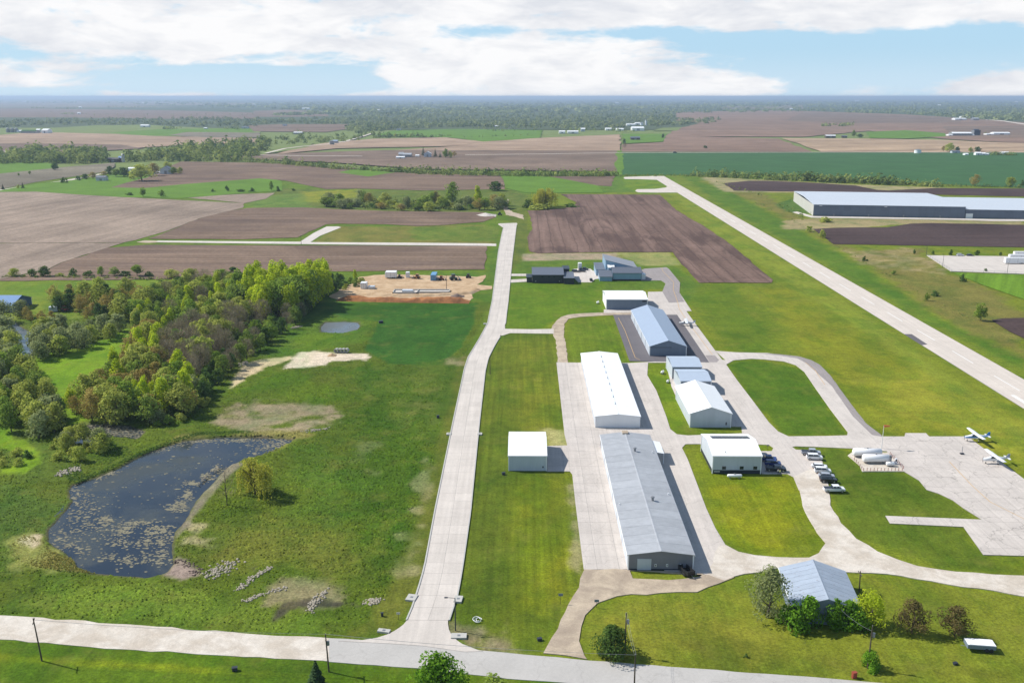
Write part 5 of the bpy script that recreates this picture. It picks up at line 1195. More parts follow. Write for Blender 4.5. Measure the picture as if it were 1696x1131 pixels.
grove([(420,540),(480,532),(520,510),(510,520),(470,556),(430,582),(385,612),(350,650),(325,672),(330,640),(370,600),(400,566)], 4.6, [('dark', 4), ('bare', 2), ('green', 2), ('shrub_olive', 2)], (7, 10), 'wood edge facing the meadow', 55, 5)
grove([(300,560),(400,532),(440,530),(420,560),(380,590),(330,640),(290,620),(270,600)], 5.0, [('bare', 6), ('green', 1), ('olive', 1)], (9, 13), 'grey centre of left wood', 60, 6)
grove([(230,510),(300,492),(400,486),(420,500),(400,525),(330,545),(260,560),(225,545)], 5.6, [('green', 3), ('olive', 3), ('poplar', 2), ('bare', 1)], (9, 13), 'mixed back of left wood', 60, 7)
grove([(260,480),(400,470),(420,482),(300,492),(262,500)], 5.6, [('olive', 2), ('dark', 2), ('green', 2), ('bare', 1)], (7, 10), 'field side of left wood', 34, 8)
grove([(65,505),(110,492),(200,486),(262,486),(262,505),(225,530),(160,535),(110,522)], 6.0, [('brown', 4), ('dark', 3), ('olive', 2)], (8, 12), 'trees beside blue barn', 38, 9, CLEAR)
grove([(225,545),(262,560),(290,620),(330,645),(318,680),(290,692),(240,704),(160,702),(110,690),(125,670),(160,650),(215,600)], 5.4, [('poplar', 4), ('brown', 3), ('olive', 2), ('green', 1)], (9, 13), 'front part of left wood', 85, 10, CLEAR)
grove([(300,600),(330,645),(322,680),(296,694),(286,680),(300,640)], 4.6, [('bare', 2), ('dusty', 2), ('olive', 1)], (8, 11), 'wood corner by brown patch', 20, 11)
grove([(85,570),(130,560),(200,548),(215,545),(200,560),(150,575),(100,590)], 6.5, [('dusty', 3), ('olive', 2)], (8, 11), 'creek bank above clearing', 14, 12, CLEAR[1:])
grove([(0,530),(20,545),(30,575),(20,600),(-60,610),(-60,530)], 6.0, [('dusty', 3), ('olive', 1)], (8, 11), 'creek bank below blue barn', 22, 13)
grove([(62,560),(90,556),(104,580),(84,600),(66,598)], 5.5, [('dusty', 3), ('olive', 2)], (8, 11), 'creek bank by bright clearing', 8, 19)
grove([(30,522),(80,530),(110,545),(90,556),(60,540)], 6.0, [('dusty', 2), ('brown', 2)], (7, 9), 'creek bank near blue barn', 9, 20)
grove([(-40,600),(30,605),(60,640),(112,690),(108,720),(60,725),(-40,700)], 5.6, [('olive', 4), ('green', 3), ('dusty', 2), ('dark', 1)], (8, 12), 'thicket above mown loop', 60, 14, CLEAR)
grove([(85,735),(120,732),(170,735),(190,740),(150,765),(110,770),(85,755)], 4.2, [('olive', 2), ('dusty', 2), ('shrub_olive', 3)], (5, 7.5), 'bank between creek and pond', 14, 15, CLEAR)
grove([(0,752),(45,755),(42,772),(0,778)], 4.0, [('shrub_dark', 2), ('shrub_olive', 2)], (3, 4), 'island in mown loop', 9, 16)
grove([(240,690),(330,660),(345,668),(300,700),(245,708)], 3.6, [('shrub', 2), ('shrub_olive', 2), ('shrub_dark', 2)], (2, 4), 'scrub above brown patch', 18, 17)
grove([(545,470),(600,464),(606,474),(560,484)], 3.4, [('shrub', 2), ('shrub_dark', 2), ('shrub_olive', 1)], (2, 4), 'scrub by white site boxes', 12, 18)
treep('poplar', 588, 462, 16, 'small yellow green tree alone at the top corner of the building site')
treep('dusty', 262, 700, 22, 'rounded dusty shrub like tree standing by itself at the meadow edge', None, 30)
for i_, (px, py, h, w, k) in enumerate(((22,458,14,22,'olive'),(53,458,14,16,'shrub_dark'),(75,458,18,20,'dark'),(100,458,6,14,'shrub_olive'),(122,457,13,18,'shrub_dark'),(146,457,9,20,'shrub_dark'),(168,457,16,14,'green'),(190,457,16,18,'green'),(208,457,9,20,'shrub_dark'),(227,457,20,22,'green'),(246,458,9,18,'shrub_dark'),(285,460,14,30,'olive'),(318,466,22,30,'olive'),(340,464,18,22,'bare'),(365,466,22,24,'green'),(388,468,26,26,'dark'))):
    treep(k, px, py, h, {'olive': 'olive tree', 'dark': 'dark tree', 'green': 'green tree', 'bare': 'grey bare tree'}.get(k, 'low bush')+', '+'first second third fourth fifth sixth seventh eighth ninth tenth eleventh twelfth thirteenth fourteenth fifteenth sixteenth'.split()[i_]+' from left in hedge between pale field and lawn', None, w)

# named single trees in front
treep('willow', 424, 818, 66, 'weeping willow leaning over the pond bank with long yellow strands', None, 66)
treep('sapling', 376, 836, 66, 'thin leafless tree left of the weeping willow')
treep('spruce', 525, 1148, 62, 'dark blue green spruce cut by the bottom edge of the photo', None, 52)
treep('maple', 726, 1160, 78, 'bright green maple cut by the bottom edge below the street mouth', None, 102)
treep('shrub', 815, 1140, 14, 'low clipped bush at the bottom edge right of the maple', None, 60)
treep('maple_dark', 1013, 1085, 50, 'dark green maple beside the driveway and the county road', None, 62)
treep('big_olive', 1270, 1022, 92, 'big grey green tree shading the left side of the rusty barn', None, 72)
treep('bush_near', 1333, 1040, 56, 'broad bright bush in front of the rusty barn, left one', None, 66)
treep('bush_near', 1303, 1034, 34, 'small bush between the big grey green tree and the broad bush', None, 36)
treep('bush_near', 1382, 1036, 48, 'slim bush under the barn gable, middle one', None, 40)
treep('bush_near', 1410, 1038, 46, 'bush below the right corner of the barn roof', None, 58)
treep('lime_near', 1440, 1036, 66, 'yellow green airy tree at the right corner of the rusty barn', None, 60)
treep('copper', 1510, 1048, 58, 'brown leaved round tree, left of the pair on the south lawn', None, 56)
treep('copper', 1580, 1052, 54, 'brown leaved round tree, right of the pair on the south lawn', None, 56)
treep('bush_near', 1440, 1106, 34, 'small leafy tree at the foot of the right utility pole', None, 36)
treep('willow', 903, 344, 36, 'big feathery willow at the corner of the central plowed field', None, 48)
treep('shrub_dark', 878, 344, 14, 'dark bush left of the feathery willow', None, 24); treep('shrub_olive', 893, 347, 9, 'low pale bush in front of the feathery willow', None, 44); treep('shrub_dark', 945, 343, 6, 'flat dark bush right of the feathery willow', None, 30)
treep('dark', 820, 316, 16, 'lone rounded dark bush on the plowed field edge', None, 28)
treep('green', 1623, 531, 32, 'green tree beside the dark soil patch right of the runway', None, 22)
for px, py, h, w, k, l in ((1535,498,14,10,'shrub','upright weed bush at the ditch right of the runway'),(1547,490,9,16,'shrub_dark','dark weed bush at the ditch right of the runway'),(1594,466,12,14,'shrub_dark','shrub by the lot corner beside the striped lawn'),(1632,450,6,6,'shrub_dark','small round shrub in front of the concrete lot'),
    (1362,395,14,14,'shrub_olive','tawny bush beside the runway verge, nearer one'),(1340,384,10,14,'shrub_olive','tawny bush beside the runway verge, farther one'),(1366,368,8,28,'shrub_olive','wide low bush in front of the warehouse corner'),(1480,455,7,10,'shrub','small bush on the ditch line, left of the lot'),(1432,432,8,10,'shrub_dark','small dark bush on the ditch line above the weeds'),
    (1514,421,8,6,'dark','small tree behind the lot, first from the left'),(1545,422,7,5,'dark','small tree behind the lot, second from the left'),(1575,424,11,8,'dark','small tree behind the lot, beside the white car'),(1618,424,10,8,'dark','small tree behind the lot, right of the dark car'),(1657,424,7,5,'dark','small tree behind the lot, nearest the white trailers')):
    treep(k, px, py, h, l, None, w)
# centre clump beyond the side street
r_ = random.Random(33)
for i in range(46):
    px = 540+i*6.6+r_.uniform(-3, 3); up = 335+r_.uniform(0, 12)+(3 if px > 620 else 0); big = 600 < px
    k = r_.choice(['green', 'brown', 'dusty', 'shrub_olive', 'shrub_dark', 'olive'] if big else ['shrub', 'green', 'dusty']); h = r_.uniform(11, 24) if 'shrub' not in k else r_.uniform(6, 10)
    w_ = {'green': 'green tree', 'brown': 'brownish tree', 'dusty': 'dusty grey green tree', 'olive': 'olive tree', 'shrub': 'green shrub', 'shrub_olive': 'olive shrub', 'shrub_dark': 'dark shrub'}[k]
    lab = f'{w_} in the {"left" if px < 640 else "middle" if px < 740 else "right"} part of the scrub strip beyond the side street'; treep(k, px, up, h, lab, lab, r_.uniform(16, 28))
treep('poplar', 791, 341, 34, 'tallest light green tree at the right of the scrub strip', None, 17); treep('green', 750, 338, 36, 'tall thin crowned tree rising from the middle of the scrub strip', None, 28)
# trees round the left farm, beyond the fields
for px, py, h, w, k, l in ((236,300,27,44,'olive','largest round tree in the yard of the ringed farm'),(254,292,22,26,'brown','tree behind the farmhouse machine shed'),(205,293,16,20,'dark','dark tree left of the white sheds of the ringed farm'),(192,293,14,16,'green','green tree beside the pale track by the ringed farm'),(182,290,15,14,'dark','pointed dark tree beside the pale track by the ringed farm'),
    (218,297,9,12,'shrub','shrub under the largest round tree'),(287,289,12,14,'green','tree right of the white two storey farmhouse'),(298,288,11,12,'olive','rightmost tree of the ringed farm'),(278,280,12,16,'olive','tree behind the white two storey farmhouse'),(172,292,8,14,'brown','low tree behind the blue grey farmhouse'),
    (141,297,9,12,'dark','dark bush by the pale track, right one'),(130,299,8,10,'shrub_dark','dark bush by the pale track, middle one'),(106,303,9,12,'shrub_dark','dark bush by the pale track, left one'),(154,297,12,14,'brown','brown bush above the blue grey farmhouse'),(38,312,10,7,'spruce','small fir by the pale track near the left edge, right one'),(5,314,9,7,'spruce','small fir at the very left edge beside the pale track'),(30,312,6,6,'shrub_olive','small bush beside the little fir at left'),
    (237,326,17,11,'green','lone small tree on the edge of the pale field, left one'),(268,326,12,12,'shrub','lone small tree on the edge of the pale field, right one'),(215,324,5,14,'shrub_dark','low bush left of the lone small trees'),(353,318,5,8,'shrub_dark','tiny bush on the green tongue between fields'),(376,317,10,8,'shrub_dark','left bush of the short row on the green tongue'),(398,318,5,16,'shrub_dark','flat bush of the short row on the green tongue'),(417,318,7,12,'shrub_dark','right bush of the short row on the green tongue'),
    (450,316,16,8,'green','slim tree at the end of the green tongue'),(460,317,8,8,'shrub_dark','bush beside the slim tree at the green tongue'),(486,316,4,9,'shrub_dark','small dark bush right of the green tongue'),
    (701,258,15,9,'spruce','dark fir behind the white gabled farmhouse'),(721,260,13,9,'spruce','dark fir right of the white gabled farmhouse'),(729,261,8,7,'spruce','smaller fir right of the white gabled farmhouse'),(738,262,15,12,'green','green tree at the right of the middle farm'),(746,262,12,9,'olive','second green tree at the right of the middle farm'),(753,260,9,9,'brown','bent brown tree at the end of the middle farm'),
    (1573,252,15,19,'olive','big spreading tree beside the farmhouse beyond the green crop'),(1563,251,9,10,'brown','smaller tree left of the big spreading one beyond the green crop'),(1585,252,9,10,'dark','dark tree over the farmhouse roof beyond the green crop'),(1607,253,9,8,'olive','light tree in the garden beyond the green crop'),(1619,252,9,11,'dark','dark tree behind the white house beyond the green crop'),
    (1414,227,11,8,'green','round tree at the far field edge on the right'),(1424,228,6,14,'dark','dark low trees beside the round one at the far field edge'),(1168,246,5,8,'shrub_dark','lone dark bush in the far brown field'),(1034,239,9,7,'dark','dark tree at the fence corner of the green square'),(1035,246,9,6,'bare','grey thin tree below the fence corner'),(1098,229,7,6,'dark','dark bush at the right edge of the green square'),
    (110,300,5,6,'shrub','tiny shrub left of the pale track farmhouse'),(49,290,7,5,'green','tiny tree on the left green strip, right one'),(31,292,5,5,'shrub','tiny tree on the left green strip, left one'),(92,282,13,12,'dark','dark round tree in front of the left tree belt'),(1692,308,10,8,'shrub_dark','bush at the right edge beyond the warehouse'),(1673,309,16,18,'olive','rounded tree near the right edge beyond the warehouse'),(1615,309,20,18,'brown','brown green round tree beyond the warehouse')):
    treep(k, px, py, h, l, None, w)

# tree lines and woods that read as one mass
def mass(name, label, pts, mat, quads_per, wf, szf, seed=1):
    """pts: (px, py, height m, width m); each stands on the ground with its own crown of leaf clumps"""
    rg = np.random.default_rng(seed); P_ = np.array([(*G(a, b), h, w) for a, b, h, w in pts]); n = len(P_); q = quads_per
    d = rg.normal(size=(n, q, 3)); d /= np.linalg.norm(d, axis=2, keepdims=True); d[..., 2] = np.abs(d[..., 2])*1.0-0.12
    k = rg.uniform(0.55, 1.0, (n, q, 1)); C = d*k*np.stack([P_[:, 3]/2, P_[:, 3]/2, P_[:, 2]*0.92], 1)[:, None, :]
    C[..., 0] += P_[:, None, 0]; C[..., 1] += P_[:, None, 1]; C[..., 2] = np.maximum(C[..., 2], 0.4)
    Nn = (d+rg.normal(size=d.shape)*0.35+np.array([0, 0, .2])).reshape(-1, 3); sz = (np.repeat(P_[:, 3]*szf, q))*rg.uniform(0.7, 1.3, n*q)
    V, Fc = quads(C.reshape(-1, 3), Nn, sz, rg=rg); T = np.repeat(np.clip(np.repeat(rg.random(n), q)*0.75+rg.random(n*q)*0.25, 0, 1), 4)
    o = obj(name, np_mesh(name, V, Fc, LEAF[mat], {'tone': np.stack([T, T, T], 1)})); stuff(o, label, 'trees'); return o
LEAF['far'] = m_leaf('leaf_far', [srgb(92,112,70,1), srgb(160,166,110,1)], 0.3); LEAF['belt'] = m_leaf('leaf_belt', [srgb(78,104,50,1), srgb(168,176,98,1)], 0.32)
def along(line, step, hpx, jitter=2.0, seed=1, skip=0.0):
    r = random.Random(seed); out = []
    for (ax, ay), (bx, by) in zip(line, line[1:]):
        n = max(1, int(abs(bx-ax)/step))
        for i in range(n):
            if r.random() < skip: continue
            t = (i+r.random())/n; px, py = ax+(bx-ax)*t, ay+(by-ay)*t+r.uniform(-jitter, jitter)*0.5; s = scale(py); h = 1.3*r.uniform(*hpx)/s; out.append((px, py, h, h*r.uniform(0.7, 1.1)))
    return out
def fillp(poly, n, hpx=None, hm=None, wm=None, seed=1, avoid=()):
    r = random.Random(seed); xs = [p[0] for p in poly]; ys = [p[1] for p in poly]; out = []
    while len(out) < n:
        px, py = r.uniform(min(xs), max(xs)), r.uniform(min(ys), max(ys))
        if not inside((px, py), poly) or any(inside((px, py), a) for a in avoid): continue
        s = scale(py); h = 1.2*r.uniform(*hpx)/s if hpx else r.uniform(*hm); w = h*r.uniform(0.8, 1.3) if not wm else r.uniform(*wm); out.append((px, py, h, w))
    return out
mass('tree_line', 'long mixed hedgerow crossing behind the plowed fields to the runway end', along([(385,266),(480,273),(560,280),(640,284),(700,289),(850,292),(1020,292)], 3.4, (5,11), 2, 2)+along([(470,272),(560,280)], 4, (9,14), 1, 5, 0.3)+along([(640,285),(1018,292)], 6, (9,14), 1, 3)+along([(1020,292),(1150,292)], 4, (2,5), 1, 4), 'belt', 34, 1, 0.20, 3)
mass('tree_line', 'dense tree line along the green crop behind the warehouse', along([(1145,291),(1200,293),(1266,297),(1350,300),(1440,304),(1560,309)], 3.6, (7,15), 3, 7)+along([(1320,300),(1480,306)], 6, (13,20), 2, 8)+along([(1560,309),(1696,311)], 5, (3,7), 1, 9), 'belt', 40, 1, 0.19, 7)
mass('tree_belt', 'broad tree belt across the left behind the ringed farm', fillp([(-40,262),(0,256),(60,250),(180,252),(205,262),(235,258),(330,244),(440,236),(445,246),(425,258),(390,268),(300,268),(240,266),(205,274),(140,270),(60,268),(-40,272)], 380, (10,19), seed=11, avoid=[[(174,256),(210,254),(210,272),(174,272)]])+along([(0,271),(170,268)], 5, (8,16), 2, 12), 'belt', 38, 1, 0.20, 11)
mass('tree_belt', 'tree line beside the far road left of centre', fillp([(420,236),(440,230),(520,226),(600,222),(640,222),(600,232),(560,236),(470,240),(430,238)], 90, (4,8), seed=12)+along([(690,228),(750,226)], 5, (3,6), 1, 13)+along([(760,229),(880,224)], 12, (2,4), 1, 14)+along([(620,228),(700,226)], 4, (5,9), 1, 15), 'belt', 26, 1, 0.24, 12)
mass('woods', 'large far wood across the centre behind the fields', fillp([(420,200),(560,196),(640,190),(800,186),(1000,184),(1110,188),(1120,197),(1190,196),(1195,203),(1100,210),(940,214),(900,212),(760,211),(650,214),(620,220),(590,222),(570,216),(580,206),(430,206)], 1500, None, (13,22), (15,26), 21, [[(1035,203),(1075,203),(1075,217),(1035,217)],[(925,214),(975,214),(975,222),(925,222)]]), 'far', 22, 1, 0.26, 21)
mass('woods', 'far wood on the left below the horizon', fillp([(-60,200),(120,198),(300,196),(430,196),(430,210),(330,210),(250,207),(140,209),(100,207),(-60,216)], 420, None, (12,18), (15,24), 22), 'far', 22, 1, 0.26, 22)
mass('woods', 'far wood on the right below the horizon', fillp([(1080,168),(1400,168),(1760,167),(1760,205),(1640,200),(1500,189),(1330,185),(1190,187),(1080,188)], 1500, None, (14,24), (22,40), 23), 'far', 16, 1, 0.3, 23)
mass('woods', 'faint wooded horizon across the whole view', fillp([(-100,165.5),(600,165.5),(1800,165.5),(1800,170),(1080,180),(1000,186),(640,190),(430,192),(545,186),(440,180),(200,172),(-100,170)], 2000, None, (14,24), (40,90), 24), 'far', 12, 1, 0.34, 24)
mass('scrub', 'low scrub filling the strip beyond the side street', fillp([(538,338),(600,332),(700,334),(800,334),(838,340),(836,347),(700,350),(600,346),(540,343)], 220, (4,10), seed=61), 'belt', 30, 1, 0.22, 61)
mass('scrub', 'low brush between the trees of the broken hedge at left', along([(4,459),(90,459),(390,467)], 3.2, (3,7), 2, 62, 0.25)+along([(390,467),(470,466),(560,458)], 4, (3,8), 2, 63), 'belt', 26, 1, 0.24, 62)
mass('scrub', 'weeds and brush along the ditch right of the runway', along([(1240,330),(1340,380),(1440,440),(1560,505),(1696,575)], 4, (1.5,4), 3, 64, 0.5)+fillp([(1166,296),(1260,322),(1330,366),(1330,352),(1240,318)], 60, (2,4), seed=65), 'belt', 14, 1, 0.26, 64)
mass('woods', 'scattered far tree clumps among the farms', along([(94,180.5),(134,180.5)], 3, (2.5,3.5), .5, 31)+along([(52,179.5),(75,179.5)], 3, (2,3), .5, 32)+along([(100,189.5),(126,189.5)], 3, (2.5,4), .5, 33)+along([(177,178),(260,178)], 5, (2,3), .6, 34)+along([(340,178.5),(430,178)], 5, (2,3), 1, 35)+fillp([(268,212),(300,212),(296,215),(270,215)], 12, (4,7), seed=36)+fillp([(370,213),(396,213),(396,216),(372,216)], 9, (3,6), seed=37)
     +fillp([(1358,206),(1420,207),(1422,211),(1362,210)], 26, (4,7), seed=38)+along([(995,215),(1030,218)], 4, (3,6), 1, 39)+along([(940,216),(990,216)], 5, (3,6), 1, 40)+along([(1030,220),(1050,219)], 4, (3,5), 1, 41)+along([(1060,207),(1110,207)], 5, (3,5), 1, 42)+along([(1639,257),(1684,258)], 3, (6,8), .5, 43)+along([(1628,222),(1650,222)], 4, (3,4), .5, 44)+along([(1070,204),(1120,206)], 4, (4,6), 1, 45)+fillp([(780,212),(900,212),(890,218),(800,218)], 30, (2,5), seed=46)+along([(80,186),(160,190),(430,190)], 9, (1.2,2.4), 1, 47)
     +along([(486,221),(512,222)], 4, (4,6), 1, 48), 'belt', 20, 1, 0.26, 31)

# ------------------------------------------------------------------ rough grass, reeds, lily mats, stones
def tussocks():
    rg = np.random.default_rng(77); n = 120000
    px = rg.uniform(-40, 800, n); py = 1060-(1060-480)*rg.uniform(0, 1, n)**0.62
    d = (px-CX)/F; v = (py-CY)/F; t = H/(SP+CP*v); x = d*t; y = (CP-SP*v)*t; X = x*math.cos(YAW)-y*math.sin(YAW); Y = x*math.sin(YAW)+y*math.cos(YAW)
    C, Pr = paint(X, Y); zb = basin(X, Y); sw = swell(X, Y); keep = (Pr[:, 0] > 0.55) & (zb > -0.02) & (rg.random(n) < (Pr[:, 0]-0.42)) & (vnoise(X, Y, 4.0, 55) > -0.16)
    for poly in (list(RT+RB), list(SL)+list(reversed(SR))):
        pp = GP(poly); keep &= sdist(X, Y, pp) < -0.6
    X, Y, C, sw = X[keep], Y[keep], C[keep], sw[keep]; m = len(X); r = rg.uniform(0.22, 0.62, m); h = rg.uniform(0.14, 0.5, m)
    V = np.zeros((m, 5, 3)); a0 = rg.uniform(0, 6.28, m)
    for k in range(4):
        a = a0+k*math.pi/2+rg.uniform(-.4, .4, m); V[:, k, 0] = X+np.cos(a)*r; V[:, k, 1] = Y+np.sin(a)*r; V[:, k, 2] = sw-0.03
    V[:, 4, 0] = X+rg.uniform(-.12, .12, m); V[:, 4, 1] = Y+rg.uniform(-.12, .12, m); V[:, 4, 2] = sw+h
    b = np.arange(m)*5; Fc = np.concatenate([np.stack([b+k, b+(k+1) % 4, b+4], 1) for k in range(4)])
    cc = np.repeat(C*rg.uniform(0.72, 1.4, (m, 1)), 5, 0); pr = np.tile([0.2, 0, 0], (m*5, 1))
    stuff(obj('meadow_grass', np_mesh('meadow_grass', V.reshape(-1, 3), Fc, MAT['grass'], {'col': cc, 'par': pr})), 'tussocks of rough grass over the unmown meadow round the ponds', 'grass')
    return m
tussocks()
def blades(name, label, polys, n, hr, cols, seed):
    rg = np.random.default_rng(seed); xs = []; r = random.Random(seed)
    for poly, share in polys:
        g = GP(poly); gx = [p[0] for p in g]; gy = [p[1] for p in g]; k = 0
        while k < n*share:
            p = (r.uniform(min(gx), max(gx)), r.uniform(min(gy), max(gy)))
            if inside(p, g): xs.append(p); k += 1
    P_ = np.array(xs); m = len(P_); C = np.zeros((m, 3)); C[:, :2] = P_; h = rg.uniform(*hr, m); C[:, 2] = h/2-0.1
    Nn = np.stack([rg.normal(size=m), rg.normal(size=m), rg.uniform(0, .5, m)], 1); s = np.stack([-Nn[:, 1], Nn[:, 0], np.zeros(m)], 1); s /= np.linalg.norm(s, axis=1, keepdims=True); w = rg.uniform(0.15, 0.35, m)[:, None]
    up = np.stack([rg.normal(size=m)*.2, rg.normal(size=m)*.2, np.ones(m)], 1)*h[:, None]/2
    V = np.stack([C-s*w-up, C+s*w-up, C+s*w*.5+up, C-s*w*.5+up], 1).reshape(-1, 3); T = np.repeat(rg.random(m), 4)
    stuff(obj(name, np_mesh(name, V, np.arange(4*m).reshape(m, 4), LEAF[cols], {'tone': np.stack([T, T, T], 1)})), label, 'reeds')
LEAF['reed'] = m_leaf('leaf_reed', [srgb(140,138,70,1), srgb(184,172,104,1)], 0.3); LEAF['weed'] = m_leaf('leaf_weed', [srgb(80,116,50,1), srgb(130,150,80,1)], 0.3)
blades('reeds', 'tawny reeds on the lower left shore of the lily covered pond', [([(15,905),(40,885),(70,895),(85,912),(120,925),(130,940),(160,950),(120,946),(60,938),(20,930)], 1)], 1800, (0.15, 0.45), 'reed', 91)
blades('shore_plants', 'dark green bank plants along the upper shore of the lily covered pond', [([(120,796),(165,780),(222,754),(275,731),(330,716),(420,714),(420,719),(330,721),(285,733),(225,757),(170,783),(125,801)], .6), ([(160,750),(200,735),(220,750),(180,770),(150,770)], .2), ([(100,775),(130,770),(140,790),(115,798)], .2)], 3600, (0.15, 0.55), 'weed', 92)
def lilies():
    r = random.Random(5); g = GP(POND, -0.42); gx = [p[0] for p in g]; gy = [p[1] for p in g]; m = MB(); n = 0
    cl = [((105,885),22,10),((135,860),16,16),((128,822),10,14),((145,840),16,18),((160,870),22,10),((190,885),16,8),((205,878),9,5),((235,865),14,3),((255,880),14,5),((270,875),10,4),((290,842),10,4),((298,835),6,8),((312,820),5,7),((345,790),8,5),((360,778),5,4),((320,800),10,3),((180,783),12,3),((160,790),8,4),((255,745),16,3),((290,738),20,3),((350,730),30,2),((400,730),20,2.5),((445,735),24,5),((470,732),10,4),((400,728),40,1.6),((330,732),30,2),((455,738),14,5),((430,745),14,6),((210,900),24,5),((250,895),16,8),((270,895),10,8),((120,905),22,8),((190,925),30,6),((240,930),30,6),((265,915),14,12),((175,860),10,6),((215,870),20,6)]
    while n < 2900:
        if r.random() < 0.86:
            (cx, cy), sx, sy = r.choice(cl); p = G(r.gauss(cx, sx*0.85), r.gauss(cy, sy*0.75), -0.42)
        else: p = (r.uniform(min(gx), max(gx)), r.uniform(min(gy), max(gy)))
        if not inside(p, g): continue
        n += 1; R_ = r.uniform(0.08, 0.34)*(1 if r.random() < 0.93 else 1.7); k = r.randint(6, 9); e = r.uniform(1.0, 2.2); z = -0.40+r.uniform(0, .012)
        m.add([(p[0]+R_*e*math.cos(6.283*i/k)*r.uniform(.55, 1.1), p[1]+R_*math.sin(6.283*i/k)*r.uniform(.55, 1.1), z) for i in range(k)], [tuple(range(k))])
    stuff(m.build('algae_mats', MAT['algae']), 'pale floating algae mats scattered over the large pond', 'algae')
    m = MB(); g = GP(CREEK2, -0.42)
    for i in range(600):
        p = G(r.uniform(130,240), r.uniform(702,726), -0.42)
        if inside(p, g):
            R_ = r.uniform(0.15, 0.45); m.add([(p[0]+R_*1.6*math.cos(6.283*i_/7)*r.uniform(.6, 1.1), p[1]+R_*math.sin(6.283*i_/7)*r.uniform(.6, 1.1), -0.4) for i_ in range(7)], [tuple(range(7))])
    stuff(m.build('algae_mats', MAT['algae']), 'pale algae on the dark creek pool above the large pond', 'algae')
lilies()
def stones(label, line, width, n, size, seed, name='stone_row', ring=None, mat='stone'):
    r = random.Random(seed); m = MB(); g = [G(*p) for p in line]; L_ = [math.hypot(b[0]-a[0], b[1]-a[1]) for a, b in zip(g, g[1:])]; tot = sum(L_)
    for i in range(n):
        d = r.uniform(0, tot); k = 0
        while d > L_[k] and k < len(L_)-1: d -= L_[k]; k += 1
        t = d/L_[k]; x = g[k][0]+(g[k+1][0]-g[k][0])*t+r.gauss(0, width/2); y = g[k][1]+(g[k+1][1]-g[k][1])*t+r.gauss(0, width/2)
        s = r.uniform(*size); vs = []; 
        for z, q, nn in ((-0.15, 1, 5), (s*0.35, 0.95, 5), (s*0.7, 0.5, 5)):
            for j in range(nn): a = 6.283*j/nn+z; vs.append((x+math.cos(a)*s*q*r.uniform(.7, 1.1), y+math.sin(a)*s*q*r.uniform(.7, 1.1), z+swell(np.array([x]), np.array([y]))[0]))
        f = [tuple(range(10, 15))]+[(b*5+j, b*5+(j+1) % 5, (b+1)*5+(j+1) % 5, (b+1)*5+j) for b in (0, 1) for j in range(5)]; m.add(vs, f)
    return stuff(m.build(name, MAT[mat]), label, 'stones')
stones('pale riprap stones at the pond outlet', [(344,954),(360,946),(386,932)], 2.6, 130, (0.2, 0.5), 1, 'stone_heap')
stones('upper left diagonal row of pale check dam stones', [(392,977),(412,962),(430,950),(450,941)], 0.9, 110, (0.18, 0.42), 2)
stones('lower left diagonal row of pale check dam stones', [(403,996),(425,987),(450,980),(473,973)], 0.8, 100, (0.18, 0.4), 3)
stones('short steep row of pale stones across the ditch', [(514,1012),(520,998),(532,988),(541,980)], 1.1, 90, (0.2, 0.45), 4)
stones('oval heap of stones at the ditch head', [(606,1000),(614,996),(628,994)], 1.2, 90, (0.2, 0.4), 5, 'stone_heap')
stones('stone heap at the upper left corner of the large pond', [(98,787),(115,780),(135,776)], 2.0, 110, (0.2, 0.55), 6, 'stone_heap')
stones('stones lining the right shore of the large pond', [(332,800),(345,786),(366,772)], 0.6, 45, (0.12, 0.3), 7)
stones('muddy stones at the bottom corner of the large pond', [(295,928),(312,936),(328,950)], 1.5, 70, (0.15, 0.4), 8, 'stone_heap', mat='mud')
stones('pale stones at the tip of the brown patch', [(505,716),(525,714),(545,710)], 1.2, 50, (0.2, 0.45), 9, 'stone_heap')
stones('white rubble by the woodland edge above the small pond', [(484,544),(494,541)], 1.6, 40, (0.3, 0.6), 10, 'stone_heap')
stones('logs and debris at the foot of the woodland', [(396,606),(410,600)], 1.5, 30, (0.3, 0.7), 11, 'stone_heap')

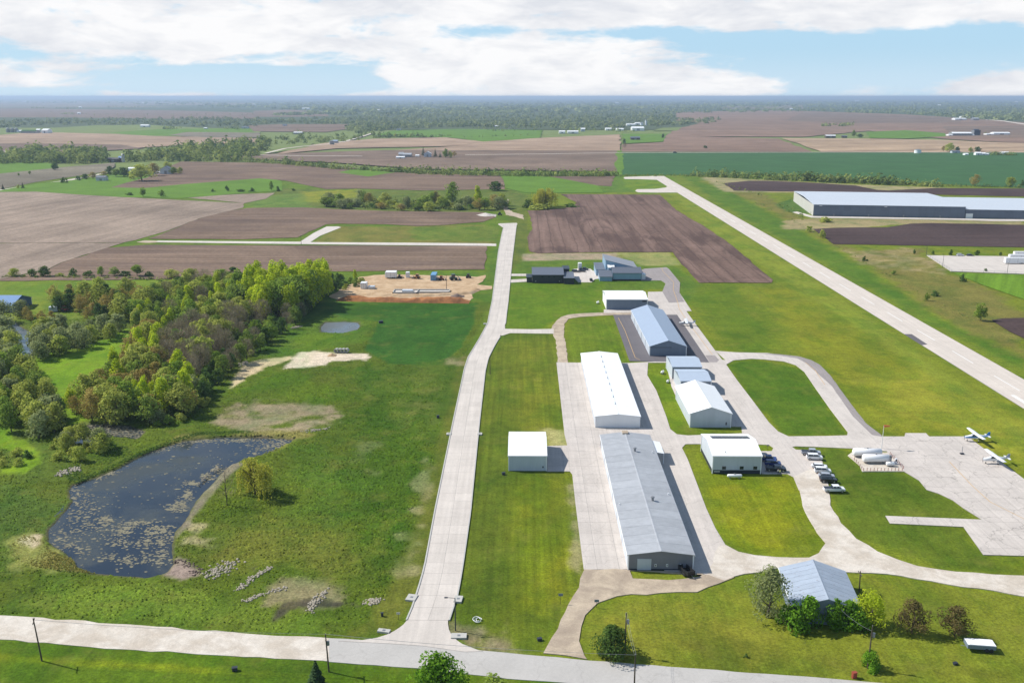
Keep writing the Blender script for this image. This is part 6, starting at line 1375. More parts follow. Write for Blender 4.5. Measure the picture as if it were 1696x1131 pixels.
# ------------------------------------------------------------------ vehicles
def car(kind, label, x, y, rz, paint, group=None):
    """front towards +x"""
    L_, W_, h, hood, belt = {'car': (4.6, 1.8, 1.42, 1.1, 0.92), 'suv': (4.8, 1.9, 1.72, 1.1, 1.05), 'pickup': (5.9, 2.0, 1.85, 1.35, 1.15)}[kind]
    t = thing('parked_'+('car' if kind != 'pickup' else 'pickup'), label, 'car' if kind != 'pickup' else 'pickup truck', (x, y, 0.3), rz, group); a = L_/2
    m = MB(); lo = [(-a, 0.35), (-a*0.98, 0.3), (a*0.96, 0.3), (a, 0.5), (a*0.97, belt*0.86), (a-hood, belt), (-a*0.96, belt), (-a, belt*0.8)]
    if kind == 'pickup':
        m.prism([(-a, 0.4), (a*0.96, 0.4), (a, 0.6), (a*0.97, belt*0.92), (a-hood, belt), (-0.75, belt), (-0.75, 0.85), (-a+0.1, 0.85), (-a+0.1, belt), (-a, belt)], -W_/2, W_/2, 'y')
        m.box(-a, -0.75, -W_/2, -W_/2+0.12, 0.8, belt); m.box(-a, -0.75, W_/2-0.12, W_/2, 0.8, belt)
    else: m.prism(lo, -W_/2, W_/2, 'y')
    b = m.build('body', MAT[paint], t); md = b.modifiers.new('round', 'BEVEL'); md.width = 0.09; md.segments = 2
    c0, c1 = {'car': (-a+0.55, a-1.25), 'suv': (-a+0.12, a-1.25), 'pickup': (-0.8, a-1.45)}[kind]
    def cab(x0, x1, z0, z1, sh, tp, w, name, mat):
        vs = [(x0, -w, z0), (x1, -w, z0), (x1, w, z0), (x0, w, z0), (x0+tp, -w+sh, z1), (x1-tp*1.5, -w+sh, z1), (x1-tp*1.5, w-sh, z1), (x0+tp, w-sh, z1)]
        return MB().add(vs, [(3,2,1,0),(4,5,6,7),(0,1,5,4),(1,2,6,5),(2,3,7,6),(3,0,4,7)]).build(name, MAT[mat], t)
    cab(c0, c1+0.25, belt-0.02, h-0.08, 0.16, 0.32, W_/2-0.04, 'windows', 'glass')
    tp = 0.32
    r = MB().box(c0+tp-0.06, c1+0.25-tp*1.5+0.05, -W_/2+0.19, W_/2-0.19, h-0.09, h); r = r.build('roof', MAT[paint], t); md = r.modifiers.new('round', 'BEVEL'); md.width = 0.04; md.segments = 2
    m = MB()
    for s in (-1, 1):
        for xx in (c0+0.28, (c0+c1)/2+0.1, c1-0.22): m.box(xx-0.05, xx+0.05, s*(W_/2-0.16)-0.05, s*(W_/2-0.16)+0.05, belt-0.05, h-0.08)
    m.build('window_pillars', MAT[paint], t)
    for xx in (-a+0.95, a-0.9):
        for s in (-1, 1):
            y0 = s*(W_/2-0.12); R_ = 0.34 if kind != 'pickup' else 0.4
            w = MB(); vs = []; n = 12
            for yy in (y0-0.12, y0+0.12): vs += [(xx+R_*math.cos(6.283*k/n), yy, R_+R_*math.sin(6.283*k/n)) for k in range(n)]
            w.add(vs, [tuple(range(n)), tuple(range(2*n-1, n-1, -1))]+[(k, n+k, n+(k+1) % n, (k+1) % n) for k in range(n)]); wh = w.build('wheel', MAT['tyre'], t)
            rr = R_*0.6; vs = [(xx+rr*math.cos(6.283*k/n), y0+s*0.135, R_+rr*math.sin(6.283*k/n)) for k in range(n)]; MB().add(vs, [tuple(range(n))]).build('rim', MAT['rim'], wh)
    for s in (-1, 1):
        MB().box(a-0.08, a+0.02, s*W_*0.36-0.2, s*W_*0.36+0.2, 0.62, 0.8).build('headlight', MAT['glass'], t); MB().box(-a-0.02, -a+0.05, s*W_*0.4-0.12, s*W_*0.4+0.12, 0.7, 0.95).build('tail_light', MAT['rust_red'], t)
    if kind == 'pickup': MB().box(-a+0.12, -0.82, -W_/2+0.14, W_/2-0.14, belt-0.02, belt+0.03).build('bed_cover', MAT['dark_trim'], t)
    return t
GR = 'cars parked beside the gravel drive'
for kind, px, py, pt, lab, rz in (('pickup', 1344, 755.5, 'car_silver', 'silver pickup farthest back in the parked row', -.12), ('suv', 1350, 763, 'car_white', 'white hatchback second from the back in the parked row', -.1), ('car', 1358, 778, 'car_white', 'white saloon behind the white estate in the parked row', -.15),
    ('suv', 1363.5, 785.5, 'car_white', 'white estate in the middle of the parked row', -.1), ('car', 1370, 794, 'car_silver', 'silver saloon behind the black car in the parked row', -.12), ('suv', 1373, 801, 'car_black', 'black car in the parked row', -.08), ('pickup', 1382.5, 817, 'car_white', 'white pickup with dark bed cover nearest the camera', 0)):
    x, y = G(px, py); car(kind, lab, x, y+0.9, rz, pt, GR)
for kind, px, py, pt, lab in (('pickup', 1271, 766, 'car_blue', 'blue pickup closest to the hangar wall in its shadow'), ('suv', 1281, 773.5, 'car_blue', 'bright blue car between the blue pickup and the dark one beside the hangar'), ('pickup', 1286, 783, 'car_dark', 'dark blue pickup nearest the camera beside the hangar')):
    x, y = G(px, py); car(kind, lab, x, y+0.9, -0.12, pt, 'blue vehicles beside the white hangar')
for kind, px, py, pt, lab, rz in (('suv', 953, 452, 'car_dark', 'dark car parked on the terrace left of the small white box', 0), ('car', 964, 451.5, 'car_dark', 'dark low car below the white box behind the black house', 0), ('car', 979, 466, 'car_black', 'black and white car at the lower edge of the house terrace', math.pi/2), ('suv', 1591, 425, 'car_white', 'white car at the back edge of the concrete lot', 0),
    ('car', 1607, 425, 'car_dark', 'dark car right of the white one at the back of the concrete lot', 0), ('suv', 1118, 254, 'car_black', 'dark car driving on the far road above the green crop', 0), ('pickup', 967, 448.5, 'car_dark', 'dark pickup behind the white box near the houses', 0)):
    x, y = G(px, py); c_ = car(kind, lab, x, y+0.9, rz, pt)
    if py < 300: c_.scale = (1.6, 1.6, 1.6)

# ------------------------------------------------------------------ light aircraft
def plane(label, x, y, rz, trim, sc=1.0, group=None):
    """nose towards +x, high wing, tail dragger-free tricycle gear"""
    t = thing('light_aircraft', label, 'aeroplane', (x, y, 0.2), rz, group); t.scale = (sc,)*3
    secs = [(4.1, 1.35, 0.12, 0.12), (3.9, 1.35, 0.42, 0.42), (3.0, 1.35, 0.56, 0.52), (2.2, 1.45, 0.58, 0.66), (1.4, 1.6, 0.58, 0.85), (0.3, 1.6, 0.56, 0.85), (-1.0, 1.55, 0.42, 0.62), (-2.4, 1.6, 0.24, 0.36), (-4.0, 1.68, 0.1, 0.2)]
    m = MB(); n = 12; vs = []; fs = []
    for (xx, zc, ry, rz_) in secs:
        for k in range(n):
            a = 6.283*k/n; cx_ = abs(math.cos(a))**0.75*math.copysign(1, math.cos(a)); sz_ = abs(math.sin(a))**0.75*math.copysign(1, math.sin(a)); vs.append((xx, ry*cx_, zc+rz_*sz_))
    for i in range(len(secs)-1):
        for k in range(n): fs.append((i*n+k, i*n+(k+1) % n, (i+1)*n+(k+1) % n, (i+1)*n+k))
    m.add(vs, fs); m.build('fuselage', MAT['car_white'], t, True)
    MB().prism([(4.0, 1.25), (4.0, 1.55), (2.3, 1.75), (-3.5, 1.75), (-3.5, 1.6), (1.5, 1.3)], -0.62, 0.62, 'y').build('paint_stripe', MAT[trim], t) if trim != 'car_white' else None
    m = MB()
    for s in (-1, 1): m.add([(1.3, s*0.60, 1.75), (2.05, s*0.57, 1.75), (1.5, s*0.52, 2.38), (-0.6, s*0.50, 2.30), (-0.8, s*0.52, 1.80)], [(0, 1, 2, 3, 4)])
    m.add([(2.15, -0.5, 1.8), (2.15, 0.5, 1.8), (1.5, 0.45, 2.42), (1.5, -0.45, 2.42)], [(0, 1, 2, 3)]); m.build('windows', MAT['glass'], t)
    foil = [(0.9, 0.0), (0.6, 0.12), (-0.1, 0.14), (-0.7, 0.02), (-0.1, -0.04)]
    for s in (-1, 1):
        m = MB(); vs = []
        for (yy, c_, z) in ((0, 1.0, 2.42), (3.0, 1.0, 2.47), (5.5, 0.7, 2.53)): vs += [(0.4+u*c_, s*yy, z+w*c_) for u, w in foil]
        fs = [(i*5+k, i*5+(k+1) % 5, (i+1)*5+(k+1) % 5, (i+1)*5+k) for i in range(2) for k in range(5)]+[tuple(range(10, 15))]; m.add(vs, fs); m.build('wing', MAT['car_white'], t)
        MB().tube([(0.5, s*0.5, 1.0), (0.5, s*2.7, 2.42)], 0.06, 6).build('strut', MAT['car_white'], t)
        MB().add([(-3.2, s*0.08, 1.72), (-3.0, s*1.7, 1.76), (-3.6, s*1.75, 1.76), (-4.0, s*0.08, 1.72), (-3.2, s*0.08, 1.80), (-3.05, s*1.7, 1.82), (-3.6, s*1.75, 1.82), (-4.0, s*0.08, 1.80)], [(0,1,2,3),(7,6,5,4),(0,4,5,1),(1,5,6,2),(2,6,7,3),(3,7,4,0)]).build('tailplane', MAT['car_white'], t)
        MB().tube([(0.1, s*0.45, 1.0), (0.0, s*1.25, 0.35)], 0.06, 6).build('gear_leg', MAT['car_white'], t)
    MB().add([(-2.6, -0.05, 1.8), (-3.5, -0.05, 3.0), (-4.1, -0.05, 3.05), (-4.05, -0.05, 1.8), (-2.6, 0.05, 1.8), (-3.5, 0.05, 3.0), (-4.1, 0.05, 3.05), (-4.05, 0.05, 1.8)], [(3,2,1,0),(4,5,6,7),(0,1,5,4),(1,2,6,5),(2,3,7,6),(3,0,4,7)]).build('fin', MAT[trim if trim != 'car_white' else 'car_silver'], t)
    for xx, yy, r in ((0.0, -1.25, 0.22), (0.0, 1.25, 0.22), (3.1, 0, 0.19)):
        vs = []; n = 10
        for d in (-0.09, 0.09): vs += [(xx+r*math.cos(6.283*k/n), yy+d, r+r*math.sin(6.283*k/n)) for k in range(n)]
        MB().add(vs, [tuple(range(n)), tuple(range(2*n-1, n-1, -1))]+[(k, n+k, n+(k+1) % n, (k+1) % n) for k in range(n)]).build('wheel', MAT['tyre'], t)
    MB().tube([(3.1, 0, 0.3), (3.1, 0, 1.0)], 0.05, 6).build('nose_leg', MAT['steel'], t)
    MB().box(4.08, 4.13, -0.07, 0.07, 0.45, 2.25).build('propeller', MAT['dark_trim'], t); MB().lathe([(0.16, 4.1), (0.1, 4.25), (0.0, 4.33)], n=10, axis='x', c0=1.35).build('spinner', MAT['steel'], t)
    return t
x, y = G(1617.5, 731); plane('blue nosed white high wing aircraft, the farther of the two on the apron edge', x, y, math.pi+0.02, 'plane_blue')
x, y = G(1649, 768); plane('all white high wing aircraft, the nearer of the two on the apron edge', x, y, math.pi+0.04, 'car_white')
x, y = G(1138, 540); plane('small pale aircraft parked on the asphalt beside the blue grey hangar', x, y, math.pi-0.1, 'car_silver', 0.95)

# ------------------------------------------------------------------ fuel tanks, bollards, windsock, propane
def tank(name, label, x, y, L_, r, zc, group=None, rz=0.0, mat='tank_white'):
    t = thing(name, label, 'tank', (x, y, 0.25), rz, group); a = L_/2
    MB().lathe([(0.02, -a), (r*0.7, -a+0.08), (r, -a+0.3), (r, a-0.3), (r*0.7, a-0.08), (0.02, a)], n=20, axis='x', c0=zc).build('shell', MAT[mat], t, True)
    for s in (-0.6, 0.6):
        MB().box(s*a-0.15, s*a+0.15, -r*0.7, r*0.7, -0.3, zc-r*0.55).build('saddle', MAT['steel'], t)
    MB().lathe([(0.22, zc+r-0.03), (0.22, zc+r+0.2), (0, zc+r+0.25)], 0, 0, 10).build('hatch', MAT['steel'], t)
    return t
tk = tank('fuel_tank', 'back one of the two long white aviation fuel tanks', 106.7, 274.3, 8.9, 1.18, 1.5); MB().tube([(-1, 0.3, 2.8), (1.2, 0.3, 2.8), (1.2, 0.3, 2.65)], 0.06, 6).build('pipe', MAT['steel'], tk)
tk = tank('fuel_tank', 'front one of the two long white aviation fuel tanks', 107.6, 269.3, 8.2, 1.18, 1.5); MB().box(3.4, 3.55, -1.5, -1.35, 0, 2.8).build('ladder', MAT['steel'], tk)
tank('fuel_tank', 'small white tank in front of the aviation fuel tanks', 111.0, 266.6, 2.6, 0.62, 0.8)
t = thing('fuel_pump', 'grey pump cabinet at the right end of the fuel tanks', 'pump', (112.4, 270.5, 0.25)); MB().box(-0.35, 0.35, -0.3, 0.3, 0, 1.9).build('cabinet', MAT['steel'], t); MB().box(-0.3, 0.3, -0.33, -0.3, 1.0, 1.6).build('display', MAT['glass'], t)
t = thing('fuel_pump', 'white pump cabinet beside the grey one', 'pump', (113.4, 268.6, 0.25)); MB().box(-0.3, 0.3, -0.3, 0.3, 0, 1.7).build('cabinet', MAT['tank_white'], t); MB().box(-0.25, 0.25, -0.33, -0.3, 0.9, 1.4).build('display', MAT['glass'], t)
bm = MB(); bm.lathe([(0.08, 0), (0.08, 0.95), (0.0, 1.0)], n=8); bm = bm.mesh('bollard', MAT['rust_red'])
def row(p0, p1, n, label):
    a, b = G(*p0), G(*p1)
    for i in range(n):
        o = obj('bollard', bm, None, (a[0]+(b[0]-a[0])*i/(n-1), a[1]+(b[1]-a[1])*i/(n-1), 0.2)); tag(o, label, 'bollard', label)
row((1430,780.5), (1494,780.5), 12, 'red bollard in the front row of the fuel tank enclosure'); row((1474,754), (1496,777), 11, 'red bollard in the right hand row beside the apron'); row((1415,763), (1427,778), 5, 'red bollard in the left hand row of the fuel tank enclosure')
x, y = G(1460, 743); ws = thing('windsock', 'orange windsock on a white pole behind the fuel tanks', 'windsock', (x, y, 0.2))
MB().tube([(0, 0, 0), (0, 0, 7.6)], [0.14, 0.07], 8).build('pole', MAT['paint_white'], ws); MB().lathe([(0.42, 0.1), (0.3, 1.0), (0.18, 1.9)], n=10, axis='x', c0=7.4).build('sock', MAT['orange'], ws)
tank('propane_tank', 'long white propane tank on the grass in front of the hangar with solar panels', *[v+0 for v in G(1216.5, 792)], 4.4, 0.48, 0.6)
tank('propane_tank', 'white propane tank left of the two pale blue roofed hangars, the larger one', *G(1097, 619), 2.6, 0.5, 0.6, None, 1.15)
tank('propane_tank', 'small white propane tank left of the white gabled hangar', *G(1106, 634), 1.9, 0.45, 0.55, None, 1.15)
tank('propane_tank', 'white propane tank on the grass left of the hangar at the gravel bend', *G(990, 503), 2.6, 0.55, 0.6, None, 1.2)
x, y = G(1593, 753); mt = thing('fuel_trolley', 'thin grey mast on a trolley standing out on the cracked apron', 'trolley', (x, y, 0.2)); MB().box(-0.6, 0.6, -0.3, 0.3, 0.15, 0.4).build('base', MAT['dark_trim'], mt); MB().tube([(0, 0, 0.3), (0, 0, 2.6)], 0.09, 6).build('mast', MAT['steel'], mt)

# ------------------------------------------------------------------ people beside the blue vehicles
def person(label, x, y, rz, shirt, trousers, arm=0.0):
    t = thing('person', label, 'person', (x, y, 0.32), rz)
    vs = [(0,0,0.95),(0,0,1.15),(0,0,1.38),(0,0,1.5),(0,0.01,1.6),(0,0.02,1.7),(0.1,0,0.9),(0.11,0.03,0.5),(0.12,0,0.08),(0.12,0.14,0.04),(-0.1,0,0.9),(-0.13,-0.03,0.5),(-0.14,-0.05,0.08),(-0.14,0.09,0.04),
          (0.19,0,1.4),(0.27,0.02,1.12),(0.26,0.14+arm,0.92),(0.26,0.2+arm,0.84),(-0.19,0,1.4),(-0.27,-0.02,1.12),(-0.27,0.08,0.88),(-0.27,0.1,0.8)]
    ed = [(0,1),(1,2),(2,3),(3,4),(4,5),(0,6),(6,7),(7,8),(8,9),(0,10),(10,11),(11,12),(12,13),(2,14),(14,15),(15,16),(16,17),(2,18),(18,19),(19,20),(20,21)]
    rr = [.15,.14,.16,.055,.09,.1,.09,.065,.045,.04,.09,.065,.045,.04,.06,.045,.035,.035,.06,.045,.035,.035]
    me = bpy.data.meshes.new('body'); me.from_pydata(vs, ed, []); o = obj('body', me, t)
    sk = o.modifiers.new('skin', 'SKIN'); me.update()
    for i, r in enumerate(rr): me.skin_vertices[0].data[i].radius = (r, r*0.85)
    me.skin_vertices[0].data[0].use_root = True
    o.modifiers.new('sub', 'SUBSURF').levels = 1
    q = NT('clothing'); z = q.N('ShaderNodeSeparateXYZ'); q.L(q.P('obj'), z.inputs[0]); c = q.mix(q.ramp(z.outputs[2], 0.93, 0.95), trousers, shirt); c = q.mix(q.ramp(z.outputs[2], 1.47, 1.49), c, srgb(190,140,110)); c = q.mix(q.ramp(z.outputs[2], 1.66, 1.68), c, srgb(60,45,35)); q.fin(c, 0.8)
    me.materials.append(q.mat); return t
me_ = bpy.data.meshes.new
def skin_ok():
    x, y = G(1288.5, 787); person('person in pale shirt standing before the dark blue pickup, left of two', x, y, 0.4, srgb(225,222,214), srgb(60,62,72))
    x, y = G(1291.5, 788); person('person in yellowish shirt and dark trousers on the lawn edge, right of two', x, y, -0.5, srgb(214,214,160), srgb(40,42,50), 0.08)
skin_ok()

# ------------------------------------------------------------------ poles, lamps, wires
def pole(label, px, py, h, arm=True, lean=0.0, tr=False, dirn=0.0):
    x, y = G(px, py); t = thing('utility_pole', label, 'utility pole', (x, y, 0), dirn)
    MB().tube([(0, 0, -0.5), (lean*0.5, 0, h*0.5), (lean, 0, h)], [0.17, 0.14, 0.11], 8).build('pole', MAT['wood'], t)
    if arm: MB().box(lean-0.07, lean+0.07, -1.15, 1.15, h-0.75, h-0.6).build('crossarm', MAT['wood'], t)
    for k in (-1, 0, 1): MB().lathe([(0.05, h-0.6 if arm else h), (0.05, h-0.38 if arm else h+0.2), (0, h-0.35 if arm else h+0.22)], lean, k*1.0 if arm else k*0.05, 6).build('insulator', MAT['steel'], t)
    if tr: MB().lathe([(0.02, h-2.4), (0.26, h-2.38), (0.26, h-1.5), (0.02, h-1.45)], lean+0.42, 0, 12).build('transformer', MAT['steel'], t)
    return (x, y, h)
p1 = pole('wooden utility pole with crossarm on the lawn below the gravel road at left', 69.7, 1094, 9.5, True, -0.5, False, 0.35)
p2 = pole('wooden utility pole with transformer standing behind the spruce', 545, 1112, 8.2, True, -0.3, True, 0.2)
p4 = pole('wooden utility pole behind the dark maple beside the driveway', 1035, 1083, 9.2, False, 0, True)
p3 = pole('wooden utility pole on the near side of the county road below the dark maple', 1050, 1150, 8.4, False)
p5 = pole('wooden utility pole rising from the small leafy tree on the south lawn', 1437, 1106, 9.2, False, 0.1, True)
pole('pole with leaning beam beside the right wall of the rusty barn', 1423, 980, 5.2, True, -0.2)
pole('thin pole on the lawn right of the street bend', 811.7, 620, 6.2, False)
pole('thin pole at the forked side street', 499, 405, 7.0, False); pole('thin pole in the middle of the building site', 739.5, 480, 9.0, False)
def wire(label, a, b, n=2):
    t = thing('power_line', label, 'cable', ((a[0]+b[0])/2, (a[1]+b[1])/2, 0)); c = Vector(t.location)
    for k in range(n):
        o = (k-(n-1)/2)*0.35; pts = []
        for i in range(9):
            s = i/8; pts.append(Vector((a[0]+(b[0]-a[0])*s+o, a[1]+(b[1]-a[1])*s, a[2]+(b[2]-a[2])*s-1.0*4*s*(1-s)*0.6))-c)
        MB().tube(pts, 0.022, 4).build('wire', MAT['steel'], t)
wire('pair of cables crossing from the maple side pole over the county road', p4, p3, 2)
wire('pair of cables along the lower edge of the gravel road at left', (p1[0]-.5, p1[1], p1[2]-.4), p2, 2)
wire('pair of cables over the county road between spruce and driveway poles', p2, p3, 2)
wire('single cable from the right pole to the rusty barn gable', (p5[0], p5[1], p5[2]-1), (66.5, 178.5, 4.4), 1)
def lamp(label, px, py, h, rz=0.0, arm=1.6):
    x, y = G(px, py); t = thing('street_lamp', label, 'street lamp', (x, y, 0), rz)
    MB().tube([(0, 0, 0), (0, 0, h-0.3), (0, 0, h)], [0.13, 0.09, 0.07], 8).build('pole', MAT['dark_trim'], t); MB().tube([(0, 0, h-0.05), (-arm, 0, h+0.1)], 0.05, 6).build('arm', MAT['dark_trim'], t)
    MB().box(-arm-0.6, -arm+0.1, -0.17, 0.17, h+0.02, h+0.16).build('lamp_head', MAT['dark_trim'], t)
lamp('tall dark street lamp at the right side of the street mouth', 754.5, 1044, 7.6)
for px, py, h, lab in ((1561, 443, 9, 'light pole at the left side of the concrete lot'), (1534, 424, 7, 'light pole at the far corner of the concrete lot'), (1668, 453, 7, 'light pole in front of the white trailers')): lamp(lab, px, py, h, 0, 0.8)
def signp(label, px, py, h, w, mat, rz=0.0, legs=1):
    x, y = G(px, py); t = thing('sign', label, 'sign', (x, y, 0), rz)
    for s in ((0,) if legs == 1 else (-w*0.4, w*0.4)): MB().box(s-0.04, s+0.04, -0.04, 0.04, -0.2, h).build('post', MAT['wood'], t)
    MB().box(-w/2, w/2, -0.07, -0.03, h-w*0.6, h).build('board', MAT[mat], t)
signp('small blue grey sign on the lawn left of the driveway', 928.5, 1000, 2.6, 1.0, 'slate_siding'); signp('small blue grey sign at the inner bend of the driveway', 988, 1006, 2.0, 1.0, 'slate_siding'); signp('small white round sign near the street mouth kerb', 660, 1026, 1.8, 0.8, 'panel_white')
signp('pale sign standing on the little grass island right of the solar hangar', 1271.5, 745, 1.8, 0.7, 'steel')

# ------------------------------------------------------------------ storm inlets, boxes, pipes, coil
def inlet(label, px, py, w=2.0, d=1.4, rz=0.0):
    x, y = G(px, py); t = thing('storm_inlet', label, 'drain', (x, y, 0), rz); MB().box(-w/2, w/2, -d/2, d/2, 0, 0.42).build('slab', MAT['concrete_pipe'], t); MB().box(-0.3, 0.3, -0.3, 0.3, 0.42, 0.45).build('cover', MAT['steel'], t)
inlet('white concrete storm inlet at the left kerb near the street mouth', 682, 991, 2.2, 2.6, -.2); inlet('white concrete storm inlet at the right kerb near the street mouth', 759, 993.5, 1.8, 2.6, -.1); inlet('white concrete storm inlet at the left kerb halfway up the street', 743.5, 719.5, 1.6, 1.8); inlet('white concrete storm inlet at the right kerb halfway up the street', 794.5, 719.5, 1.6, 1.8)
inlet('grey concrete storm inlet on the lawn beside the street lamp', 760, 1054.5, 3.2, 1.8); inlet('small concrete pad at the left kerb by the crop plot', 803.5, 537, 1.6, 1.6); inlet('concrete pad on the left side of the street mouth', 636, 1046, 2.6, 1.2, -0.2)
def ubox(label, px, py, w, h, mat='dark_trim', name='utility_box', cat='utility box'):
    x, y = G(px, py); t = thing(name, label, cat, (x, y, 0), 0.3); b = MB().box(-w/2, w/2, -w*0.35, w*0.35, -0.1, h).build('cabinet', MAT[mat], t); md = b.modifiers.new('b', 'BEVEL'); md.width = 0.05; MB().box(-w/2-0.05, w/2+0.05, -w*0.35-0.05, w*0.35+0.05, h, h+0.07).build('lid', MAT[mat], t)
ubox('small dark utility box in the meadow beside the street bend', 725.5, 692, 0.9, 0.9); ubox('small black utility box below the white hangar on the lawn', 834, 786, 0.9, 0.7); ubox('dark trough at the corner of the crop plot above the brown patches', 631, 535, 2.0, 1.1)
ubox('dark post box near the street mouth, left of the white sign', 633, 1020, 0.5, 0.8); ubox('red utility box beside the county road on the south lawn', 1414.5, 1122, 0.9, 1.2, 'rust_red'); ubox('dark round topped box on the lawn below the gravel road', 389, 1110, 1.0, 0.7); treep('shrub_dark', 1235, 1088, 7, 'tiny dark bush near the county road right of the dark maple', None, 9); ubox('small black lump on the south lawn left of the white trailer', 1582, 1100, 0.8, 0.4); ubox('dark lump beside the driveway lower left', 893.5, 1060, 0.9, 0.5)
t = thing('pipe_coil', 'loose white coil of pipe lying on the lawn right of the street lamp', 'coil', (*G(791, 1028), 0.1))
for k, (R_, dx) in enumerate(((0.9, 0), (0.75, 0.3), (0.95, -0.25))): MB().tube([(dx+R_*math.cos(a*0.4)*0.8, R_*math.sin(a*0.4), 0.12+k*0.14) for a in range(15)], 0.07, 6).build('loop', MAT['tank_white'], t)
for k in range(4):
    x, y = G(557.5+k*5.6, 584); m = MB(); R_ = 0.95; n = 14
    m.lathe([(R_*0.72, -0.9), (R_, -0.9), (R_, 0.9), (R_*0.72, 0.9), (R_*0.72, -0.9)], n=n, axis='x', c0=R_)
    o = m.build('concrete_pipe', MAT['concrete_pipe'], None, False, (x, y, 0.05), 1.35); tag(o, ['leftmost', 'second', 'third', 'rightmost'][k]+' of the four concrete pipes lying on the pale dirt', 'pipe', 'four concrete pipes in a row')

# ------------------------------------------------------------------ trailers, dumpster, containers
def boxy(name, label, cat, px0, px1, py, h, dep, mat, rz=0.0, wheels=True, lid=None, z=0.2):
    x0, y0 = G(px0, py); x1, _ = G(px1, py); w = x1-x0; t = thing(name, label, cat, ((x0+x1)/2, y0+dep/2, z), rz); zb = 0.55 if wheels else 0.0
    b = MB().box(-w/2, w/2, -dep/2, dep/2, zb, h).build('body', MAT[mat], t); md = b.modifiers.new('b', 'BEVEL'); md.width = 0.06
    MB().box(-w/2+0.05, w/2-0.05, -dep/2+0.05, dep/2-0.05, h, h+0.06).build('roof', MAT[lid or mat], t)
    for k in range(3): MB().box(-w/2+w*(k+0.5)/3-0.05, -w/2+w*(k+0.5)/3+0.05, -dep/2-0.04, -dep/2, zb+0.1, h-0.1).build('rib', MAT['steel'], t)
    if wheels:
        for s in (-1, 1):
            for q in (0.18, 0.34):
                xx = w*q; R_ = 0.42; n = 12; vs = []
                for yy in (s*dep/2-0.13, s*dep/2+0.13): vs += [(xx+R_*math.cos(6.283*k/n), yy, R_+R_*math.sin(6.283*k/n)) for k in range(n)]
                MB().add(vs, [tuple(range(n)), tuple(range(2*n-1, n-1, -1))]+[(k, n+k, n+(k+1) % n, (k+1) % n) for k in range(n)]).build('wheel', MAT['tyre'], t)
        MB().tube([(-w/2, -0.3, 0.6), (-w/2-0.9, 0, 0.5)], 0.06, 6).build('hitch', MAT['steel'], t)
    return t
tr = boxy('white_trailer', 'low white covered trailer parked on the south lawn at right', 'trailer', 1604, 1649, 1081, 1.45, 2.5, 'slate_siding', -0.12, True, 'tank_white')
for k in range(3): MB().box(-2.4+k*1.6, -0.9+k*1.6, -1.2, 1.2, 1.5, 1.55).build('lid_panel', MAT['tank_white'], tr)
x, y = G(1137, 951); t = thing('dump_trailer', 'black open topped dump trailer at the end wall of the long grey hangar', 'trailer', (x, y, 0.2), -1.15)
for a in ((-2, 2, -1, -0.92), (-2, 2, 0.92, 1), (-2, -1.92, -1, 1), (1.92, 2, -1, 1)): MB().box(*a, 0.5, 1.5).build('side_board', MAT['black'], t)
MB().box(-2, 2, -1, 1, 0.45, 0.55).build('floor', MAT['black'], t)
for s in (-1, 1): MB().box(0, 1.0, s*1.12-0.1, s*1.12+0.1, 0, 0.6).build('wheel', MAT['tyre'], t)
MB().tube([(2, 0, 0.5), (3.2, 0, 0.4)], 0.07, 6).build('hitch', MAT['steel'], t)
for i, (a, b, py, h, dp, lab) in enumerate(((1665, 1705, 438, 4.0, 2.6, 'front white semi trailer at the right edge of the concrete lot'), (1672, 1710, 432.5, 4.0, 2.6, 'middle white semi trailer at the right edge of the concrete lot'), (1680, 1715, 427.5, 4.0, 2.6, 'rear white semi trailer at the right edge of the concrete lot'))): boxy('semi_trailer', lab, 'trailer', a, b, py, h, dp, 'tank_white', 0, True, 'tank_white', 0.3)
boxy('office_trailer', 'long white wrapped trailer at the back of the building site', 'trailer', 638, 656, 462, 3.9, 6, 'tank_white', 0, True); boxy('storage_box', 'small white cube shaped box behind the diggers', 'container', 672, 678, 460.5, 3.2, 3.2, 'tank_white', 0, False)
boxy('shipping_container', 'bright blue container standing end on at the building site', 'container', 713, 722, 465.5, 3.4, 11, 'tarp_blue', -0.0, False); boxy('storage_box', 'white box at the left end of the building site', 'container', 597, 607, 479, 3.4, 5, 'tank_white', 0, False)
boxy('block_stack', 'low stack of white blocks right of the white box', 'container', 609, 620, 479.5, 1.4, 4, 'offwhite_metal', 0, False); boxy('storage_box', 'small white box trailer behind the black house', 'container', 957.5, 963.5, 447.5, 4.2, 3.5, 'tank_white', 0, False)
sh = boxy('garden_shed', 'small white roofed shed under the trees beside the blue barn', 'shed', 80, 93, 517, 2.4, 3.5, 'offwhite_metal', 0.3, False)
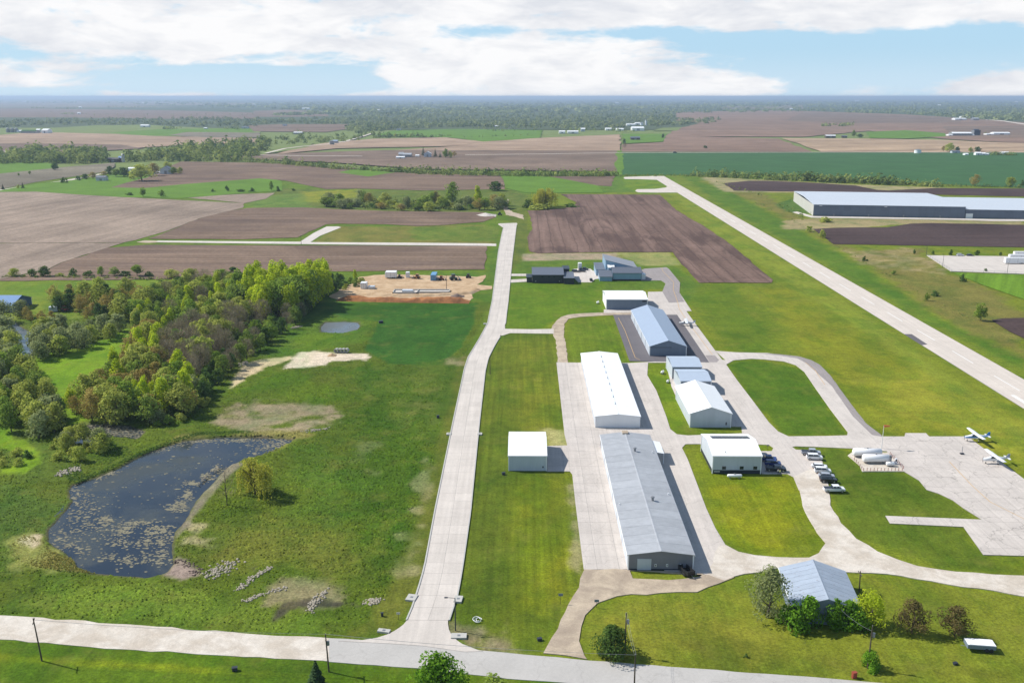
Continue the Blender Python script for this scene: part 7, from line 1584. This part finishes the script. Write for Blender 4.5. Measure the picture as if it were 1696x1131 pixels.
def machine(label, px, py, mat, rz=0.0, arm=True, sc=1.0, cat='machine', name='skid_loader'):
    x, y = G(px, py); t = thing(name, label, cat, (x, y, 0.2), rz); t.scale = (sc,)*3
    b = MB().prism([(-1.3, 0.4), (1.2, 0.4), (1.4, 0.9), (0.5, 1.1), (-1.3, 1.3)], -0.7, 0.7, 'y').build('body', MAT[mat], t)
    MB().box(-0.7, 0.5, -0.6, 0.6, 1.1, 2.1).build('cab', MAT['glass'], t); MB().box(-0.8, 0.6, -0.65, 0.65, 2.1, 2.2).build('cab_roof', MAT[mat], t)
    for s in (-1, 1):
        for xx, r in ((-0.8, 0.55), (0.9, 0.42)):
            n = 12; vs = []
            for yy in (s*0.85-0.18, s*0.85+0.18): vs += [(xx+r*math.cos(6.283*k/n), yy, r+r*math.sin(6.283*k/n)) for k in range(n)]
            MB().add(vs, [tuple(range(n)), tuple(range(2*n-1, n-1, -1))]+[(k, n+k, n+(k+1) % n, (k+1) % n) for k in range(n)]).build('wheel', MAT['tyre'], t)
    if arm:
        MB().tube([(-0.6, 0, 1.5), (1.3, 0, 1.7), (2.1, 0, 0.7)], 0.12, 6).build('lift_arm', MAT[mat], t); MB().prism([(1.9, 0.1), (2.6, 0.1), (2.3, 0.8), (2.0, 0.8)], -0.8, 0.8, 'y').build('bucket', MAT['steel'], t)
machine('orange brown loader left of the blue container', 691, 462, 'machine_yellow', 2.9, True, 1.3); machine('dark loader directly right of the blue container', 731, 464.5, 'rust_red', 0.2, True, 1.2); machine('dark green tractor at the building site', 751, 464.5, 'machine_green', 0.3, True, 1.7, 'tractor', 'tractor')
machine('low black machine at the right end of the building site', 776, 461, 'black', 0, False, 1.2); machine('dark loader beside the white trailer of the building site', 662, 461, 'black', 0, True, 1.0); machine('red tractor under the trees beside the garden shed', 108, 516, 'rust_red', 0.2, False, 1.3, 'tractor', 'tractor')
machine('dark implement next to the gravel heap beyond the street end', 828, 357, 'black', 0, False, 1.4)
# foundation of the house being built
x0, y0 = G(650, 487); fd = thing('foundation', 'pale concrete house foundation in the dug out building site', 'foundation', (x0, y0, 0.2))
for a in ((0, 14, 0, 0.4), (0, 0.4, 0, 8), (13.6, 14, 0, 9), (14, 32, 2, 2.4), (31.6, 32, 2, 9), (0, 32, 8.6, 9)): MB().box(*a, -0.2, 0.9).build('wall', MAT['concrete_pipe'], fd)
MB().box(0.4, 31.6, 2.6, 8.6, -0.1, 0.25).build('floor_slab', MAT['concrete'], fd); MB().box(5, 11, 3, 7, 0.25, 1.2).build('form_stack', MAT['offwhite_metal'], fd)
# dug earth
def ridge(name, label, line, w, h, mat, seed=1, n=60, m_=9):
    g = [Vector((*G(*p), 0)) for p in line]; L_ = [0]
    for a, b in zip(g, g[1:]): L_.append(L_[-1]+(b-a).length)
    U = np.linspace(0, L_[-1], n); cx = np.interp(U, L_, [p.x for p in g]); cy = np.interp(U, L_, [p.y for p in g]); V = np.linspace(-1, 1, m_)
    tx = np.gradient(cx); ty = np.gradient(cy); tl = np.hypot(tx, ty); nx_, ny_ = -ty/tl, tx/tl
    e = np.clip(np.minimum(U, L_[-1]-U)/(w*0.6), 0, 1)
    X = cx[:, None]+nx_[:, None]*V[None]*w/2; Y = cy[:, None]+ny_[:, None]*V[None]*w/2
    Zz = (h*(1-V[None]**2)*(0.75+1.0*vnoise(X.ravel(), Y.ravel(), 6.0, seed).reshape(X.shape)))*e[:, None]+vnoise(X.ravel(), Y.ravel(), 1.2, seed+1).reshape(X.shape)*0.5-0.05*(V[None]**4)
    Zz[:, 0] = Zz[:, -1] = -0.1
    i = (np.arange(n-1)[:, None]*m_+np.arange(m_-1)[None]).ravel(); Fc = np.stack([i, i+m_, i+m_+1, i+1], 1)
    return stuff(obj(name, np_mesh(name, np.stack([X, Y, Zz+0.1], 2).reshape(-1, 3), Fc, MAT[mat], None, True)), label, 'earth mound')
ridge('earth_bank', 'long reddish bank of dug earth along the front of the building site', [(560,496),(640,498),(700,499),(778,500)], 9, 2.6, 'red_dirt', 3, 120, 9)
ridge('earth_bank', 'paler earth bank behind the reddish one', [(580,486),(640,490),(700,491),(776,486),(792,478)], 6, 1.4, 'dirt', 7, 120, 7)
ridge('earth_bank', 'darker dug heap at the right end of the reddish bank', [(746,492),(770,491)], 7, 2.6, 'mud', 9, 30, 7)
ridge('gravel_heap', 'grey heap of broken concrete beyond the street end', [(793,358),(808,357),(822,357)], 18, 3.4, 'concrete_cracked', 11, 40, 11)
ridge('dirt_heap', 'small pale heap in the middle of the dirt patch by the pipes', [(543,589),(557,589)], 3.4, 1.2, 'dirt', 13, 24, 9)
# lot fence
def fence(label, line, step, h):
    g = [Vector((*G(*p), 0)) for p in line]; t = thing('fence', label, 'fence', tuple(g[0]))
    for a, b in zip(g, g[1:]):
        n = int((b-a).length/step)
        for i in range(n): p = a.lerp(b, i/n)-g[0]; MB().box(p.x-0.05, p.x+0.05, p.y-0.05, p.y+0.05, 0, h).build('post', MAT['steel'], t)
        for z in (0.3, h*0.5, h): MB().tube([a-g[0]+Vector((0, 0, z)), b-g[0]+Vector((0, 0, z))], 0.035, 4).build('rail', MAT['steel'], t)
fence('thin steel fence along the edge of the concrete lot', [(1534,422.5),(1576,451),(1700,456)], 6, 1.9)

# ------------------------------------------------------------------ haze
hz = MB().box(-62000, 62000, -5000, 71000, -4, 118).build('haze', [])
hm = bpy.data.materials.new('haze'); hm.use_nodes = True; nt = hm.node_tree; nt.nodes.remove(nt.nodes['Principled BSDF'])
pv = nt.nodes.new('ShaderNodeVolumePrincipled'); pv.inputs['Color'].default_value = (0.57, 0.72, 0.93, 1); pv.inputs['Density'].default_value = 7.0e-5; pv.inputs['Anisotropy'].default_value = 0.2
nt.links.new(pv.outputs[0], nt.nodes['Material Output'].inputs['Volume']); hz.data.materials.append(hm); hz['kind'] = 'stuff'
